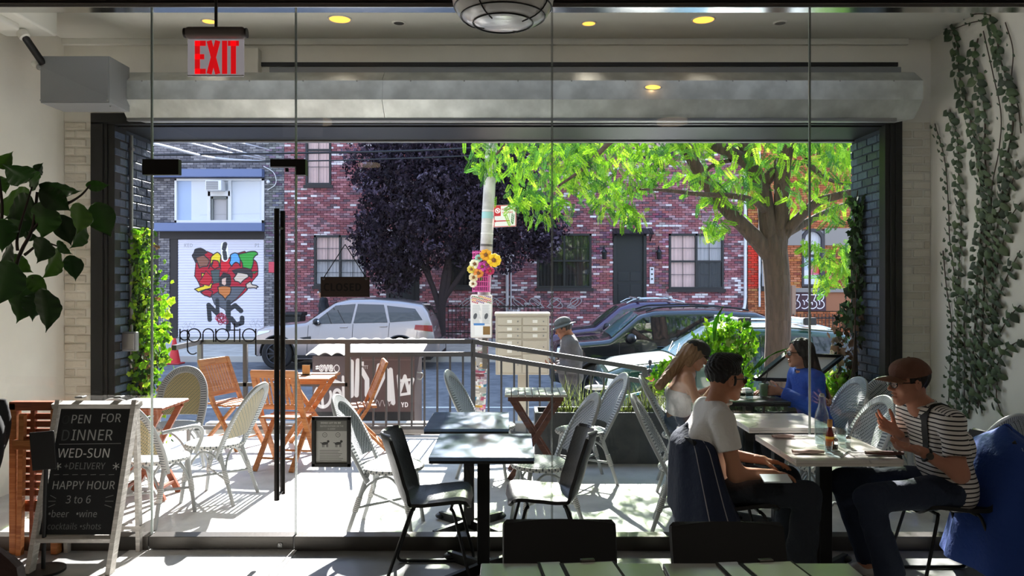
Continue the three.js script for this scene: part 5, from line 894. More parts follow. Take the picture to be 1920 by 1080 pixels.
{ // pale board with a black frame, tilted behind the woman in blue
  const t = thing('framed_board', 'pale board with wide black frame tilted behind the woman in blue', 'board');
  const c = [at(1416, 711, 6.95), at(1522, 713, 6.95), at(1578, 668, 7.2), at(1474, 664, 7.2)], q = (u, v) => c[0].clone().lerp(c[1], u).lerp(c[3].clone().lerp(c[2], u), v);
  obj('panel', [sheet((u, v) => q(u, v), 2, 2, 0.012)], std(0xd8d2c6, 0.6), t);
  obj('frame', [bar(q(0, 0), q(1, 0), 0.04, 0.03), bar(q(0, 1), q(1, 1), 0.05, 0.03), bar(q(0, 0), q(0, 1), 0.05, 0.03), bar(q(1, 0), q(1, 1), 0.05, 0.03)], M.black, t);
  obj('stand', [rod(q(0.15, 0), V(q(0.15, 0).x, 0, -6.95), 0.012), rod(q(0.85, 0), V(q(0.85, 0).x, 0, -6.95), 0.012), rod(q(0.5, 1), V(q(0.5, 1).x, 0, -7.22), 0.012)], M.black, t);
}
// ---------- furniture ----------
R = rng(101);
const teak = std(0xffffff, 0.55, 0, { map: grain(0.5, 0x9c5a2c, 0xc98a52, 61) }), redTeak = std(0xffffff, 0.5, 0, { map: grain(0.5, 0x7a3d24, 0xa05a38, 62) }), greyWood = std(0xffffff, 0.75, 0, { map: grain(0.5, 0x8f8c86, 0xbdb9b2, 63), bumpMap: bumpTex(0.2, 10, 64), bumpScale: 0.002 }), darkWood = std(0xffffff, 0.5, 0, { map: grain(0.5, 0x4a2a20, 0x6e4230, 65) });
const cane = std(0xa7aaa9, 0.45, 0, { bumpMap: fineBump, bumpScale: 0.001 });
const bindTex = canvasTex(256, 8, (g) => { for (let k = 0; k < 32; k++) { g.fillStyle = '#b9bdbd'; g.fillRect(k * 8, 0, 5, 8); g.fillStyle = '#50575b'; g.fillRect(k * 8 + 5, 0, 3, 8); } });
bindTex.repeat.set(2.2, 1);
const binding = std(0xffffff, 0.5, 0, { map: bindTex, bumpMap: bindTex, bumpScale: 0.003 });
const weaveTile = (dark, light, accent) => dataTex(64, 0.036, (u, v) => { const a = Math.floor(u * 4), b = Math.floor(v * 4), over = (a + b) % 2, fu = (u * 4) % 1, fv = (v * 4) % 1, e = over ? Math.min(fv, 1 - fv) : Math.min(fu, 1 - fu); return e < 0.14 ? rgb(dark) : over ? rgb(light) : (a + 3 * b) % 4 === 0 ? rgb(accent) : mix3(rgb(light), rgb(dark), 0.22); });
const weaveBump = dataTex(64, 0.036, (u, v) => { const a = Math.floor(u * 4), b = Math.floor(v * 4), over = (a + b) % 2, fu = (u * 4) % 1, fv = (v * 4) % 1, e = over ? Math.sin(Math.PI * fv) : Math.sin(Math.PI * fu); return [e, e, e]; }, false);
const weaveTan = phys(0xffffff, 0.7, { map: weaveTile(0x5a5646, 0xdfd2a8, 0x8c9384), bumpMap: weaveBump, bumpScale: 0.003, transmission: 0.4, thickness: 0 });
const weaveGrey = phys(0xffffff, 0.6, { map: weaveTile(0x343c42, 0xd9dfe2, 0x4b565d), bumpMap: weaveBump, bumpScale: 0.003, transmission: 0.18, thickness: 0 });
const weaveSeat = std(0xffffff, 0.6, 0, { map: weaveTile(0x747b80, 0xe6e7e6, 0x939a9f), bumpMap: weaveBump, bumpScale: 0.002 });
const dots = canvasTex(512, 16, (g) => { g.fillStyle = '#c9c9c4'; g.fillRect(0, 0, 512, 16); g.fillStyle = '#4f565a'; for (let k = 0; k < 32; k++) g.fillRect(k * 16, (k % 2) * 8, 8, 8); });
dots.repeat.set(2, 1);
const dotted = std(0xffffff, 0.55, 0, { map: dots });
function rattan(weave, arms) {
  const t = new THREE.Group();
  const hoop = new THREE.CatmullRomCurve3([[-0.195, 0.36, -0.11], [-0.215, 0.5, -0.175], [-0.218, 0.64, -0.248], [-0.185, 0.78, -0.322], [-0.105, 0.88, -0.376], [0, 0.91, -0.394], [0.105, 0.88, -0.376], [0.185, 0.78, -0.322], [0.218, 0.64, -0.248], [0.215, 0.5, -0.175], [0.195, 0.36, -0.11]].map(vv));
  const mid = V(0, 0.6, -0.2), inner = (s, k) => { const p = hoop.getPoint(s); return p.lerp(V(0, Math.min(p.y, 0.72), lerp(-0.11, -0.3, (p.y - 0.36) / 0.55)), k); };
  obj('back_frame', [sheet((u, v) => inner(u, v * 0.22), 60, 1, 0.022)], binding, t, true);
  obj('back_edge', [tube([...Array(25)].map((_, k) => inner(k / 24, 0)), 0.013, 60, 7), tube([...Array(25)].map((_, k) => inner(k / 24, 0.22)), 0.009, 60, 6)], cane, t);
  obj('back_panel', [sheet((u, v) => { const s = 0.1 + 0.4 * v, a = inner(s, 0.2), b = inner(1 - s, 0.2); return a.lerp(b, u).add(V(0, 0, -0.035 * Math.sin(Math.PI * u) * (1 - 0.6 * v))); }, 14, 16, 0.008)], weave, t);
  obj('seat', [xf(lathe([[0, 0.456], [0.1, 0.459], [0.17, 0.455], [0.205, 0.44], [0.205, 0.425], [0, 0.42]], 32), [0, 0, 0.01], [0, 0, 0], [1.02, 1, 1])], weaveSeat, t);
  obj('seat_rim', [xf(new THREE.TorusGeometry(0.208, 0.016, 8, 40), [0, 0.432, 0.01], [Math.PI / 2, 0, 0], [1.02, 1, 1])], dotted, t, true);
  for (const s of [-1, 1]) {
    const L = [[s * 0.165, 0.43, 0.13], [s * 0.185, 0, 0.19]], K = [[s * 0.165, 0.43, -0.11], [s * 0.195, 0, -0.25]];
    for (const [a, b] of [L, K]) {
      const at2 = (q) => vv(a).lerp(vv(b), q), leg = obj('leg', [rod(b, a, 0.014, 0.017, 9)], cane, t);
      obj('leg_binding', [xf(rod(at2(0.62), at2(0.4), 0.02, 0.02, 10), [0, 0, 0])], bindingShort, leg, true);
    }
    obj('brace', [tube([[s * 0.175, 0.2, 0.155], [s * 0.165, 0.33, 0.1], [s * 0.155, 0.395, 0.01], [s * 0.165, 0.33, -0.12], [s * 0.18, 0.2, -0.18]], 0.009, 24, 6)], cane, t);
    obj('stretcher', [rod([s * 0.177, 0.19, 0.165], [-s * 0.182, 0.19, -0.185], 0.01)], cane, t);
    if (arms) obj('arm', [tube([[s * 0.215, 0.66, -0.2], [s * 0.27, 0.67, -0.08], [s * 0.275, 0.655, 0.1], [s * 0.25, 0.58, 0.19], [s * 0.205, 0.44, 0.17]], 0.014, 28, 8)], cane, t);
  }
  obj('brace', [tube([[-0.175, 0.2, 0.155], [-0.1, 0.34, 0.17], [0, 0.405, 0.17], [0.1, 0.34, 0.17], [0.175, 0.2, 0.155]], 0.009, 24, 6), tube([[-0.18, 0.2, -0.17], [-0.1, 0.34, -0.15], [0, 0.405, -0.15], [0.1, 0.34, -0.15], [0.18, 0.2, -0.17]], 0.009, 24, 6)], cane, t);
  return t;
}
const shortTex = canvasTex(16, 64, (g) => { for (let k = 0; k < 8; k++) { g.fillStyle = '#cfcec8'; g.fillRect(0, k * 8, 16, 5); g.fillStyle = '#7b7d7e'; g.fillRect(0, k * 8 + 5, 16, 3); } });
const bindingShort = std(0xffffff, 0.5, 0, { map: shortTex });
const G3 = 'pale woven bistro chairs';
const rTan = rattan(weaveTan, false), rGrey = rattan(weaveGrey, false), rArm = rattan(weaveTan, true);
function putProto(proto, name, label, cat, p, turn, group, s = 1) { const t = proto.clone(); t.name = numbered(name); scene.add(t); t.position.copy(vv(p)); t.rotation.y = turn; t.scale.setScalar(s); return tag(t, label, cat, group); }
const H = Math.PI / 2;
const chairs = [
  [rGrey, -0.84, -5.35, H - 0.1, 'pale woven bistro chair facing the small dark table beyond the glass, nearest the framed notice'],
  [rGrey, 0.22, -5.42, -H + 0.2, 'pale woven bistro chair opposite the framed notice, tilted back beside the right black chair'],
  [rGrey, -0.2, -6.85, H - 0.2, 'pale woven bistro chair seen above the two dark tabletops, before sticker-covered pole'],
  [rGrey, 0.6, -6.62, -H + 0.22, 'pale woven bistro chair standing against the grass planter'],
  [rTan, -2.34, -6.12, -H - 0.15, 'pale woven bistro chair turned sideways in the sun left of the door handle'],
  [rArm, -2.58, -5.6, Math.PI - 0.25, 'woven bistro armchair with its tan back towards the chalkboard sign'],
  [rTan, -3.0, -6.85, 0.12, 'round-backed tan woven bistro chair facing the room beside the ivy'],
  [rGrey, 1.46, -6.42, H - 0.2, 'woven bistro chair in which the woman in cap sits'],
  [rGrey, 1.22, -5.32, H - 0.24, 'pale woven bistro chair right behind the man in white shirt'],
  [rGrey, 2.2, -5.3, -H + 0.12, 'pale woven bistro chair tilted back beyond the glass behind hands of capped man'],
  [rGrey, 2.95, -6.1, -0.5, 'round-backed woven bistro chair with dotted back between blue bricks and capped man'],
  [rGrey, 2.5, -6.35, -H + 0.15, 'woven bistro chair in which the woman in blue sits'],
  [rGrey, 3.2, -5.35, Math.PI + 0.2, 'low dark woven bistro chair behind the back of capped man'],
];
for (const [p, x, z, a, l] of chairs) putProto(p, 'bistro_chair', l, 'chair', [x, 0, z], a, G3, x > 3.1 ? 0.93 : 1);
// teak folding chairs and tables
function foldingChair() {
  const t = new THREE.Group();
  for (const s of [-1, 1]) {
    obj('stile', [bar([s * 0.205, 0, 0.24], [s * 0.205, 0.46, -0.06], 0.028, 0.045, V(1, 0, 0)), bar([s * 0.205, 0.45, -0.055], [s * 0.2, 0.9, -0.24], 0.028, 0.045, V(1, 0, 0))], teak, t);
    obj('leg', [bar([s * 0.175, 0, -0.26], [s * 0.175, 0.44, 0.17], 0.026, 0.042, V(1, 0, 0))], teak, t);
  }
  for (let k = 0; k < 6; k++) obj('seat_slat', [rbox(0.4, 0.018, 0.05, 0.004, 0, 0.445 + 0.006 * Math.abs(k - 2), 0.19 - k * 0.062)], teak, t);
  obj('top_rail', [rbox(0.44, 0.075, 0.024, 0.008, 0, 0.875, -0.232, -0.38)], teak, t); obj('lower_rail', [rbox(0.4, 0.05, 0.022, 0.006, 0, 0.56, -0.1, -0.38)], teak, t);
  for (let k = 0; k < 9; k++) obj('back_slat', [bar([lerp(-0.16, 0.16, k / 8), 0.57, -0.104], [lerp(-0.16, 0.16, k / 8), 0.86, -0.224], 0.024, 0.01, V(0, 0, 1))], teak, t);
  obj('rung', [rod([-0.2, 0.1, 0.175], [0.2, 0.1, 0.175], 0.01), rod([-0.17, 0.1, -0.165], [0.17, 0.1, -0.165], 0.01)], teak, t);
  return t;
}
function foldingTable(wood, w, d, slats, deep) {
  const t = new THREE.Group(), n = slats;
  for (let k = 0; k < n; k++) obj('top_slat', [deep ? rbox(w / n - 0.006, 0.02, d, 0.004, lerp(-w / 2, w / 2, (k + 0.5) / n), 0.73, 0) : rbox(w, 0.02, d / n - 0.008, 0.004, 0, 0.73, lerp(-d / 2, d / 2, (k + 0.5) / n))], deep ? greyWood : wood, t);
  obj('apron', [box(w - 0.06, 0.04, 0.02, 0, 0.7, d / 2 - 0.05), box(w - 0.06, 0.04, 0.02, 0, 0.7, -d / 2 + 0.05)], wood, t);
  for (const s of [-1, 1]) { obj('leg', [bar([-w * 0.42, 0, s * d * 0.36], [w * 0.4, 0.7, s * d * 0.36], 0.045, 0.03, V(0, 0, 1))], wood, t); obj('leg', [bar([w * 0.42, 0, s * d * 0.28], [-w * 0.4, 0.7, s * d * 0.28], 0.045, 0.03, V(0, 0, 1))], wood, t); }
  obj('stretcher', [bar([-w * 0.32, 0.09, -d * 0.36], [-w * 0.32, 0.09, d * 0.36], 0.03, 0.02), bar([w * 0.32, 0.09, -d * 0.28], [w * 0.32, 0.09, d * 0.28], 0.03, 0.02)], wood, t);
  return t;
}
const fc = foldingChair();
putProto(fc, 'folding_chair', 'teak folding chair seen at an angle against the corner post of railing', 'chair', [PX(432, 8.0), 0, -8.05], H - 0.35, 'teak folding chairs');
putProto(fc, 'folding_chair', 'teak folding chair turned with its slatted back to the door handle', 'chair', [PX(532, 7.15), 0, -7.2], Math.PI - 0.15, 'teak folding chairs');
putProto(fc, 'folding_chair', 'teak folding chair leaning its back over the graffiti-covered bin enclosure', 'chair', [PX(675, 7.8), 0, -7.85], -H + 0.25, 'teak folding chairs');
putProto(foldingTable(teak, 0.56, 0.56, 7), 'folding_table', 'teak folding table among the teak chairs at the railing', 'table', [PX(572, 7.9), 0, -8.0], 0);
putProto(foldingTable(darkWood, 0.54, 0.48, 9, true), 'folding_table', 'reddish brown folding table with greyed slats before the letterbox cabinet', 'table', [PX(1004, 6.75), 0, -6.85], 0);
putProto(foldingTable(redTeak, 0.46, 0.5, 7), 'folding_table', 'reddish folding table between the two tan woven chairs', 'table', [-2.9, 0, -6.15], 0);
{
  const p = tag(obj('paper_sheet', [rbox(0.45, 0.004, 0.48, 0.001, -2.9, 0.743, -6.15)], std(0xf4f2ee, 0.7)), 'white paper lying on the reddish table between tan chairs', 'paper');
  const c = thing('menu_card', 'small buff card standing on the teak folding table', 'card', [PX(573, 8.0), 0.742, -8.02]); obj('card', [rbox(0.08, 0.1, 0.006, 0.002, 0, 0.055, 0)], std(0xc9b58c, 0.7), c); obj('foot', [rbox(0.1, 0.01, 0.05, 0.003, 0, 0.005, 0)], M.black, c);
}
// pedestal tables
const laminate = std(0xffffff, 0.22, 0, { map: blotch(0.9, 0x5d7390, 0x7289aa, 6, 71, 0.8) }), marble = std(0xffffff, 0.16, 0, { map: dataTex(512, 1.2, (u, v) => { const w = fbm(u * 4, v * 4, 4, 72, 5), l = Math.pow(1 - Math.abs(2 * ((u * 2 + v + w * 1.6) % 1) - 1), 14); return mix3([0.86, 0.84, 0.82], [0.56, 0.55, 0.56], clamp(l * 0.7 + (w - 0.5) * 0.5, 0, 1)); }) });
function pedestal(name, label, x0, x1, z0, z1, top, edge) {
  const t = thing(name, label, 'table', [(x0 + x1) / 2, 0, (z0 + z1) / 2]), w = x1 - x0, d = z0 - z1;
  obj('tabletop', [rbox(w, 0.02, d, 0.004, 0, 0.74, 0)], top, t); obj('edge_band', [rbox(w - 0.004, 0.016, d - 0.004, 0.003, 0, 0.722, 0)], edge, t);
  obj('column', [rspan(-0.036, 0.036, 0.03, 0.71, -0.036, 0.036, 0.006)], M.blackMetal, t); obj('plate', [rspan(-0.14, 0.14, 0.7, 0.714, -0.14, 0.14)], M.blackMetal, t);
  for (const a of [0.78, 2.36, 3.93, 5.5]) { const f = obj('foot', [bar([0, 0.035, 0], [Math.cos(a) * 0.31, 0.022, Math.sin(a) * 0.31], 0.03, 0.06), ball(0.04, Math.cos(a) * 0.3, 0.024, Math.sin(a) * 0.3, 1.1, 0.5, 1.1, 12, 8)], M.blackMetal, t); }
  return t;
}
pedestal('pedestal_table', 'dark two-seat table inside the glass between the two black shell chairs', -0.455, 0.122, -4.2, -4.87, laminate, M.black);
pedestal('pedestal_table', 'dark two-seat table just beyond the glass, behind the inner dark table', -0.575, -0.02, -5.03, -5.68, laminate, M.black);
pedestal('pedestal_table', 'white marble table with the bottles between the two seated men', 1.52, 2.1, -4.14, -4.84, marble, std(0xd9d3cc, 0.4));
pedestal('pedestal_table', 'white marble table beyond the glass, behind the men', 1.55, 2.12, -5.06, -5.62, marble, std(0xd9d3cc, 0.4));
pedestal('pedestal_table', 'small black cafe table between the two seated women', 1.72, 2.22, -6.15, -6.75, std(0x15171a, 0.3), M.black);
const paleTop = std(0xffffff, 0.14, 0, { map: dataTex(256, 1.2, (u, v) => { const w = fbm(u * 4, v * 4, 4, 75, 5); return mix3([0.5, 0.51, 0.5], [0.66, 0.66, 0.62], w); }) });
pedestal('pedestal_table', 'pale glossy table in front of us, under the plain empty corner', -0.105, 0.5, -1.95, -2.62, paleTop, M.black);
pedestal('pedestal_table', 'pale glossy table in front of us, at the end towards capped man', 0.51, 1.14, -1.95, -2.62, paleTop, M.black);
for (const [x, l] of [[0.27, 'nearer the inner dark table'], [0.87, 'nearer the capped man']]) {
  const t = thing('menu_board', `black-edged menu board lying on the pale glossy table, ${l}`, 'menu', [x, 0.752, -2.47], 0.12);
  obj('backing', [rbox(0.19, 0.006, 0.28, 0.002, 0, 0.004, 0)], M.black, t); obj('page', [rbox(0.165, 0.004, 0.25, 0.001, 0, 0.008, 0)], std(0xb9bcb4, 0.15), t);
  obj('clip', [rbox(0.05, 0.012, 0.02, 0.004, 0, 0.012, -0.135)], M.darkSteel, t);
  const u = thing('menu_page', `narrow pale menu strip under the edge of the menu board ${l}`, 'menu', [x - 0.13, 0.751, -2.48], 0.1); obj('page', [rbox(0.07, 0.004, 0.27, 0.001, 0, 0.003, 0)], std(0xc4cdd2, 0.12), u); obj('edge', [rbox(0.008, 0.006, 0.27, 0.001, -0.036, 0.004, 0)], M.black, u);
}
// black moulded shell chairs on sled legs
const shellMat = phys(0x0b0c0e, 0.4, { clearcoat: 0.15, clearcoatRoughness: 0.3, bumpMap: bumpTex(0.12, 12, 81), bumpScale: 0.0012 });
function shellChair(mat, square) {
  const wide = 1, cup = square ? 0.03 : 0.075;
  const t = new THREE.Group();
  const prof = new THREE.CatmullRomCurve3([[0, 0.425, 0.215], [0, 0.447, 0.18], [0, 0.44, 0.05], [0, 0.43, -0.07], [0, 0.455, -0.165], [0, 0.56, -0.215], [0, 0.68, -0.25], [0, 0.8, -0.29], [0, 0.835, -0.302]].map(vv));
  const half = (v) => wide * ease([[0, 0.12], [0.04, 0.185], [0.12, 0.21], [0.35, 0.215], [0.5, 0.2], [0.8, 0.203], [0.95, square ? 0.203 : 0.197], [0.985, square ? 0.2 : 0.185], [1, square ? 0.188 : 0.155]], v);
  obj('shell', [sheet((u, v) => { const p = prof.getPoint(v), s = (u - 0.5) * 2, k = s * s, b = sstep(0.35, 0.6, v); return [s * half(v), p.y + k * lerp(0.032, 0.0, b) * (v < 0.06 ? v / 0.06 : 1), p.z + k * lerp(0, cup, b)]; }, 18, 44, 0.02)], mat, t);
  for (const s of [-1, 1]) obj('leg_frame', [tube([[s * 0.13, 0.425, -0.1], [s * 0.155, 0.41, -0.115], [s * 0.2, 0.05, -0.24], [s * 0.2, 0.012, -0.22], [s * 0.2, 0.01, 0], [s * 0.2, 0.012, 0.2], [s * 0.2, 0.05, 0.22], [s * 0.165, 0.4, 0.13], [s * 0.13, 0.425, 0.11]], 0.0095, 70, 8, false, 0.15)], M.blackMetal, t);
  for (const z of [-0.1, 0.11]) obj('cross_bar', [rod([-0.14, 0.42, z], [0.14, 0.42, z], 0.009)], M.blackMetal, t);
  return t;
}
const matte = std(0x07080a, 0.7), sc = shellChair(shellMat), sm = shellChair(matte, true), SG = 'black moulded shell chairs';
putProto(sc, 'shell_chair', 'black moulded chair by the dark inner table, its back towards the door', 'chair', [PX(812, 4.45), 0, -4.5], H + 0.0, SG);
putProto(sc, 'shell_chair', 'black moulded chair at the dark inner table, its back towards the seated men', 'chair', [PX(1022, 4.5), 0, -4.55], -H + 0.06, SG);
putProto(sm, 'shell_chair', 'black moulded chair under the man in white shirt, jacket on its back', 'chair', [1.27, 0, -4.44], H, SG);
putProto(sm, 'shell_chair', 'black moulded chair under the man in striped shirt, blue jacket on its back', 'chair', [2.46, 0, -4.4], -H, SG);
putProto(sm, 'shell_chair', 'black chair back rising over the pale glossy table, before the dark inner table', 'chair', [PX(1048, 2.82), -0.0, -2.53], 0, SG);
putProto(sm, 'shell_chair', 'black chair back rising over the pale glossy table, before the man in white shirt', 'chair', [PX(1361, 2.78), 0, -2.5], 0, SG);
putProto(sm, 'shell_chair', 'black chair of which only the tip of back shows, below the door', 'chair', [PX(655, 2.3), -0.02, -1.9], 0.3, SG);
{
  const t = thing('velvet_chair', 'brown velvet chair with rounded back in front of the chalkboard sign', 'chair', [PX(36, 2.45), 0, -2.3], 1.25), vel = std(0x3d2a26, 0.75, 0, { bumpMap: fineBump, bumpScale: 0.002 });
  obj('backrest', [sheet((u, v) => { const a = (u - 0.5) * 2.4, r = 0.27; return [Math.sin(a) * r, 0.42 + (0.49 * Math.pow(Math.cos((u - 0.5) * 2.2), 0.5)) * v, -Math.cos(a) * r - 0.08 * v]; }, 24, 14, 0.055)], vel, t);
  obj('seat', [rbox(0.46, 0.09, 0.44, 0.04, 0, 0.42, -0.02)], vel, t);
  for (const [x, z] of [[-0.18, 0.16], [0.18, 0.16], [-0.18, -0.18], [0.18, -0.18]]) obj('leg', [rod([x * 1.15, 0, z * 1.15], [x, 0.39, z], 0.012, 0.016)], M.blackMetal, t);
}
// ---------- signs, lamp, notice, plant, tableware ----------
R = rng(202);
{
  const d = 4.1, t = thing('exit_sign', 'hanging edge-lit exit sign with red letters on a frosted panel', 'exit sign'), z = -d;
  const X0 = PX(352, d), X1 = PX(458, d), y1 = PY(74, d), y0 = PY(142, d);
  obj('housing', [rbox(PX(462, d) - PX(347, d), 0.062, 0.055, 0.024, PX(404.5, d), PY(62, d), z, 0, 0, 0, 4)], std(0x857b78, 0.5, 0.1), t);
  obj('end_cap', [PX(347, d), PX(462, d)].map((x) => disc(0.026, 0.008, x, PY(62, d), z, 18, 0, H)), std(0x35302e, 0.5), t);
  obj('stem', [rod([PX(405, d), PY(52, d), z], [PX(405, d), 3.56, z], 0.008)], M.darkSteel, t); obj('canopy', [disc(0.05, 0.02, PX(405, d), 3.55, z)], M.darkSteel, t);
  obj('panel', [rspan(X0, X1, y0, y1, z + 0.004, z - 0.004, 0.003)], std(0xb9b6bb, 0.25, 0, { emissive: 0xa8a2a8, emissiveIntensity: 0.35 }), t);
  obj('panel_rim', [rspan(X0, X1, y0 - 0.004, y0 + 0.003, z + 0.005, z - 0.005, 0.001)], std(0xeceaea, 0.2), t);
  const red = std(0xd3101c, 0.4, 0, { emissive: 0xe01018, emissiveIntensity: 0.55 }), yb = PY(139, d), yt = PY(77, d), zf = z + 0.006, th = 0.027, hh = yt - yb;
  const box2 = (x, y, w, h) => span(x, x + w, y, y + h, zf, zf - 0.003), L = (px) => PX(px, d);
  const e = L(366), x = L(389), i = L(417), k = L(428), w = 0.058;
  obj('letter', [box2(e, yb, th, hh), box2(e, yb, w, th), box2(e, yt - th, w, th), box2(e, yb + hh * 0.44, w * 0.86, th)], red, t);
  obj('letter', [bar([x, yb, zf - 0.001], [x + 0.062 - th * 0.6, yt, zf - 0.001], th, 0.003, V(0, 0, 1)), bar([x + 0.062 - th * 0.6, yb, zf - 0.0015], [x, yt, zf - 0.0015], th, 0.003, V(0, 0, 1))].map((g) => xf(g, [th * 0.4, 0, 0])), red, t);
  obj('letter', [box2(i, yb, th, hh)], red, t);
  obj('letter', [box2(k, yt - th, w, th), box2(k + w / 2 - th / 2, yb, th, hh)], red, t);
}
{
  const d = 2.2, t = thing('pendant_lamp', 'unlit oval glass pendant lamp ringed by thin dark wires', 'pendant lamp', [PX(943, d), 0, -d]), yb = PY(48, d), r = 0.148;
  const prof = [[0, 0], [0.06, 0.002], [0.1, 0.012], [0.128, 0.032], [0.142, 0.06], [0.148, 0.1], [0.142, 0.15], [0.12, 0.2], [0.07, 0.235], [0.04, 0.24]];
  obj('glass_shade', [xf(lathe(prof, 48), [0, yb, 0])], phys(0xffffff, 0.25, { clearcoat: 0.6, clearcoatRoughness: 0.1 }), t);
  for (const [y, k] of [[0.006, 0.085], [0.024, 0.12], [0.05, 0.138], [0.082, 0.147], [0.12, 0.148], [0.16, 0.139]]) obj('wire_ring', [xf(new THREE.TorusGeometry(k, 0.0022, 6, 60), [0, yb + y, 0], [H, 0, 0])], M.blackMetal, t);
  obj('wire_rib', [0, 1, 2, 3].map((q) => { const a = q * H + 0.5; return tube(prof.slice(1).map(([s, y]) => [Math.cos(a) * (s + 0.002), yb + y, Math.sin(a) * (s + 0.002)]), 0.002, 24, 5); }), M.blackMetal, t);
  obj('cap', [disc(0.045, 0.05, 0, yb + 0.26, 0)], M.blackMetal, t); obj('stem', [rod([0, yb + 0.27, 0], [0, 3.56, 0], 0.009)], M.blackMetal, t);
}
{ // chalkboard A-sign
  const t = thing('chalkboard_sign', 'white-framed chalkboard sandwich sign with the opening hours', 'chalkboard');
  const A = V(-2.85, 0.965, -4.82), B = V(-2.31, 0.965, -4.82), C = V(-2.84, 0, -4.5), D = V(-2.31, 0, -4.5), q = (u, v) => C.clone().lerp(D, u).lerp(A.clone().lerp(B, u), v), n = V(0, 0.32, 0.965).normalize().multiplyScalar(1);
  const wood = std(0xffffff, 0.7, 0, { map: grain(0.4, 0xa8a39c, 0xdad5ce, 91), bumpMap: bumpTex(0.15, 10, 92), bumpScale: 0.002 });
  obj('post', [bar(q(0.06, 0), q(0.06, 1), 0.06, 0.028, V(1, 0, 0))].map((g) => g), wood, t); obj('post', [bar(q(0.94, 0), q(0.94, 1), 0.06, 0.028, V(1, 0, 0))], wood, t);
  obj('rail', [bar(q(0, 0.975), q(1, 0.975), 0.055, 0.03, V(0, 1, 0.3))], wood, t); obj('rail', [bar(q(0.05, 0.2), q(0.95, 0.2), 0.06, 0.026, V(0, 1, 0.3))], wood, t);
  const chalk = canvasTex(512, 860, (g, W, Ht) => {
    g.fillStyle = '#101214'; g.fillRect(0, 0, W, Ht); g.globalAlpha = 0.25; g.fillStyle = '#3a3d40'; g.beginPath(); g.ellipse(70, 130, 40, 90, 0.2, 0, 7); g.fill(); g.globalAlpha = 0.9;
    g.strokeStyle = g.fillStyle = '#d6d6d2'; const T = (s, x, y, px, a = 0.9) => { g.globalAlpha = a; g.font = px + 'px sans-serif'; g.fillText(s, x, y); };
    T('O', 18, 108, 84, 0.12); T('PEN', 84, 104, 84, 0.8); T('FOR', 300, 96, 84, 0.8);
    T('D', 30, 226, 104, 0.3); T('INNER', 108, 224, 104, 0.8); g.lineWidth = 4; g.globalAlpha = 0.7; g.beginPath(); g.moveTo(30, 252); g.lineTo(480, 246); g.stroke();
    T('WED-SUN', 30, 344, 88, 1); g.lineWidth = 3; T('+DELIVERY', 92, 424, 62, 0.55);
    g.globalAlpha = 0.9; g.lineWidth = 6; for (const cx of [50, 470]) for (let k = 0; k < 3; k++) { const a = k * Math.PI / 3 + 0.3; g.beginPath(); g.moveTo(cx - 26 * Math.cos(a), 404 - 26 * Math.sin(a)); g.lineTo(cx + 26 * Math.cos(a), 404 + 26 * Math.sin(a)); g.stroke(); }
    g.lineWidth = 4; g.globalAlpha = 0.6; for (let k = 0; k < 7; k++) { g.beginPath(); g.moveTo(30 + k * 66, 462); g.lineTo(70 + k * 66, 460); g.stroke(); }
    T('HAPPY HOUR', 30, 560, 76, 0.75); T('3 to 6', 146, 654, 72, 0.65);
    g.lineWidth = 5; g.globalAlpha = 0.5; for (const [x0, y0, x1, y1] of [[30, 600, 76, 622], [24, 640, 76, 640], [30, 680, 76, 660], [484, 600, 430, 616], [490, 640, 430, 640], [484, 680, 430, 664]]) { g.beginPath(); g.moveTo(x0, y0); g.lineTo(x1, y1); g.stroke(); }
    T('\u2022beer   \u2022wine', 36, 746, 62, 0.6); T('\u2022cocktails \u2022shots', 26, 826, 56, 0.45);
  });
  obj('board', [sheet((u, v) => q(lerp(0.1, 0.9, u), lerp(0.22, 0.95, v)).add(V(0, 0, 0.004)), 1, 1, 0.012)], std(0xffffff, 0.7, 0, { map: chalk }), t, true);
  obj('maker_plate', [bar(q(0.38, 0.2).add(V(0, 0, 0.016)), q(0.45, 0.2).add(V(0, 0, 0.016)), 0.02, 0.004, V(0, 1, 0.3))], M.bronze, t);
  for (const x of [0.08, 0.92]) obj('rear_leg', [bar([lerp(-2.85, -2.31, x), 0, -4.885], [lerp(-2.85, -2.31, x), 0.95, -4.84], 0.045, 0.025, V(1, 0, 0))], wood, t);
  obj('rear_rail', [bar([-2.83, 0.16, -4.88], [-2.33, 0.16, -4.88], 0.05, 0.022)], wood, t); for (const x of [-2.7, -2.46]) obj('hinge', [rbox(0.05, 0.012, 0.05, 0.004, x, 0.985, -4.84)], M.steel, t);
}
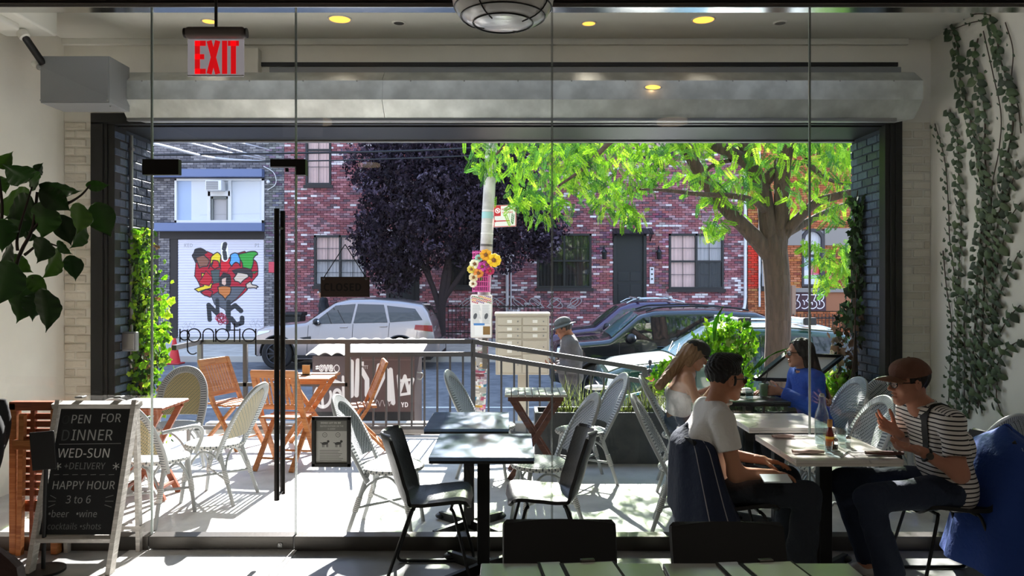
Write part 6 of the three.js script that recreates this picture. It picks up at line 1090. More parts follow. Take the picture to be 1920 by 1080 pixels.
{ // folded slatted wood behind it
  const t = thing('folded_table', 'folded slatted wooden table standing upright behind the chalkboard sign', 'table', [0, 0, -4.86]), x0 = PX(22, 4.86), x1 = -2.84;
  obj('side_post', [rspan(x0, x0 + 0.045, 0, 0.95, 0.03, -0.03, 0.006)], teak, t); obj('side_post', [rspan(x1 - 0.045, x1, 0, 0.95, 0.03, -0.03, 0.006)], teak, t);
  obj('inner_leg', [bar([x0 + 0.07, 0, 0.03], [x0 + 0.09, 0.88, 0.03], 0.035, 0.03, V(1, 0, 0))], teak, t); obj('inner_leg', [bar([x0 + 0.13, 0.02, 0.0], [x0 + 0.14, 0.9, 0.0], 0.03, 0.025, V(1, 0, 0))], redTeak, t);
  obj('top_rail', [rspan(x0, x1, 0.9, 0.955, 0.03, -0.03, 0.006)], redTeak, t); obj('cross_piece', [rspan(x0 + 0.03, x0 + 0.16, 0.66, 0.72, 0.05, 0.02, 0.005)], teak, t);
  for (let k = 0; k < 11; k++) obj('slat', [rspan(x0 + 0.05, x1 - 0.05, 0.36 + k * 0.048, 0.398 + k * 0.048, 0.0, -0.022, 0.004)], redTeak, t);
  obj('lower_board', [rspan(x0 + 0.05, x1 - 0.05, 0.26, 0.33, 0.0, -0.02, 0.004)], redTeak, t);
  for (let k = 0; k < 3; k++) obj('pale_slat', [bar([x0 + 0.18 + k * 0.07, 0.06, -0.03], [x0 + 0.22 + k * 0.07, 0.27, -0.03], 0.04, 0.012, V(0, 0, 1))], greyWood, t);
  obj('bolt', [ball(0.012, x0 + 0.19, 0.42, 0.02)], std(0xb08a3c, 0.3, 0.9), t);
  const s = thing('floor_sign', 'small plain black panel on a thin black stem beside the chalkboard', 'sign stand', [PX(81, 4.55), 0, -4.55]);
  obj('panel', [rbox(0.145, 0.225, 0.012, 0.006, 0.0, PY(845, 4.55), 0, 0, 0, 0.09)], M.black, s); obj('stem', [rod([0.0, 0.02, 0], [0.012, PY(880, 4.55), -0.008], 0.012)], M.black, s); obj('base', [disc(0.12, 0.015, 0, 0.008, 0, 28)], M.black, s);
  const c = thing('coat_chair', 'wooden chair post with a black jacket hung over it at the edge', 'chair', [PX(-40, 4.6), 0, -4.62], 0.2);
  obj('post', [rod([0.06, 0, 0], [0.035, 1.04, 0], 0.02, 0.016)], teak, c); obj('post', [rod([-0.3, 0, 0.05], [-0.3, 1.02, 0.02], 0.02, 0.016)], teak, c);
  obj('top_rail', [rbox(0.4, 0.06, 0.035, 0.016, -0.13, 1.03, 0)], redTeak, c); obj('seat', [rbox(0.42, 0.03, 0.4, 0.01, -0.12, 0.45, 0.2)], teak, c); obj('front_leg', [rod([0.07, 0, 0.38], [0.06, 0.44, 0.36], 0.018)], teak, c); obj('stretcher', [rod([0.06, 0.3, 0], [0.07, 0.3, 0.37], 0.012)], teak, c);
  const j = tag(obj('black_jacket', [sheet((u, v) => { const a = (u - 0.5) * 5.4, w = 0.08 + 0.05 * Math.sin(v * 2.6) + 0.012 * Math.sin(a * 5 + v * 4); return [c.position.x - 0.06 + Math.sin(a) * w * 1.5, 0.55 + 0.44 * v, -4.64 + Math.cos(a) * w]; }, 40, 12, 0.012)], std(0x0d0e12, 0.9)), 'black jacket hanging over the wooden chair at the wall', 'jacket');
}
{ // notice on the glass and the hanging sign, lettering on the door
  const d = 4.9, n = thing('framed_notice', 'dark-framed notice with two small dog drawings hung on the glass', 'notice'), x0 = PX(583, d), x1 = PX(657, d), y0 = PY(877, d), y1 = PY(782, d), z = GLASS + 0.018;
  const tex = canvasTex(256, 352, (g) => { g.fillStyle = '#d2d1ca'; g.fillRect(0, 0, 256, 352); g.fillStyle = '#8e8d87'; g.fillRect(0, 0, 256, 92); g.fillStyle = '#e6e5de'; g.font = 'bold 21px sans-serif'; g.fillText('DOGS LET IN BE', 44, 34); g.font = '16px sans-serif'; g.fillText('SEATED OUTSIDE ON THE', 38, 58); g.fillText('A LEASH', 98, 80); g.fillStyle = '#4a4a48'; for (const x of [76, 178]) { g.lineWidth = 4; g.strokeStyle = '#7a7974'; g.beginPath(); g.arc(x, 122, 17, 0, 7); g.moveTo(x - 7, 122); g.lineTo(x + 8, 122); g.stroke(); g.beginPath(); g.ellipse(x, 190, 26, 11, -0.12, 0, 7); g.fill(); g.beginPath(); g.arc(x + 26, 174, 10, 0, 7); g.fill(); for (const k of [-20, -10, 12, 20]) g.fillRect(x + k, 194, 5, 26); g.fillRect(x - 36, 182, 14, 5); } g.fillStyle = '#77766f'; for (let y = 244; y < 330; y += 13) g.fillRect(36, y, 184 - (y * 7) % 40, 4); });
  obj('frame', [rspan(x0, x1, y0, y0 + 0.026, z, z + 0.022, 0.005), rspan(x0, x1, y1 - 0.026, y1, z, z + 0.022, 0.005), rspan(x0, x0 + 0.026, y0, y1, z, z + 0.022, 0.005), rspan(x1 - 0.026, x1, y0, y1, z, z + 0.022, 0.005)], std(0x2b2926, 0.4), n);
  obj('print', [sheet((u, v) => [lerp(x0 + 0.02, x1 - 0.02, u), lerp(y0 + 0.02, y1 - 0.02, v), z + 0.006], 1, 1, 0.006)], std(0xffffff, 0.35, 0, { map: tex }), n, true);
  obj('backing', [span(x0 + 0.01, x1 - 0.01, y0 + 0.01, y1 - 0.01, z, z - 0.01)], M.black, n);
  const e = 4.92, c = thing('closed_sign', 'dark closed sign hanging by a cord from a suction cup on the glass', 'sign'), a = PX(600, e), b = PX(692, e), t0 = PY(557, e), t1 = PY(519, e), zc = GLASS + 0.014, hook = [PX(646, e), PY(458, e), zc];
  obj('plate', [rspan(a, b, t0, t1, zc - 0.004, zc + 0.004, 0.003)], std(0x3a2c26, 0.6), c);
  const lt = canvasTex(512, 200, (g) => { g.fillStyle = '#43332c'; g.fillRect(0, 0, 512, 200); g.fillStyle = '#15100e'; g.font = 'bold 112px sans-serif'; g.fillText('CLOSED', 22, 142); });
  obj('lettering', [sheet((u, v) => [lerp(a + 0.004, b - 0.004, u), lerp(t0 + 0.004, t1 - 0.004, v), zc + 0.006], 1, 1, 0.002)], std(0xffffff, 0.5, 0, { map: lt }), c, true);
  obj('cord', [rod([a + 0.02, t1 - 0.008, zc + 0.007], hook, 0.003, 0.003, 6), rod([b - 0.02, t1 - 0.008, zc + 0.007], hook, 0.003, 0.003, 6)], M.bronze, c);
  obj('suction_cup', [xf(lathe([[0, 0.012], [0.01, 0.01], [0.022, 0]], 20), [hook[0], hook[1], GLASS + 0.006], [H, 0, 0])], M.glass, c);
  obj('eyelet', [[a + 0.02], [b - 0.02]].map(([x]) => xf(new THREE.TorusGeometry(0.006, 0.002, 6, 12), [x, t1 - 0.012, zc + 0.008])), M.steel, c);
  // the name on the door reads from the street, so it is mirrored from inside: p i t a n g a drawn as thin strokes
  const lg = thing('door_lettering', 'thin dark lettering on the door glass, mirrored from this side', 'lettering'), zz = GLASS + 0.004, base = PY(641, 4.95), rr0 = 0.042, ink = std(0x17171a, 0.5);
  const P = (x, y) => [x, base + y, zz], arcs = (cx, cy, r, a0, a1, n = 18) => [...Array(n + 1)].map((_, k) => P(cx + Math.cos(lerp(a0, a1, k / n)) * r, cy + Math.sin(lerp(a0, a1, k / n)) * r));
  const S = (list) => list.map((q) => tube(q, 0.0042, Math.max(4, q.length * 2), 6)), xx = (px) => PX(px, 4.95);
  const letters = [
    [[P(xx(480), -0.085), P(xx(480), rr0 * 2)], arcs(xx(480) - rr0, rr0, rr0, 0, Math.PI * 2, 24)],          // p, mirrored
    [[P(xx(450), 0), P(xx(450), 0.085)], [P(xx(450), 0.105), P(xx(450), 0.115)]],                               // i
    [[P(xx(440), 0), P(xx(440), 0.12)], [P(xx(448), 0.075), P(xx(432), 0.075)]],                                // t
    [[P(xx(405) , 0), P(xx(405), rr0 * 2)], arcs(xx(405) + rr0, rr0, rr0, 0, Math.PI * 2, 24)],                   // a
    [[P(xx(401), 0), P(xx(401), 0.05), ...arcs(xx(391), 0.05, 0.034, 0.1, Math.PI - 0.1), P(xx(381), 0.05), P(xx(381), 0)]],   // n
    [[P(xx(352), 0.08), P(xx(352), -0.04), ...arcs(xx(352) + 0.034, -0.045, 0.034, Math.PI, Math.PI * 1.75, 10)], arcs(xx(352) + rr0, rr0, rr0, 0, Math.PI * 2, 24)],   // g
    [[P(xx(338), 0), P(xx(338), rr0 * 2)], arcs(xx(338) + rr0 * 0.7, rr0, rr0 * 0.72, 0, Math.PI * 2, 24)],      // a
  ];
  letters.forEach((l, k) => { obj('letter', S(k === 1 ? [l[0]] : l), ink, lg); if (k === 1) obj('letter_dot', S([l[1]]), ink, lg); });
}
{ // broad-leaved plant reaching in from the side
  const t = thing('potted_plant', 'indoor plant with broad dark glossy leaves leaning in at the edge', 'plant'), d0 = 2.55;
  const leafA = [0x2f5e20, 0x3f7428, 0x264c1a, 0x56862c].map((c) => phys(c, 0.36, { transmission: 0.3, thickness: 0, clearcoat: 0.2 }));
  const unit = join(sheet((u, v) => { const s = (u - 0.5) * 2, w = Math.pow(Math.sin(Math.PI * Math.pow(v, 0.86)), 0.8) * (1 - Math.pow(v, 6)) * 0.31; return [s * w, v, -0.1 * Math.abs(s) * Math.sin(Math.PI * v) * -1 - 0.16 * v * v + 0.02 * Math.sin(v * 30) * s * s]; }, 8, 16, 0.006));
  const P = (x, y, k = 0) => at(x, y, d0 + k);
  const leaf = (b, e, wide, roll, k = 0, m = 0) => {
    const A = P(...b, k), B = P(...e, k + 0.05), y = B.clone().sub(A), L = y.length(); y.normalize();
    const n = V(Math.sin(roll), 0.25, Math.cos(roll)); const x = n.clone().cross(y).negate().normalize().negate(), z = x.clone().cross(y);
    const l = mesh('leaf', unit, leafA[m % 4], t); l.matrix.makeBasis(x.clone().multiplyScalar(L * (0.66 + 0.42 * wide)), y.clone().multiplyScalar(L), z.clone().multiplyScalar(L)).setPosition(A); l.matrix.decompose(l.position, l.quaternion, l.scale);
  };
  [[[58, 336], [12, 316], 1, 0.5], [[68, 352], [56, 322], 1.3, -0.7], [[70, 326], [76, 308], 0.7, 1.2], [[0, 316], [21, 287], 0.7, 0.9], [[72, 345], [152, 366], 0.55, 1.35], [[160, 347], [204, 349], 0.6, 1.3], [[74, 354], [132, 396], 1.05, 0.2], [[56, 362], [-4, 398], 1.15, -0.3], [[47, 384], [31, 450], 1.35, 0.2], [[82, 378], [85, 446], 1.7, 0], [[110, 402], [134, 458], 1.05, 0.3], [[148, 380], [152, 436], 1.6, -0.1], [[158, 416], [142, 466], 1.35, -0.4], [[178, 379], [206, 443], 1.3, 0.5], [[84, 446], [76, 490], 1.5, 0.2], [[110, 468], [90, 522], 1.15, -0.3], [[131, 478], [144, 523], 1.1, 0.2], [[6, 410], [4, 468], 1.4, 0.6], [[22, 456], [8, 494], 1.5, -0.4], [[18, 478], [58, 513], 1.2, 1.0], [[20, 488], [6, 569], 1.35, 0.1], [[48, 534], [39, 601], 1.5, 0.2], [[78, 540], [97, 618], 1.2, -0.2], [[52, 518], [88, 548], 1.3, 0.7], [[44, 440], [70, 446], 1.0, 1.1], [[107, 452], [131, 478], 0.7, 1.3], [[60, 370], [20, 410], 1.2, 0.3], [[-4, 330], [12, 360], 1.2, 0.2], [[70, 548], [60, 596], 1.2, 0.7]].forEach(([b, e, w, r], i) => leaf(b, e, w, r, ((i * 37) % 11) * 0.022 - 0.1, i));
  const twig = (pts, r) => taper(pts.map(([x, y]) => P(x, y)), [r, r * 0.7, r * 0.5], 14, 6), tw = std(0x2c2119, 0.8);
  for (const [p, r] of [[[[-60, 620], [20, 520], [40, 470], [60, 432], [70, 360]], 0.009], [[[46, 478], [80, 455], [110, 462]], 0.005], [[[30, 524], [48, 522], [62, 520]], 0.005], [[[120, 386], [152, 366], [170, 346]], 0.005], [[[62, 430], [100, 390], [130, 378]], 0.005], [[[-30, 560], [-10, 480], [4, 400], [-2, 330]], 0.008], [[[33, 470], [32, 450], [60, 350]], 0.005]]) obj('twig', [twig(p, r)], tw, t);
  obj('trunk', [taper([P(-60, 620), V(-1.95, 0.9, -2.5), V(-1.98, 0.3, -2.5)], [0.012, 0.018, 0.022], 12, 8), taper([P(-30, 560), V(-1.9, 0.95, -2.55), V(-1.98, 0.3, -2.5)], [0.009, 0.014, 0.02], 12, 8)], tw, t);
  obj('pot', [xf(lathe([[0, 0], [0.15, 0], [0.2, 0.34], [0.21, 0.36], [0.185, 0.36], [0.17, 0.3], [0, 0.3]], 32), [-1.98, 0, -2.5])], std(0x6a6660, 0.7), t);
}
// tableware on the near marble table
const T0 = 0.752, onTable = (px, py) => { const d = F * (EYE - T0) / (py - HORIZON); return V(PX(px, d), T0, -d); };
{
  const glassy = phys(0xf0f5f6, 0.02, { transmission: 1, thickness: 0, ior: 1.5 }), water = phys(0xe4edee, 0.0, { transmission: 1, thickness: 0, ior: 1.33 });
  const bt = thing('water_bottle', 'clear glass swing-top water bottle on the near marble table', 'bottle', onTable(1541, 836));
  obj('bottle', [lathe([[0, 0.004], [0.036, 0.002], [0.041, 0.012], [0.041, 0.15], [0.036, 0.19], [0.02, 0.235], [0.0165, 0.262], [0.0195, 0.266], [0.0195, 0.285], [0.015, 0.285], [0.0135, 0.262], [0.017, 0.235], [0.033, 0.19], [0.038, 0.15], [0.038, 0.014], [0, 0.008]], 32)], glassy, bt);
  obj('water', [lathe([[0, 0.009], [0.0375, 0.014], [0.0375, 0.14], [0, 0.14]], 32)], water, bt);
  obj('stopper', [lathe([[0, 0.305], [0.012, 0.303], [0.015, 0.295], [0.014, 0.286], [0, 0.286]], 20)], std(0xc9ccca, 0.3), bt); obj('wire_clip', [tube([[0.02, 0.275, 0.006], [0.032, 0.27, 0.01], [0.037, 0.25, 0.01], [0.024, 0.245, 0.012]], 0.0015, 14, 5)], M.steel, bt);
  const hs = thing('hot_sauce', 'small hot sauce bottle with red sauce, orange label and wooden cap', 'bottle', onTable(1556, 842));
  obj('bottle', [lathe([[0, 0], [0.021, 0], [0.023, 0.006], [0.023, 0.085], [0.012, 0.118], [0.011, 0.132], [0, 0.132]], 24)], phys(0x6a0f0a, 0.1, { clearcoat: 1 }), hs); obj('label', [lathe([[0.0236, 0.02], [0.0236, 0.07]], 24)], std(0xc9641e, 0.6), hs); obj('label_band', [lathe([[0.0238, 0.06], [0.0238, 0.074]], 24)], std(0xe0b23a, 0.6), hs); obj('cap', [lathe([[0.0125, 0.126], [0.0145, 0.132], [0.0145, 0.168], [0, 0.17]], 20)], std(0xc08a4c, 0.6), hs);
  for (const [px, py, k, l] of [[1578, 833, 1, 'faceted water tumbler behind the hot sauce, the taller glass'], [1553, 851, 0.72, 'short shot glass standing before the hot sauce']]) {
    const g = thing('tumbler', l, 'glass', onTable(px, py)), r = 0.034 * (k < 1 ? 0.7 : 1), hgt = 0.098 * k;
    obj('glass', [lathe([[0, 0.003], [r * 0.82, 0], [r * 0.86, 0.02], [r, hgt], [r - 0.0025, hgt], [r * 0.8, 0.02], [0, 0.014]], 10)], glassy, g);
    if (k === 1) obj('water', [lathe([[0, 0.0145], [r * 0.79, 0.0205], [r * 0.88, 0.055], [0, 0.055]], 10)], water, g);
  }
  for (const [px, py, l, c] of [[1566, 843, 'small glass pepper shaker behind the shot glass', 0x4a4038], [1590, 838, 'small glass salt shaker beside the tall tumbler', 0xe8e6e0]]) { const s = thing('shaker', l, 'shaker', onTable(px, py)); obj('body', [lathe([[0, 0], [0.016, 0], [0.018, 0.03], [0.014, 0.05], [0, 0.05]], 12)], glassy, s); obj('filling', [lathe([[0, 0.003], [0.014, 0.003], [0.0155, 0.028], [0, 0.028]], 12)], std(c, 0.9), s); obj('cap', [lathe([[0.015, 0.048], [0.0155, 0.06], [0.006, 0.066], [0, 0.066]], 14)], M.chrome, s); }
  const linen = std(0xcbb0a8, 0.85), linenDark = std(0x6a4c46, 0.85);
  const roll = (px, py, a, m, l, L = 0.19) => { const t = thing('napkin_roll', l, 'napkin', onTable(px, py), a); obj('napkin', [sheet((u, v) => { const q = u * Math.PI * 2, r = 0.017 * (0.75 + 0.25 * Math.sin(v * Math.PI)) * (1 + 0.1 * Math.sin(q * 3 + v * 6)); return [lerp(-L / 2, L / 2, v), 0.011 + Math.sin(q) * r * 0.62, Math.cos(q) * r * 1.25]; }, 20, 14, 0.002)], m, t); obj('fork', [box(0.07, 0.003, 0.006, L / 2 + 0.03, 0.012, 0), ...[-0.008, -0.003, 0.003, 0.008].map((z) => box(0.03, 0.002, 0.002, L / 2 + 0.075, 0.013, z)), box(0.012, 0.003, 0.02, L / 2 + 0.058, 0.013, 0)], M.steel, t); };
  roll(1468, 821, 0.05, linen, 'rolled pink napkin and cutlery at the far corner of near marble table', 0.13);
  roll(1515, 850, -0.05, linen, 'rolled pale napkin and cutlery before the man in white shirt', 0.17);
  roll(1658, 853, Math.PI - 0.06, linenDark, 'dark folded napkin with cutlery before the man in striped shirt', 0.2);
  const k = thing('table_knife', 'steel knife lying on the marble before the salt shaker', 'knife', onTable(1584, 852), 0.9); obj('blade', [rbox(0.1, 0.002, 0.014, 0.001, 0.05, 0.002, 0)], M.chrome, k); obj('handle', [rbox(0.09, 0.006, 0.012, 0.003, -0.045, 0.004, 0)], M.steel, k);
  // drinks on the cafe table
  const at2 = (px, d) => V(PX(px, d), 0.752, -d);
  const dr = thing('iced_drink', 'tall pale green iced drink with a black straw held by woman in blue', 'drink', at2(1432, 6.42)); obj('glass', [lathe([[0, 0.003], [0.034, 0], [0.042, 0.13], [0.04, 0.13], [0.033, 0.006], [0, 0.01]], 24)], glassy, dr); obj('drink', [lathe([[0, 0.011], [0.0325, 0.011], [0.039, 0.11], [0, 0.11]], 24)], phys(0xa9c79a, 0.3, { transmission: 0.4, thickness: 0.05 }), dr); obj('straw', [rod([-0.01, 0.02, 0], [0.035, 0.24, 0.01], 0.004)], M.black, dr);
  for (const [px, d, l] of [[1405, 6.3, 'water glass beside the iced drink on the black cafe table']]) { const g = thing('tumbler', l, 'glass', at2(px, d)); obj('glass', [lathe([[0, 0.003], [0.03, 0], [0.034, 0.1], [0.032, 0.1], [0.028, 0.006], [0, 0.01]], 16)], glassy, g); obj('water', [lathe([[0, 0.0105], [0.0278, 0.0105], [0.031, 0.06], [0, 0.06]], 16)], water, g); }
  const pl = thing('plate', 'white plate with leftovers on the black cafe table', 'plate', at2(1395, 6.6)); obj('dish', [lathe([[0, 0.004], [0.06, 0.004], [0.1, 0.016], [0.1, 0.02], [0.06, 0.009], [0, 0.009]], 32)], std(0xe8e6e2, 0.25), pl); obj('crumpled_napkin', [ball(0.04, 0.02, 0.03, 0, 1.3, 0.6, 1, 8, 6)], std(0xf0eeea, 0.9), pl);
  const ph = tag(obj('phone', [rbox(0.155, 0.009, 0.076, 0.004, PX(1457, 4.12), PY(899, 4.12) , -4.14, 0.35, 0.05, -0.03)], std(0xdfe9ee, 0.12)), 'phone coloured pale as if reflecting light, resting on the lap of the man in white shirt', 'phone');  // pale colour stands in for light reflected by the screen
}
// ---------- people ----------
R = rng(303);
// distance fields: joined with a smooth minimum and meshed with surface nets
const capF = (a, b, ra, rb = ra) => { const ax = a.x, ay = a.y, az = a.z, bx = b.x - ax, by = b.y - ay, bz = b.z - az, bb = bx * bx + by * by + bz * bz || 1e-9; return (x, y, z) => { const px = x - ax, py = y - ay, pz = z - az; let t = (px * bx + py * by + pz * bz) / bb; t = t < 0 ? 0 : t > 1 ? 1 : t; return Math.hypot(px - bx * t, py - by * t, pz - bz * t) - ra - (rb - ra) * t; }; };
const ellF = (cx, cy, cz, rx, ry, rz) => (x, y, z) => { const a = (x - cx) / rx, b = (y - cy) / ry, c = (z - cz) / rz, k0 = Math.hypot(a, b, c), k1 = Math.hypot(a / rx, b / ry, c / rz); return k1 < 1e-9 ? -Math.min(rx, ry, rz) : k0 * (k0 - 1) / k1; };
const smin = (a, b, k) => { const h = Math.max(k - Math.abs(a - b), 0) / k; return Math.min(a, b) - h * h * k * 0.25; };
const joinF = (k, ...fs) => (x, y, z) => { let d = fs[0](x, y, z); for (let i = 1; i < fs.length; i++) d = smin(d, fs[i](x, y, z), k); return d; };
const cutF = (f, g, k = 0.004) => (x, y, z) => -smin(-f(x, y, z), g(x, y, z), k);      // f without g
const planeF = (p, n) => (x, y, z) => (x - p.x) * n.x + (y - p.y) * n.y + (z - p.z) * n.z; // below zero behind the plane
const keepF = (f, g) => (x, y, z) => Math.max(f(x, y, z), g(x, y, z));
function sdfMesh(f, lo, hi, cell) {
  const n = [0, 1, 2].map((i) => Math.ceil((hi[i] - lo[i]) / cell) + 2), [nx, ny, nz] = n, val = new Float32Array(nx * ny * nz), B = 6, reach = B * cell * 0.87 * 1.35;
  for (let bz = 0; bz < nz; bz += B) for (let by = 0; by < ny; by += B) for (let bx = 0; bx < nx; bx += B) {
    const c = f(lo[0] + (bx + B / 2) * cell, lo[1] + (by + B / 2) * cell, lo[2] + (bz + B / 2) * cell), skip = Math.abs(c) > reach;
    for (let z = bz; z < Math.min(bz + B, nz); z++) for (let y = by; y < Math.min(by + B, ny); y++) for (let x = bx; x < Math.min(bx + B, nx); x++) val[(z * ny + y) * nx + x] = skip ? c : f(lo[0] + x * cell, lo[1] + y * cell, lo[2] + z * cell);
  }
  const id = new Int32Array(nx * ny * nz).fill(-1), pos = [], nor = [], idx = [], e = cell * 0.6;
  const at3 = (x, y, z) => val[(z * ny + y) * nx + x];
  for (let z = 0; z < nz - 1; z++) for (let y = 0; y < ny - 1; y++) for (let x = 0; x < nx - 1; x++) {
    let m = 0, sx = 0, sy = 0, sz = 0, k = 0; const v = [];
    for (let i = 0; i < 8; i++) { const q = at3(x + (i & 1), y + (i >> 1 & 1), z + (i >> 2)); v.push(q); if (q < 0) m |= 1 << i; }
    if (m === 0 || m === 255) continue;
    for (let i = 0; i < 8; i++) for (const b of [1, 2, 4]) if (!(i & b)) { const j = i | b; if ((v[i] < 0) !== (v[j] < 0)) { const t = v[i] / (v[i] - v[j]); sx += (i & 1) + (b === 1 ? t : 0); sy += (i >> 1 & 1) + (b === 2 ? t : 0); sz += (i >> 2) + (b === 4 ? t : 0); k++; } }
    id[(z * ny + y) * nx + x] = pos.length / 3;
    const px = lo[0] + (x + sx / k) * cell, py = lo[1] + (y + sy / k) * cell, pz = lo[2] + (z + sz / k) * cell;
    const gx = f(px + e, py, pz) - f(px - e, py, pz), gy = f(px, py + e, pz) - f(px, py - e, pz), gz = f(px, py, pz + e) - f(px, py, pz - e), g = Math.hypot(gx, gy, gz) || 1;
    pos.push(px, py, pz); nor.push(gx / g, gy / g, gz / g);
  }
  const I = (x, y, z) => id[(z * ny + y) * nx + x], quad = (a, b, c, d, flip) => { if (a < 0 || b < 0 || c < 0 || d < 0) return; flip ? idx.push(a, c, b, a, d, c) : idx.push(a, b, c, a, c, d); };
  for (let z = 1; z < nz - 1; z++) for (let y = 1; y < ny - 1; y++) for (let x = 1; x < nx - 1; x++) {
    const s = at3(x, y, z) < 0;
    if (s !== at3(x + 1, y, z) < 0) quad(I(x, y - 1, z - 1), I(x, y, z - 1), I(x, y, z), I(x, y - 1, z), !s);
    if (s !== at3(x, y + 1, z) < 0) quad(I(x - 1, y, z - 1), I(x - 1, y, z), I(x, y, z), I(x, y, z - 1), !s);
    if (s !== at3(x, y, z + 1) < 0) quad(I(x - 1, y - 1, z), I(x, y - 1, z), I(x, y, z), I(x - 1, y, z), !s);
  }
  const g = new THREE.BufferGeometry();
  g.setAttribute('position', new THREE.Float32BufferAttribute(pos, 3)); g.setAttribute('normal', new THREE.Float32BufferAttribute(nor, 3)); g.setIndex(idx);
  return g;
}
function boxOf(pts, m) { const b = new THREE.Box3().setFromPoints(pts); return [[b.min.x - m, b.min.y - m, b.min.z - m], [b.max.x + m, b.max.y + m, b.max.z + m]]; }
// a head in its own axes: z ahead, y up, origin between the eyes' height and the middle of the skull
function headF(o = {}) {
  const s = o.slim ?? 1, open = o.open ?? 0;
  let f = joinF(0.03, ellF(0, 0.03, -0.018, 0.076 * s, 0.088, 0.098), ellF(0, -0.03, 0.028, 0.063 * s, 0.082, 0.062), capF(V(-0.048 * s, -0.06, 0.005), V(-0.016, -0.098 - open, 0.066), 0.02, 0.019), capF(V(0.048 * s, -0.06, 0.005), V(0.016, -0.098 - open, 0.066), 0.02, 0.019));
  f = joinF(0.018, f, capF(V(-0.034, 0.019, 0.078), V(0.034, 0.019, 0.078), 0.012), ellF(-0.042, -0.03, 0.062, 0.02, 0.018, 0.018), ellF(0.042, -0.03, 0.062, 0.02, 0.018, 0.018));
  f = cutF(f, ellF(-0.032, 0.0, 0.1, 0.018, 0.012, 0.016), 0.012); f = cutF(f, ellF(0.032, 0.0, 0.1, 0.018, 0.012, 0.016), 0.012);
  f = joinF(0.006, f, ellF(-0.031, -0.001, 0.079, 0.0135, 0.0115, 0.0115), ellF(0.031, -0.001, 0.079, 0.0135, 0.0115, 0.0115));
  f = joinF(0.012, f, capF(V(0, 0.008, 0.088), V(0, -0.028, 0.114), 0.0085, 0.0105), ellF(-0.011, -0.034, 0.101, 0.0085, 0.008, 0.01), ellF(0.011, -0.034, 0.101, 0.0085, 0.008, 0.01));
  f = joinF(0.007, f, ellF(0, -0.058, 0.0905, 0.023, 0.0065, 0.011), ellF(0, -0.071 - open, 0.0885, 0.02, 0.0075, 0.011));
  f = cutF(f, ellF(0, -0.0645 - open * 0.5, 0.1, 0.021, 0.0016 + open * 0.62, 0.016), 0.003);
  for (const k of [-1, 1]) { f = joinF(0.008, f, ellF(k * 0.078 * s, -0.008, -0.012, 0.009, 0.031, 0.019)); f = cutF(f, ellF(k * 0.088 * s, -0.004, -0.008, 0.006, 0.018, 0.009), 0.006); }
  return joinF(0.03, f, capF(V(0, -0.06, -0.03), V(0, -0.15, -0.045), 0.056, 0.056));
}
// a hand: wrist at the origin, fingers along +y, palm towards +z, thumb on the +x side (side = -1 mirrors it)
function handF(side, curl, spread = 0.1, thumb = 0.5) {
  const fs = [], len = [0.074, 0.082, 0.076, 0.06];
  for (let k = 0; k < 4; k++) {
    const x = side * (0.031 - k * 0.0205), kn = V(x, 0.092 - Math.abs(k - 1) * 0.004, 0);
    fs.push(capF(V(side * (0.014 - k * 0.009), 0.008, 0), kn, 0.0145, 0.0118));
    let p = kn, a = curl[k] * 0.55; const sx = side * (1.4 - k) * spread;
    [0.45, 0.31, 0.24].forEach((q, i) => { const d = V(Math.sin(sx) * Math.cos(a), Math.cos(a) * Math.cos(sx), Math.sin(a)), e = p.clone().addScaledVector(d, len[k] * q); fs.push(capF(p, e, 0.0096 - i * 0.0009, 0.0088 - i * 0.0011)); p = e; a += curl[k] * 0.75; });
  }
  const palm = joinF(0.014, ...fs.filter((_, i) => i % 4 === 0), ellF(side * 0.018, 0.035, 0.008, 0.02, 0.03, 0.013), capF(V(0, -0.03, 0), V(0, 0.012, 0), 0.024, 0.026));
  const fingers = [0, 1, 2, 3].map((k) => joinF(0.003, ...fs.slice(k * 4 + 1, k * 4 + 4)));
  const t0 = V(side * 0.026, 0.022, 0.006), d1 = V(side * 0.72, 0.62, 0.2 + thumb * 0.5).normalize(), t1 = t0.clone().addScaledVector(d1, 0.045), d2 = V(side * 0.4, 0.85, 0.3 + thumb * 0.6).normalize(), t2 = t1.clone().addScaledVector(d2, 0.034), t3 = t2.clone().addScaledVector(d2, 0.024);
  return joinF(0.006, palm, ...fingers, joinF(0.006, capF(t0, t1, 0.0145, 0.0108), capF(t1, t2, 0.0106, 0.0098), capF(t2, t3, 0.0098, 0.0078)));
}
const basis = (y, z, p) => { y = y.clone().normalize(); const x = y.clone().cross(z).normalize(); return new THREE.Matrix4().makeBasis(x, y, x.clone().cross(y)).setPosition(p); };
const skinMat = (c) => phys(c, 0.5, { specularIntensity: 0.4, bumpMap: bumpTex(0.05, 12, 311), bumpScale: 0.0004 });
const hairMat = (c) => std(c, 0.55, 0, { bumpMap: dataTex(128, 0.06, (u, v) => { const f = fbm(u * 30, v * 3, 32, 312, 3); return [f, f, f]; }, false), bumpScale: 0.003 });
const cloth = (c, extra = {}) => std(c, 0.85, 0, { bumpMap: bumpTex(0.3, 10, 313, 4), bumpScale: 0.006, ...extra });
const folds = (f, a = 0.004, k = 26) => (x, y, z) => f(x, y, z) + a * Math.sin(x * k + 2 * Math.sin(y * 19 + z * 7)) * Math.sin(y * k * 0.8 + z * k * 0.6);
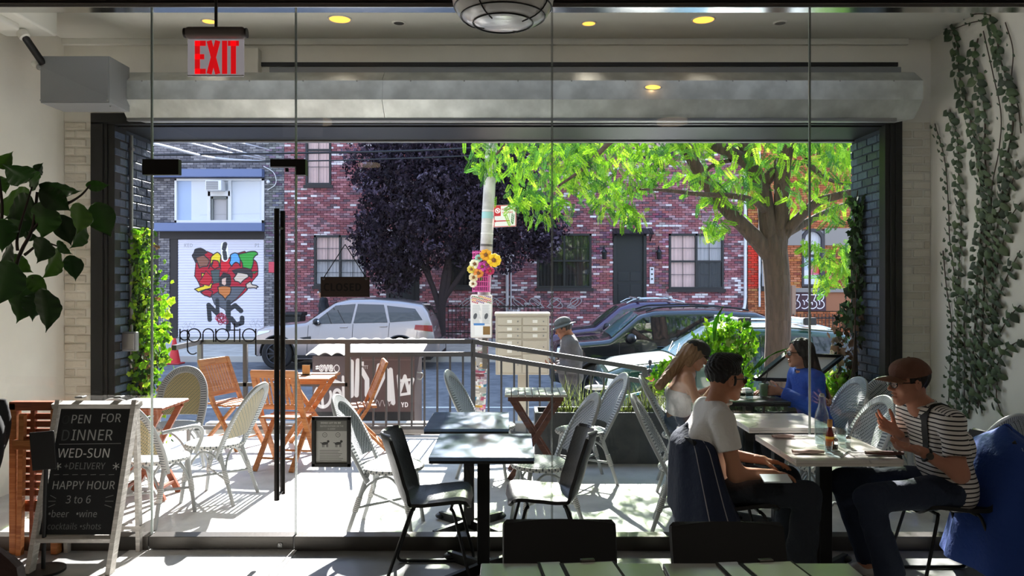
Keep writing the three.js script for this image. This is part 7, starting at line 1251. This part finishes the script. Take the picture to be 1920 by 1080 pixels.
// J: joints; o: clothing
function person(label, J, o) {
  const t = thing('person', label, 'person'), v = (k) => vv(J[k]), P = v('pelvis'), C = v('chest'), N = v('neck'), Hd = v('head'), cell = o.cell ?? 0.013;
  const lat = v('sR').sub(v('sL')).normalize(), up = N.clone().sub(P).normalize(), b = o.bulk ?? 1, m = (p, k) => p.clone().addScaledVector(lat, k);
  const wa = P.clone().lerp(C, 0.5), uc = C.clone().lerp(N, 0.55), hipR = m(P, 0.085 * b), hipL = m(P, -0.085 * b);
  const fwd = lat.clone().cross(V(0, 1, 0)).negate().normalize();      // the way the body faces
  const torso = (x = 0) => [capF(m(P, -0.065 * b), m(P, 0.065 * b), 0.118 * b + x), capF(m(wa, -0.05 * b), m(wa, 0.05 * b), 0.106 * b + x), capF(m(C, -0.075 * b), m(C, 0.075 * b), 0.112 * b + x), capF(m(uc, -0.1 * b), m(uc, 0.1 * b), 0.08 * b + x), capF(N.clone().addScaledVector(up, -0.02), v('sR').addScaledVector(up, 0.004), 0.05 + x, 0.054 * b + x), capF(N.clone().addScaledVector(up, -0.02), v('sL').addScaledVector(up, 0.004), 0.05 + x, 0.054 * b + x)];
  const arm = (s, x = 0) => [capF(v('s' + s), v('e' + s), 0.05 * b + x, 0.04 * b + x), capF(v('e' + s), v('w' + s), 0.041 * b + x, 0.027 + x)];
  const leg = (s, x = 0, y = 0) => [capF(s === 'R' ? hipR : hipL, v('k' + s), 0.085 * b + x, 0.058 * b + x), capF(v('k' + s), v('a' + s), 0.056 * b + x, 0.038 + x + y)];
  const pts = Object.values(J).filter(Array.isArray).map(vv), [lo, hi] = boxOf(pts, 0.2);
  // head turned to where the person looks
  const look = vv(o.look).normalize(), hx = V(0, 1, 0).cross(look).normalize(), hy = look.clone().cross(hx), hs = o.headScale ?? 1;
  if (o.roll) { hx.applyAxisAngle(look, o.roll); hy.applyAxisAngle(look, o.roll); }
  const HM = new THREE.Matrix4().makeBasis(hx.multiplyScalar(hs), hy.multiplyScalar(hs), look.clone().multiplyScalar(hs)).setPosition(Hd);
  const nape = V(0, -0.1, -0.04).applyMatrix4(HM);
  const bodyField = joinF(0.045, ...torso(), capF(N.clone().addScaledVector(up, -0.03), nape, 0.062 * b, 0.056), ...arm('R'), ...arm('L'), ...leg('R'), ...leg('L'), ...['R', 'L'].map((s) => capF(v('a' + s), v('a' + s).addScaledVector(fwd, 0.1).setY(v('a' + s).y - 0.04), 0.035, 0.03)));
  const hc = o.headCell ?? 0.0042, head = sdfMesh(headF(o.face), [-0.11, -0.21, -0.14], [0.11, 0.14, 0.14], hc).applyMatrix4(HM);
  const list = [sdfMesh(bodyField, lo, hi, cell), head];
  for (const s of ['R', 'L']) {
    const hd = J['hand' + s]; if (!hd) continue;
    const g = sdfMesh(handF(s === 'R' ? 1 : -1, hd.curl, hd.spread, hd.thumb), [-0.1, -0.07, -0.08], [0.1, 0.21, 0.13], o.handCell ?? 0.0036);
    list.push(g.applyMatrix4(basis(vv(hd.dir), vv(hd.palm), v('w' + s))));
  }
  const body = obj('body', list.map((g) => g), o.skin, t);
  // eyes, set in the lids
  if (o.eyes !== false) obj('eye', [-1, 1].map((k) => ball(0.0098, k * 0.031, -0.001, 0.0815, 1.1, 0.62, 1, 12, 8).applyMatrix4(HM)), std(o.eyes ?? 0x2a1c16, 0.15), t);
  // clothes
  if (o.top) {
    const x = o.top.loose ?? 0.014, L = o.top.sleeve ?? 0.6;
    const sleeve = (s) => { const S = v('s' + s), E = v('e' + s); if (L > 1) { const W = v('w' + s), wEnd = E.clone().lerp(W, L - 1), n = W.clone().sub(E).normalize(); return joinF(0.02, capF(S, E, 0.06 * b + x * 0.6, 0.05 + x), keepF(capF(E, W, 0.05 + x, 0.034 + x), planeF(wEnd, n))); } const end = S.clone().lerp(E, L), n = E.clone().sub(S).normalize(); return keepF(capF(S, E, 0.058 * b + x * 0.7, 0.054 * b + x), planeF(end, n)); };
    let f = joinF(0.022, keepF(joinF(0.04, ...torso(x)), planeF(P.clone().addScaledVector(up, o.top.hem ?? -0.07), up.clone().negate())), joinF(0.02, sleeve('R'), sleeve('L')));
    if (o.top.upper !== undefined) f = keepF(f, planeF(P.clone().lerp(N, o.top.upper), up));
    else f = cutF(f, capF(N.clone().addScaledVector(up, -0.0).addScaledVector(fwd, 0.016), N.clone().addScaledVector(up, 0.12), 0.073 * b, 0.085), 0.006);
    f = folds(f, o.top.fold ?? 0.004, 22);
    o.topField = f;
    const sh = obj(o.top.name ?? 'shirt', [sdfMesh(f, lo, hi, o.top.cell ?? 0.0105)], o.top.mat, t);
    if (o.top.collar) obj('collar', [xf(new THREE.TorusGeometry(0.073 * b, 0.008, 8, 36), [0, 0, 0], [H, 0, 0]).applyMatrix4(basis(up.clone(), fwd, N.clone().addScaledVector(up, 0.016).addScaledVector(fwd, 0.012)))], o.top.mat, sh);
  }
  if (o.bottom) {
    const x = o.bottom.loose ?? 0.016, flare = o.bottom.flare ?? 0.018, cut = o.bottom.cut ?? 0.97;
    const trouser = (s) => { const [a, q] = leg(s, x, flare), K = v('k' + s), A = v('a' + s); return joinF(0.03, a, keepF(q, planeF(K.clone().lerp(A, cut), A.clone().sub(K).normalize()))); };
    let f = keepF(joinF(0.04, capF(m(P, -0.065 * b), m(P, 0.065 * b), 0.124 * b), capF(m(wa, -0.04), m(wa, 0.04), 0.1 * b)), planeF(P.clone().addScaledVector(up, o.bottom.waist ?? 0.06), up));
    f = folds(joinF(0.04, f, trouser('R'), trouser('L')), 0.005, 22);
    obj(o.bottom.name ?? 'trousers', [sdfMesh(f, lo, hi, 0.0125)], o.bottom.mat, t);
  }
  if (o.shoes) for (const s of ['R', 'L']) {
    const A = v('a' + s), d = vv(J['toe' + s] ?? fwd).setY(0).normalize(), fl = o.floor ?? 0, g = (k, y) => A.clone().addScaledVector(d, k).setY(fl + y);
    const upper = joinF(0.03, capF(g(-0.05, 0.05), g(0.1, 0.045), 0.036, 0.036), capF(g(0.1, 0.04), g(0.17, 0.034), 0.038, 0.026), capF(A.clone(), g(-0.015, 0.06), 0.042, 0.044)), f = keepF(upper, planeF(V(0, fl + 0.022, 0), V(0, -1, 0)));
    const [l2, h2] = boxOf([g(-0.1, 0), g(0.2, 0.18)], 0.07), sh = obj('shoe', [sdfMesh(f, l2, h2, 0.006)], o.shoes, t);
    obj('sole', [prism([...Array(20)].map((_, k) => { const a = k / 20 * Math.PI * 2; return [0.055 + Math.cos(a) * 0.15, Math.sin(a) * (0.044 - 0.008 * Math.cos(a))]; }), 0.022, 0.004)].map((q) => q.applyMatrix4(new THREE.Matrix4().makeBasis(d, V(-d.z, 0, d.x).negate(), V(0, 1, 0)).setPosition(A.clone().setY(fl + 0.004)))), std(0xb9b6b0, 0.7), sh);
    obj('laces', [0.03, 0.06, 0.09].map((k) => { const c = g(k, 0.088 - k * 0.12), w = V(-d.z, 0, d.x).multiplyScalar(0.022); return rod(c.clone().add(w), c.clone().sub(w), 0.0035, 0.0035, 6); }), std(0xdad6ce, 0.8), sh);
  }
  const inHead = (g) => g.applyMatrix4(HM);
  if (o.hair === 'short') {
    const f0 = joinF(0.02, ellF(0, 0.04, -0.022, 0.088, 0.09, 0.106), ellF(0.005, 0.112, 0.035, 0.062, 0.034, 0.058), ellF(0, 0.1, -0.03, 0.075, 0.045, 0.075)), line = (x, y, z) => (lerp(-0.08, 0.026, sstep(-0.07, -0.012, z)) + 0.034 * sstep(0.03, 0.085, z)) - y;
    const f = (x, y, z) => Math.max(f0(x, y, z) + 0.0035 * Math.sin(x * 210 + z * 90 + 3 * Math.sin(y * 60)) * Math.sin(z * 170 + y * 120), line(x, y, z));
    const side = [-1, 1].map((k) => sdfMesh(ellF(k * 0.075, -0.004, 0.012, 0.008, 0.03, 0.012), [k * 0.075 - 0.02, -0.05, -0.02], [k * 0.075 + 0.02, 0.04, 0.04], 0.004));
    obj('hair', [sdfMesh(f, [-0.12, -0.13, -0.16], [0.12, 0.18, 0.13], 0.0045), ...side].map(inHead), o.hairMat, t);
  }
  if (o.hair === 'undercap') {
    const f0 = ellF(0, 0.03, -0.02, 0.083, 0.09, 0.104), f = (x, y, z) => Math.max(f0(x, y, z) + 0.003 * Math.sin(z * 160 + y * 90), lerp(-0.085, 0.0, sstep(-0.06, 0.01, z)) - y, z - 0.03, y - 0.06);
    obj('hair', [sdfMesh(f, [-0.11, -0.12, -0.15], [0.11, 0.1, 0.06], 0.0045)].map(inHead), o.hairMat, t);
  }
  if (o.hair === 'long') {
    const c = (a, q, r0, r1) => capF(vv(a), vv(q), r0, r1), inv = HM.clone().invert(), to = (p) => vv(p).applyMatrix4(inv), e = o.hairEnd.map(to);
    const f0 = joinF(0.03, ellF(0, 0.036, -0.022, 0.086, 0.092, 0.106), c([0.05, 0.02, -0.06], e[0], 0.05, 0.035), c([-0.05, 0.02, -0.06], e[1], 0.05, 0.035), c([0, 0.0, -0.08], e[0].clone().lerp(e[1], 0.5), 0.06, 0.04), c([0.07, 0.03, 0.0], [0.075, -0.1, -0.03], 0.022, 0.025), c([-0.07, 0.03, 0.0], [-0.075, -0.1, -0.03], 0.022, 0.025));
    const f = (x, y, z) => Math.max(f0(x, y, z) + 0.004 * Math.sin(x * 150 + z * 40) * Math.sin(z * 150 + x * 50), -ellF(0, -0.03, 0.1, 0.068, 0.12, 0.1)(x, y, z));
    const [l3, h3] = boxOf([V(-0.12, -0.14, -0.15), V(0.12, 0.15, 0.12), ...e], 0.07);
    obj('hair', [sdfMesh(f, l3, h3, 0.0065)].map(inHead), o.hairMat, t);
  }
  if (o.cap) {
    const f = cutF((x, y, z) => Math.max(joinF(0.03, ellF(0, 0.045, -0.016, 0.093, 0.09, 0.112), ellF(0, 0.075, 0.02, 0.08, 0.05, 0.07))(x, y, z), 0.032 - 0.12 * z * (z < 0 ? 1 : 0) - y), ellF(0, 0.03, -0.018, 0.08, 0.088, 0.1));
    const cap = obj('cap', [sdfMesh(f, [-0.11, 0.0, -0.15], [0.11, 0.16, 0.12], 0.0045)].map(inHead), o.cap.mat, t);
    obj('visor', [sheet((u, w) => { const a = (u - 0.5) * 2.3, r = lerp(0.085, 0.192 - 0.04 * Math.abs(u - 0.5), w); return [Math.sin(a) * Math.min(r, 0.1) * 0.86, 0.044 - 0.028 * Math.pow(Math.abs(Math.sin(a)), 2) - 0.012 * w, 0.02 + Math.cos(a) * (r - 0.02)]; }, 20, 8, 0.004)].map(inHead), o.cap.visor ?? o.cap.mat, cap);
    obj('cap_button', [ball(0.009, 0, 0.137, -0.012, 1, 0.6, 1)].map(inHead), o.cap.mat, cap); obj('cap_seam', [-0.9, 0, 0.9].map((a) => tube([...Array(9)].map((_, k) => { const q = -0.2 + k / 8 * 3.4; return [Math.sin(a) * 0.094 * Math.cos(q) * 0.9, 0.045 + 0.0915 * Math.abs(Math.sin(q)), -0.016 + Math.cos(a) * 0.113 * Math.cos(q)]; }).filter((p) => p[1] > 0.04), 0.0018, 30, 5)).map(inHead), o.cap.mat, cap);
  }
  if (o.hat) {
    const f = joinF(0.012, ellF(0, 0.075, -0.01, 0.095, 0.075, 0.112), (x, y, z) => Math.max(Math.hypot(x / 1.0, (z + 0.005) / 1.12) - 0.15, Math.abs(y - 0.045 + 0.25 * Math.max(0, Math.hypot(x, z) - 0.1)) - 0.006));
    obj('bucket_hat', [sdfMesh((x, y, z) => Math.max(f(x, y, z), 0.015 - y), [-0.18, 0, -0.2], [0.18, 0.17, 0.2], 0.006)].map(inHead), o.hat, t);
  }
  if (o.glasses) {
    const g = o.glasses, fr = [-1, 1].flatMap((k) => [rod([k * 0.06, 0.008, 0.085], [k * 0.082, 0.004, -0.012], 0.0028, 0.0024, 6), xf(new THREE.TorusGeometry(0.0225, 0.0026, 6, 24), [k * 0.033, 0.0, 0.103], [0, k * 0.22, 0], [1.15, 0.86, 1])]);
    fr.push(rod([-0.012, 0.006, 0.109], [0.012, 0.006, 0.109], 0.0026, 0.0026, 6), rod([0.058, 0.01, 0.094], [0.06, 0.008, 0.084], 0.003), rod([-0.058, 0.01, 0.094], [-0.06, 0.008, 0.084], 0.003));
    const gm = obj('glasses', fr.map(inHead), std(0x0d0c0d, 0.25), t); obj('lens', [-1, 1].map((k) => xf(new THREE.SphereGeometry(0.0225, 20, 10), [k * 0.033, 0, 0.103], [0, k * 0.22, 0], [1.14, 0.85, 0.1])).map(inHead), g === 'dark' ? phys(0x0a0a0c, 0.05, { clearcoat: 1 }) : M.glass, gm);
  }
  o.HM = HM; o.fwd = fwd; o.lat = lat; o.up = up;
  return t;
}
function ribbon(f, pts, w, lift) {                     // a strap laid on a field's surface
  const onto = (p) => { for (let k = 0; k < 6; k++) { const e = 0.004, d = f(p.x, p.y, p.z) - lift, g = V(f(p.x + e, p.y, p.z) - f(p.x - e, p.y, p.z), f(p.x, p.y + e, p.z) - f(p.x, p.y - e, p.z), f(p.x, p.y, p.z + e) - f(p.x, p.y, p.z - e)).normalize(); p = p.clone().addScaledVector(g, -d); } return p; };
  const c = new THREE.CatmullRomCurve3(pts.map(vv));
  return sheet((u, v) => { const p = c.getPoint(v), tan = c.getTangent(v), e = 0.004, g = V(f(p.x + e, p.y, p.z) - f(p.x - e, p.y, p.z), f(p.x, p.y + e, p.z) - f(p.x, p.y - e, p.z), f(p.x, p.y, p.z + e) - f(p.x, p.y, p.z - e)).normalize(); const s = tan.cross(g).normalize(); return onto(p.addScaledVector(s, (u - 0.5) * w)); }, 3, 30, 0.004);
}
// the man in white
const A = { bulk: 0.95, skin: skinMat(0xb98468), look: [1, -0.1, -0.26], face: {}, hair: 'short', hairMat: hairMat(0x0f0c0b), glasses: 'dark', shoes: std(0x24272c, 0.7),
  top: { mat: cloth(0xe9e6e2), sleeve: 0.56, hem: -0.05, name: 't_shirt', collar: true, loose: 0.014, fold: 0.004 }, bottom: { mat: cloth(0x232a33), name: 'trousers', flare: 0.03, loose: 0.02 } };
person('dark-haired man in sunglasses and plain white t-shirt seated with hands on his lap', {
  pelvis: [1.14, 0.545, -4.43], chest: [1.1, 0.8, -4.42], neck: [1.165, 1.005, -4.41], head: [1.218, 1.155, -4.4], sR: [1.15, 0.945, -4.215], sL: [1.15, 0.945, -4.615], eR: [1.205, 0.67, -4.165], eL: [1.23, 0.68, -4.68], wR: [1.425, 0.647, -4.26], wL: [1.46, 0.66, -4.54],
  kR: [1.63, 0.53, -4.27], kL: [1.64, 0.53, -4.61], aR: [1.58, 0.09, -4.25], aL: [1.66, 0.09, -4.62],
  handR: { dir: [0.95, -0.12, -0.25], palm: [0.1, -1, 0], curl: [0.35, 0.4, 0.45, 0.5], thumb: 0.3 }, handL: { dir: [0.95, -0.1, 0.25], palm: [0.1, -1, 0.2], curl: [0.3, 0.35, 0.4, 0.45], thumb: 0.3 },
}, A);
// the man in stripes
const stripes = dataTex(64, 0.024, (u, v) => (v < 0.3 ? [0.1, 0.09, 0.11] : [0.86, 0.84, 0.82]));
const B = { bulk: 0.96, skin: skinMat(0xb5806a), look: [-1, -0.08, 0.05], face: { open: 0.007 }, hair: 'undercap', hairMat: hairMat(0x15100d), glasses: 'clear', shoes: std(0xbab6b0, 0.7), eyes: 0x241812,
  cap: { mat: cloth(0x6f4a3a), visor: cloth(0x7a5541) }, top: { mat: cloth(0xffffff, { map: stripes }), sleeve: 0.66, hem: -0.1, name: 't_shirt', collar: true, loose: 0.016, fold: 0.005 }, bottom: { mat: cloth(0x202b40), name: 'jeans', flare: 0.022, loose: 0.018 } };
const bt = person('man in brown cap and striped t-shirt gesturing with both open hands', {
  pelvis: [2.46, 0.545, -4.38], chest: [2.43, 0.79, -4.37], neck: [2.33, 1.0, -4.37], head: [2.235, 1.14, -4.36], sL: [2.37, 0.945, -4.165], sR: [2.345, 0.95, -4.565], eL: [2.37, 0.685, -4.09], eR: [2.33, 0.74, -4.63], wL: [2.185, 0.8, -4.14], wR: [2.235, 0.83, -4.5],
  kL: [1.94, 0.525, -4.21], kR: [1.92, 0.545, -4.5], aL: [2.06, 0.09, -4.2], aR: [2.08, 0.09, -4.46],
  handL: { dir: [-1, 0.28, -0.05], palm: [0.22, 1, 0.3], curl: [0.28, 0.2, 0.25, 0.35], spread: 0.16, thumb: 0.2 }, handR: { dir: [-0.8, 0.5, 0.05], palm: [0.3, 0.5, 0.9], curl: [0.25, 0.3, 0.45, 0.5], spread: 0.22, thumb: 0.2 },
}, B);
obj('strap', [ribbon(B.topField, [[2.46, 0.86, -4.32], [2.42, 0.98, -4.27], [2.35, 1.005, -4.27], [2.29, 0.94, -4.27], [2.28, 0.84, -4.29], [2.31, 0.74, -4.32]], 0.052, 0.005)], std(0x0c0c0e, 0.7), bt);
{ const w = V(2.215, 0.779, -4.13), d = V(-0.85, 0.52, -0.08); const wt = obj('watch', [xf(new THREE.TorusGeometry(0.033, 0.008, 8, 28), [0, 0, 0], [H, 0, 0]).applyMatrix4(basis(d, V(0, 0, 1), w))], M.black, bt); obj('watch_face', [disc(0.018, 0.012, 0, 0, 0.038, 20, H).applyMatrix4(basis(d, V(0, 0, 1), w))], M.darkSteel, wt); }
// the two women beyond the glass
const Cw = { bulk: 0.84, skin: skinMat(0xc99a80), look: [0.86, -0.45, 0.05], face: { slim: 0.94 }, hair: 'long', hairMat: hairMat(0x8a6a4a), hairEnd: [[1.2, 0.86, -6.3], [1.23, 0.84, -6.46]], cap: { mat: cloth(0x24231f) }, shoes: std(0xcac6c0, 0.7), headScale: 0.95, cell: 0.014, headCell: 0.005,
  top: { mat: cloth(0xdcd9dc), sleeve: 0.01, hem: 0.06, upper: 0.62, name: 'tube_top', loose: 0.008, fold: 0.002 }, bottom: { mat: cloth(0x5d6a80), cut: 0.9, name: 'jeans' } };
person('long-haired woman in dark cap and white strapless top leaning over the table', {
  pelvis: [1.38, 0.545, -6.42], chest: [1.38, 0.78, -6.41], neck: [1.455, 0.97, -6.4], head: [1.525, 1.1, -6.4], sR: [1.42, 0.92, -6.245], sL: [1.42, 0.92, -6.565], eR: [1.5, 0.71, -6.19], eL: [1.52, 0.72, -6.6], wR: [1.66, 0.88, -6.27], wL: [1.7, 0.82, -6.5], kR: [1.78, 0.53, -6.3], kL: [1.78, 0.53, -6.54], aR: [1.72, 0.09, -6.3], aL: [1.76, 0.09, -6.54],
  handR: { dir: [0.35, 0.85, -0.2], palm: [-0.5, 0.1, -0.9], curl: [0.9, 0.9, 1, 1], thumb: 0.8 }, handL: { dir: [0.9, 0.2, 0.2], palm: [-0.1, 0.1, 1], curl: [0.8, 0.8, 0.9, 0.9], thumb: 0.8 },
}, Cw);
const Dw = { bulk: 0.86, skin: skinMat(0xb98a74), look: [-1, -0.03, 0.12], face: { slim: 0.94 }, hair: 'long', hairMat: hairMat(0x17110f), hairEnd: [[2.54, 0.74, -6.22], [2.54, 0.72, -6.42]], glasses: 'dark', shoes: std(0x2a2a2e, 0.7), headScale: 0.96, cell: 0.014, headCell: 0.005,
  top: { mat: cloth(0x1f4fb0), sleeve: 1.9, hem: -0.08, name: 'sweater', loose: 0.018, fold: 0.006, collar: true }, bottom: { mat: cloth(0x1e222b), name: 'trousers' } };
person('long dark-haired woman in sunglasses and bright blue sweater holding an iced drink', {
  pelvis: [2.5, 0.545, -6.38], chest: [2.45, 0.79, -6.36], neck: [2.4, 0.99, -6.34], head: [2.345, 1.128, -6.32], sL: [2.43, 0.935, -6.16], sR: [2.4, 0.935, -6.52], eL: [2.4, 0.7, -6.1], eR: [2.38, 0.71, -6.6], wL: [2.215, 0.8, -6.36], wR: [2.2, 0.785, -6.56], kL: [2.06, 0.53, -6.26], kR: [2.06, 0.53, -6.52], aL: [2.14, 0.09, -6.26], aR: [2.14, 0.09, -6.52],
  handL: { dir: [-0.9, 0.12, -0.3], palm: [-0.3, 0, -0.95], curl: [0.75, 0.8, 0.85, 0.9], thumb: 0.7 }, handR: { dir: [-0.95, 0, 0.1], palm: [0, -1, 0], curl: [0.4, 0.4, 0.4, 0.4], thumb: 0.3 },
}, Dw);
// people in the street
const Em = { bulk: 1.0, skin: skinMat(0x9a6a54), look: [-0.95, -0.35, -0.1], face: {}, hair: 'undercap', hairMat: hairMat(0x241c18), hat: cloth(0x4a4e50), shoes: std(0x2b2624, 0.7), floor: -0.35, cell: 0.018, headCell: 0.006, handCell: 0.005,
  top: { mat: cloth(0x4f4c4e), sleeve: 1.92, hem: -0.56, name: 'overcoat', loose: 0.035, fold: 0.008, cell: 0.015 }, bottom: { mat: cloth(0x3b3e44), name: 'trousers' } };
{
  const x = 0.71, z = -9.75, y = -0.35;
  person('man in grey bucket hat and long grey coat with bowed head on pavement', {
    pelvis: [x + 0.03, y + 0.88, z], chest: [x + 0.03, y + 1.14, z], neck: [x - 0.0, y + 1.36, z], head: [x - 0.06, y + 1.47, z], sL: [x + 0.02, y + 1.28, z + 0.2], sR: [x + 0.02, y + 1.28, z - 0.2], eL: [x + 0.05, y + 1.02, z + 0.24], eR: [x + 0.05, y + 1.02, z - 0.24], wL: [x - 0.15, y + 0.98, z + 0.14], wR: [x - 0.15, y + 0.98, z - 0.14], kL: [x - 0.02, y + 0.48, z + 0.1], kR: [x + 0.02, y + 0.48, z - 0.1], aL: [x, y + 0.09, z + 0.1], aR: [x + 0.1, y + 0.09, z - 0.1],
    handL: { dir: [-0.9, 0.2, -0.2], palm: [0.2, 1, -0.3], curl: [0.6, 0.6, 0.6, 0.6] }, handR: { dir: [-0.9, 0.2, 0.2], palm: [0.2, 1, 0.3], curl: [0.6, 0.6, 0.6, 0.6] },
  }, Em);
  const fxp = PX(607, 22.9), fz = -22.9, fyp = -0.2;
  person('short-haired passer-by in dark jacket behind the silver car', {
    pelvis: [fxp, fyp + 0.95, fz], chest: [fxp, fyp + 1.2, fz], neck: [fxp - 0.01, fyp + 1.44, fz], head: [fxp - 0.05, fyp + 1.58, fz], sL: [fxp, fyp + 1.36, fz + 0.19], sR: [fxp, fyp + 1.36, fz - 0.19], eL: [fxp + 0.06, fyp + 1.08, fz + 0.22], eR: [fxp + 0.02, fyp + 1.08, fz - 0.22], wL: [fxp - 0.02, fyp + 0.84, fz + 0.2], wR: [fxp - 0.06, fyp + 0.84, fz - 0.2], kL: [fxp - 0.1, fyp + 0.5, fz + 0.1], kR: [fxp + 0.08, fyp + 0.5, fz - 0.1], aL: [fxp - 0.12, fyp + 0.09, fz + 0.1], aR: [fxp + 0.2, fyp + 0.12, fz - 0.1],
  }, { skin: skinMat(0xa87a62), look: [-1, -0.15, 0.05], face: {}, hair: 'short', hairMat: hairMat(0x1c1512), shoes: std(0x222222, 0.7), floor: -0.2, cell: 0.022, headCell: 0.008, top: { mat: cloth(0x23252b), sleeve: 1.95, hem: -0.1, name: 'jacket', loose: 0.03, cell: 0.018 }, bottom: { mat: cloth(0x2b2f38), name: 'trousers' } });
}
// jackets over the two chair backs
function drape(x, z, dir, top, bottom, rx, rz, flare, m, label, ph) {
  const fn = (u, v) => { const a = u * Math.PI * 2, y = lerp(bottom, top, v), q = 1 - v, round = Math.pow(Math.sin(Math.min(1, (1 - v) * 5 + 0.04) * H), 0.6), f = 1 + flare * q + 0.07 * Math.sin(a * 7 + ph + 2 * v) * (0.3 + q) + 0.05 * Math.sin(a * 3 + v * 5 + ph); return [x - dir * 0.07 * v + Math.cos(a) * rx * f * round, y + 0.015 * Math.sin(a * 2 + ph) + (v > 0.97 ? 0.01 : 0), z + Math.sin(a) * rz * (0.9 + 0.25 * q) * f * round]; };
  const t = thing('jacket', label, 'jacket'); obj('cloth', [sheet(fn, 72, 26, 0.008)], m, t);
  for (const u0 of [0.2, 0.3]) obj('seam', [tube([...Array(12)].map((_, k) => { const p = fn(u0, k / 12), c = V(x, p[1], z), d = vv(p).sub(c).setY(0).normalize(); return vv(p).addScaledVector(d, 0.006); }), 0.003, 30, 5)], std(ph > 2 ? 0x8ea5cc : 0xa9a6ac, 0.8), t);
  return t;
}
drape(1.09, -4.42, 1, 0.87, 0.36, 0.095, 0.23, 0.8, cloth(0x1c2740), 'dark navy jacket hung over the chair of man in white shirt', 0.4);
drape(2.72, -4.37, -1, 0.87, 0.1, 0.135, 0.275, 0.3, cloth(0x1d3f8a), 'bright blue jacket hung over the chair of man in striped shirt', 2.6);
renderer.render(scene, camera);
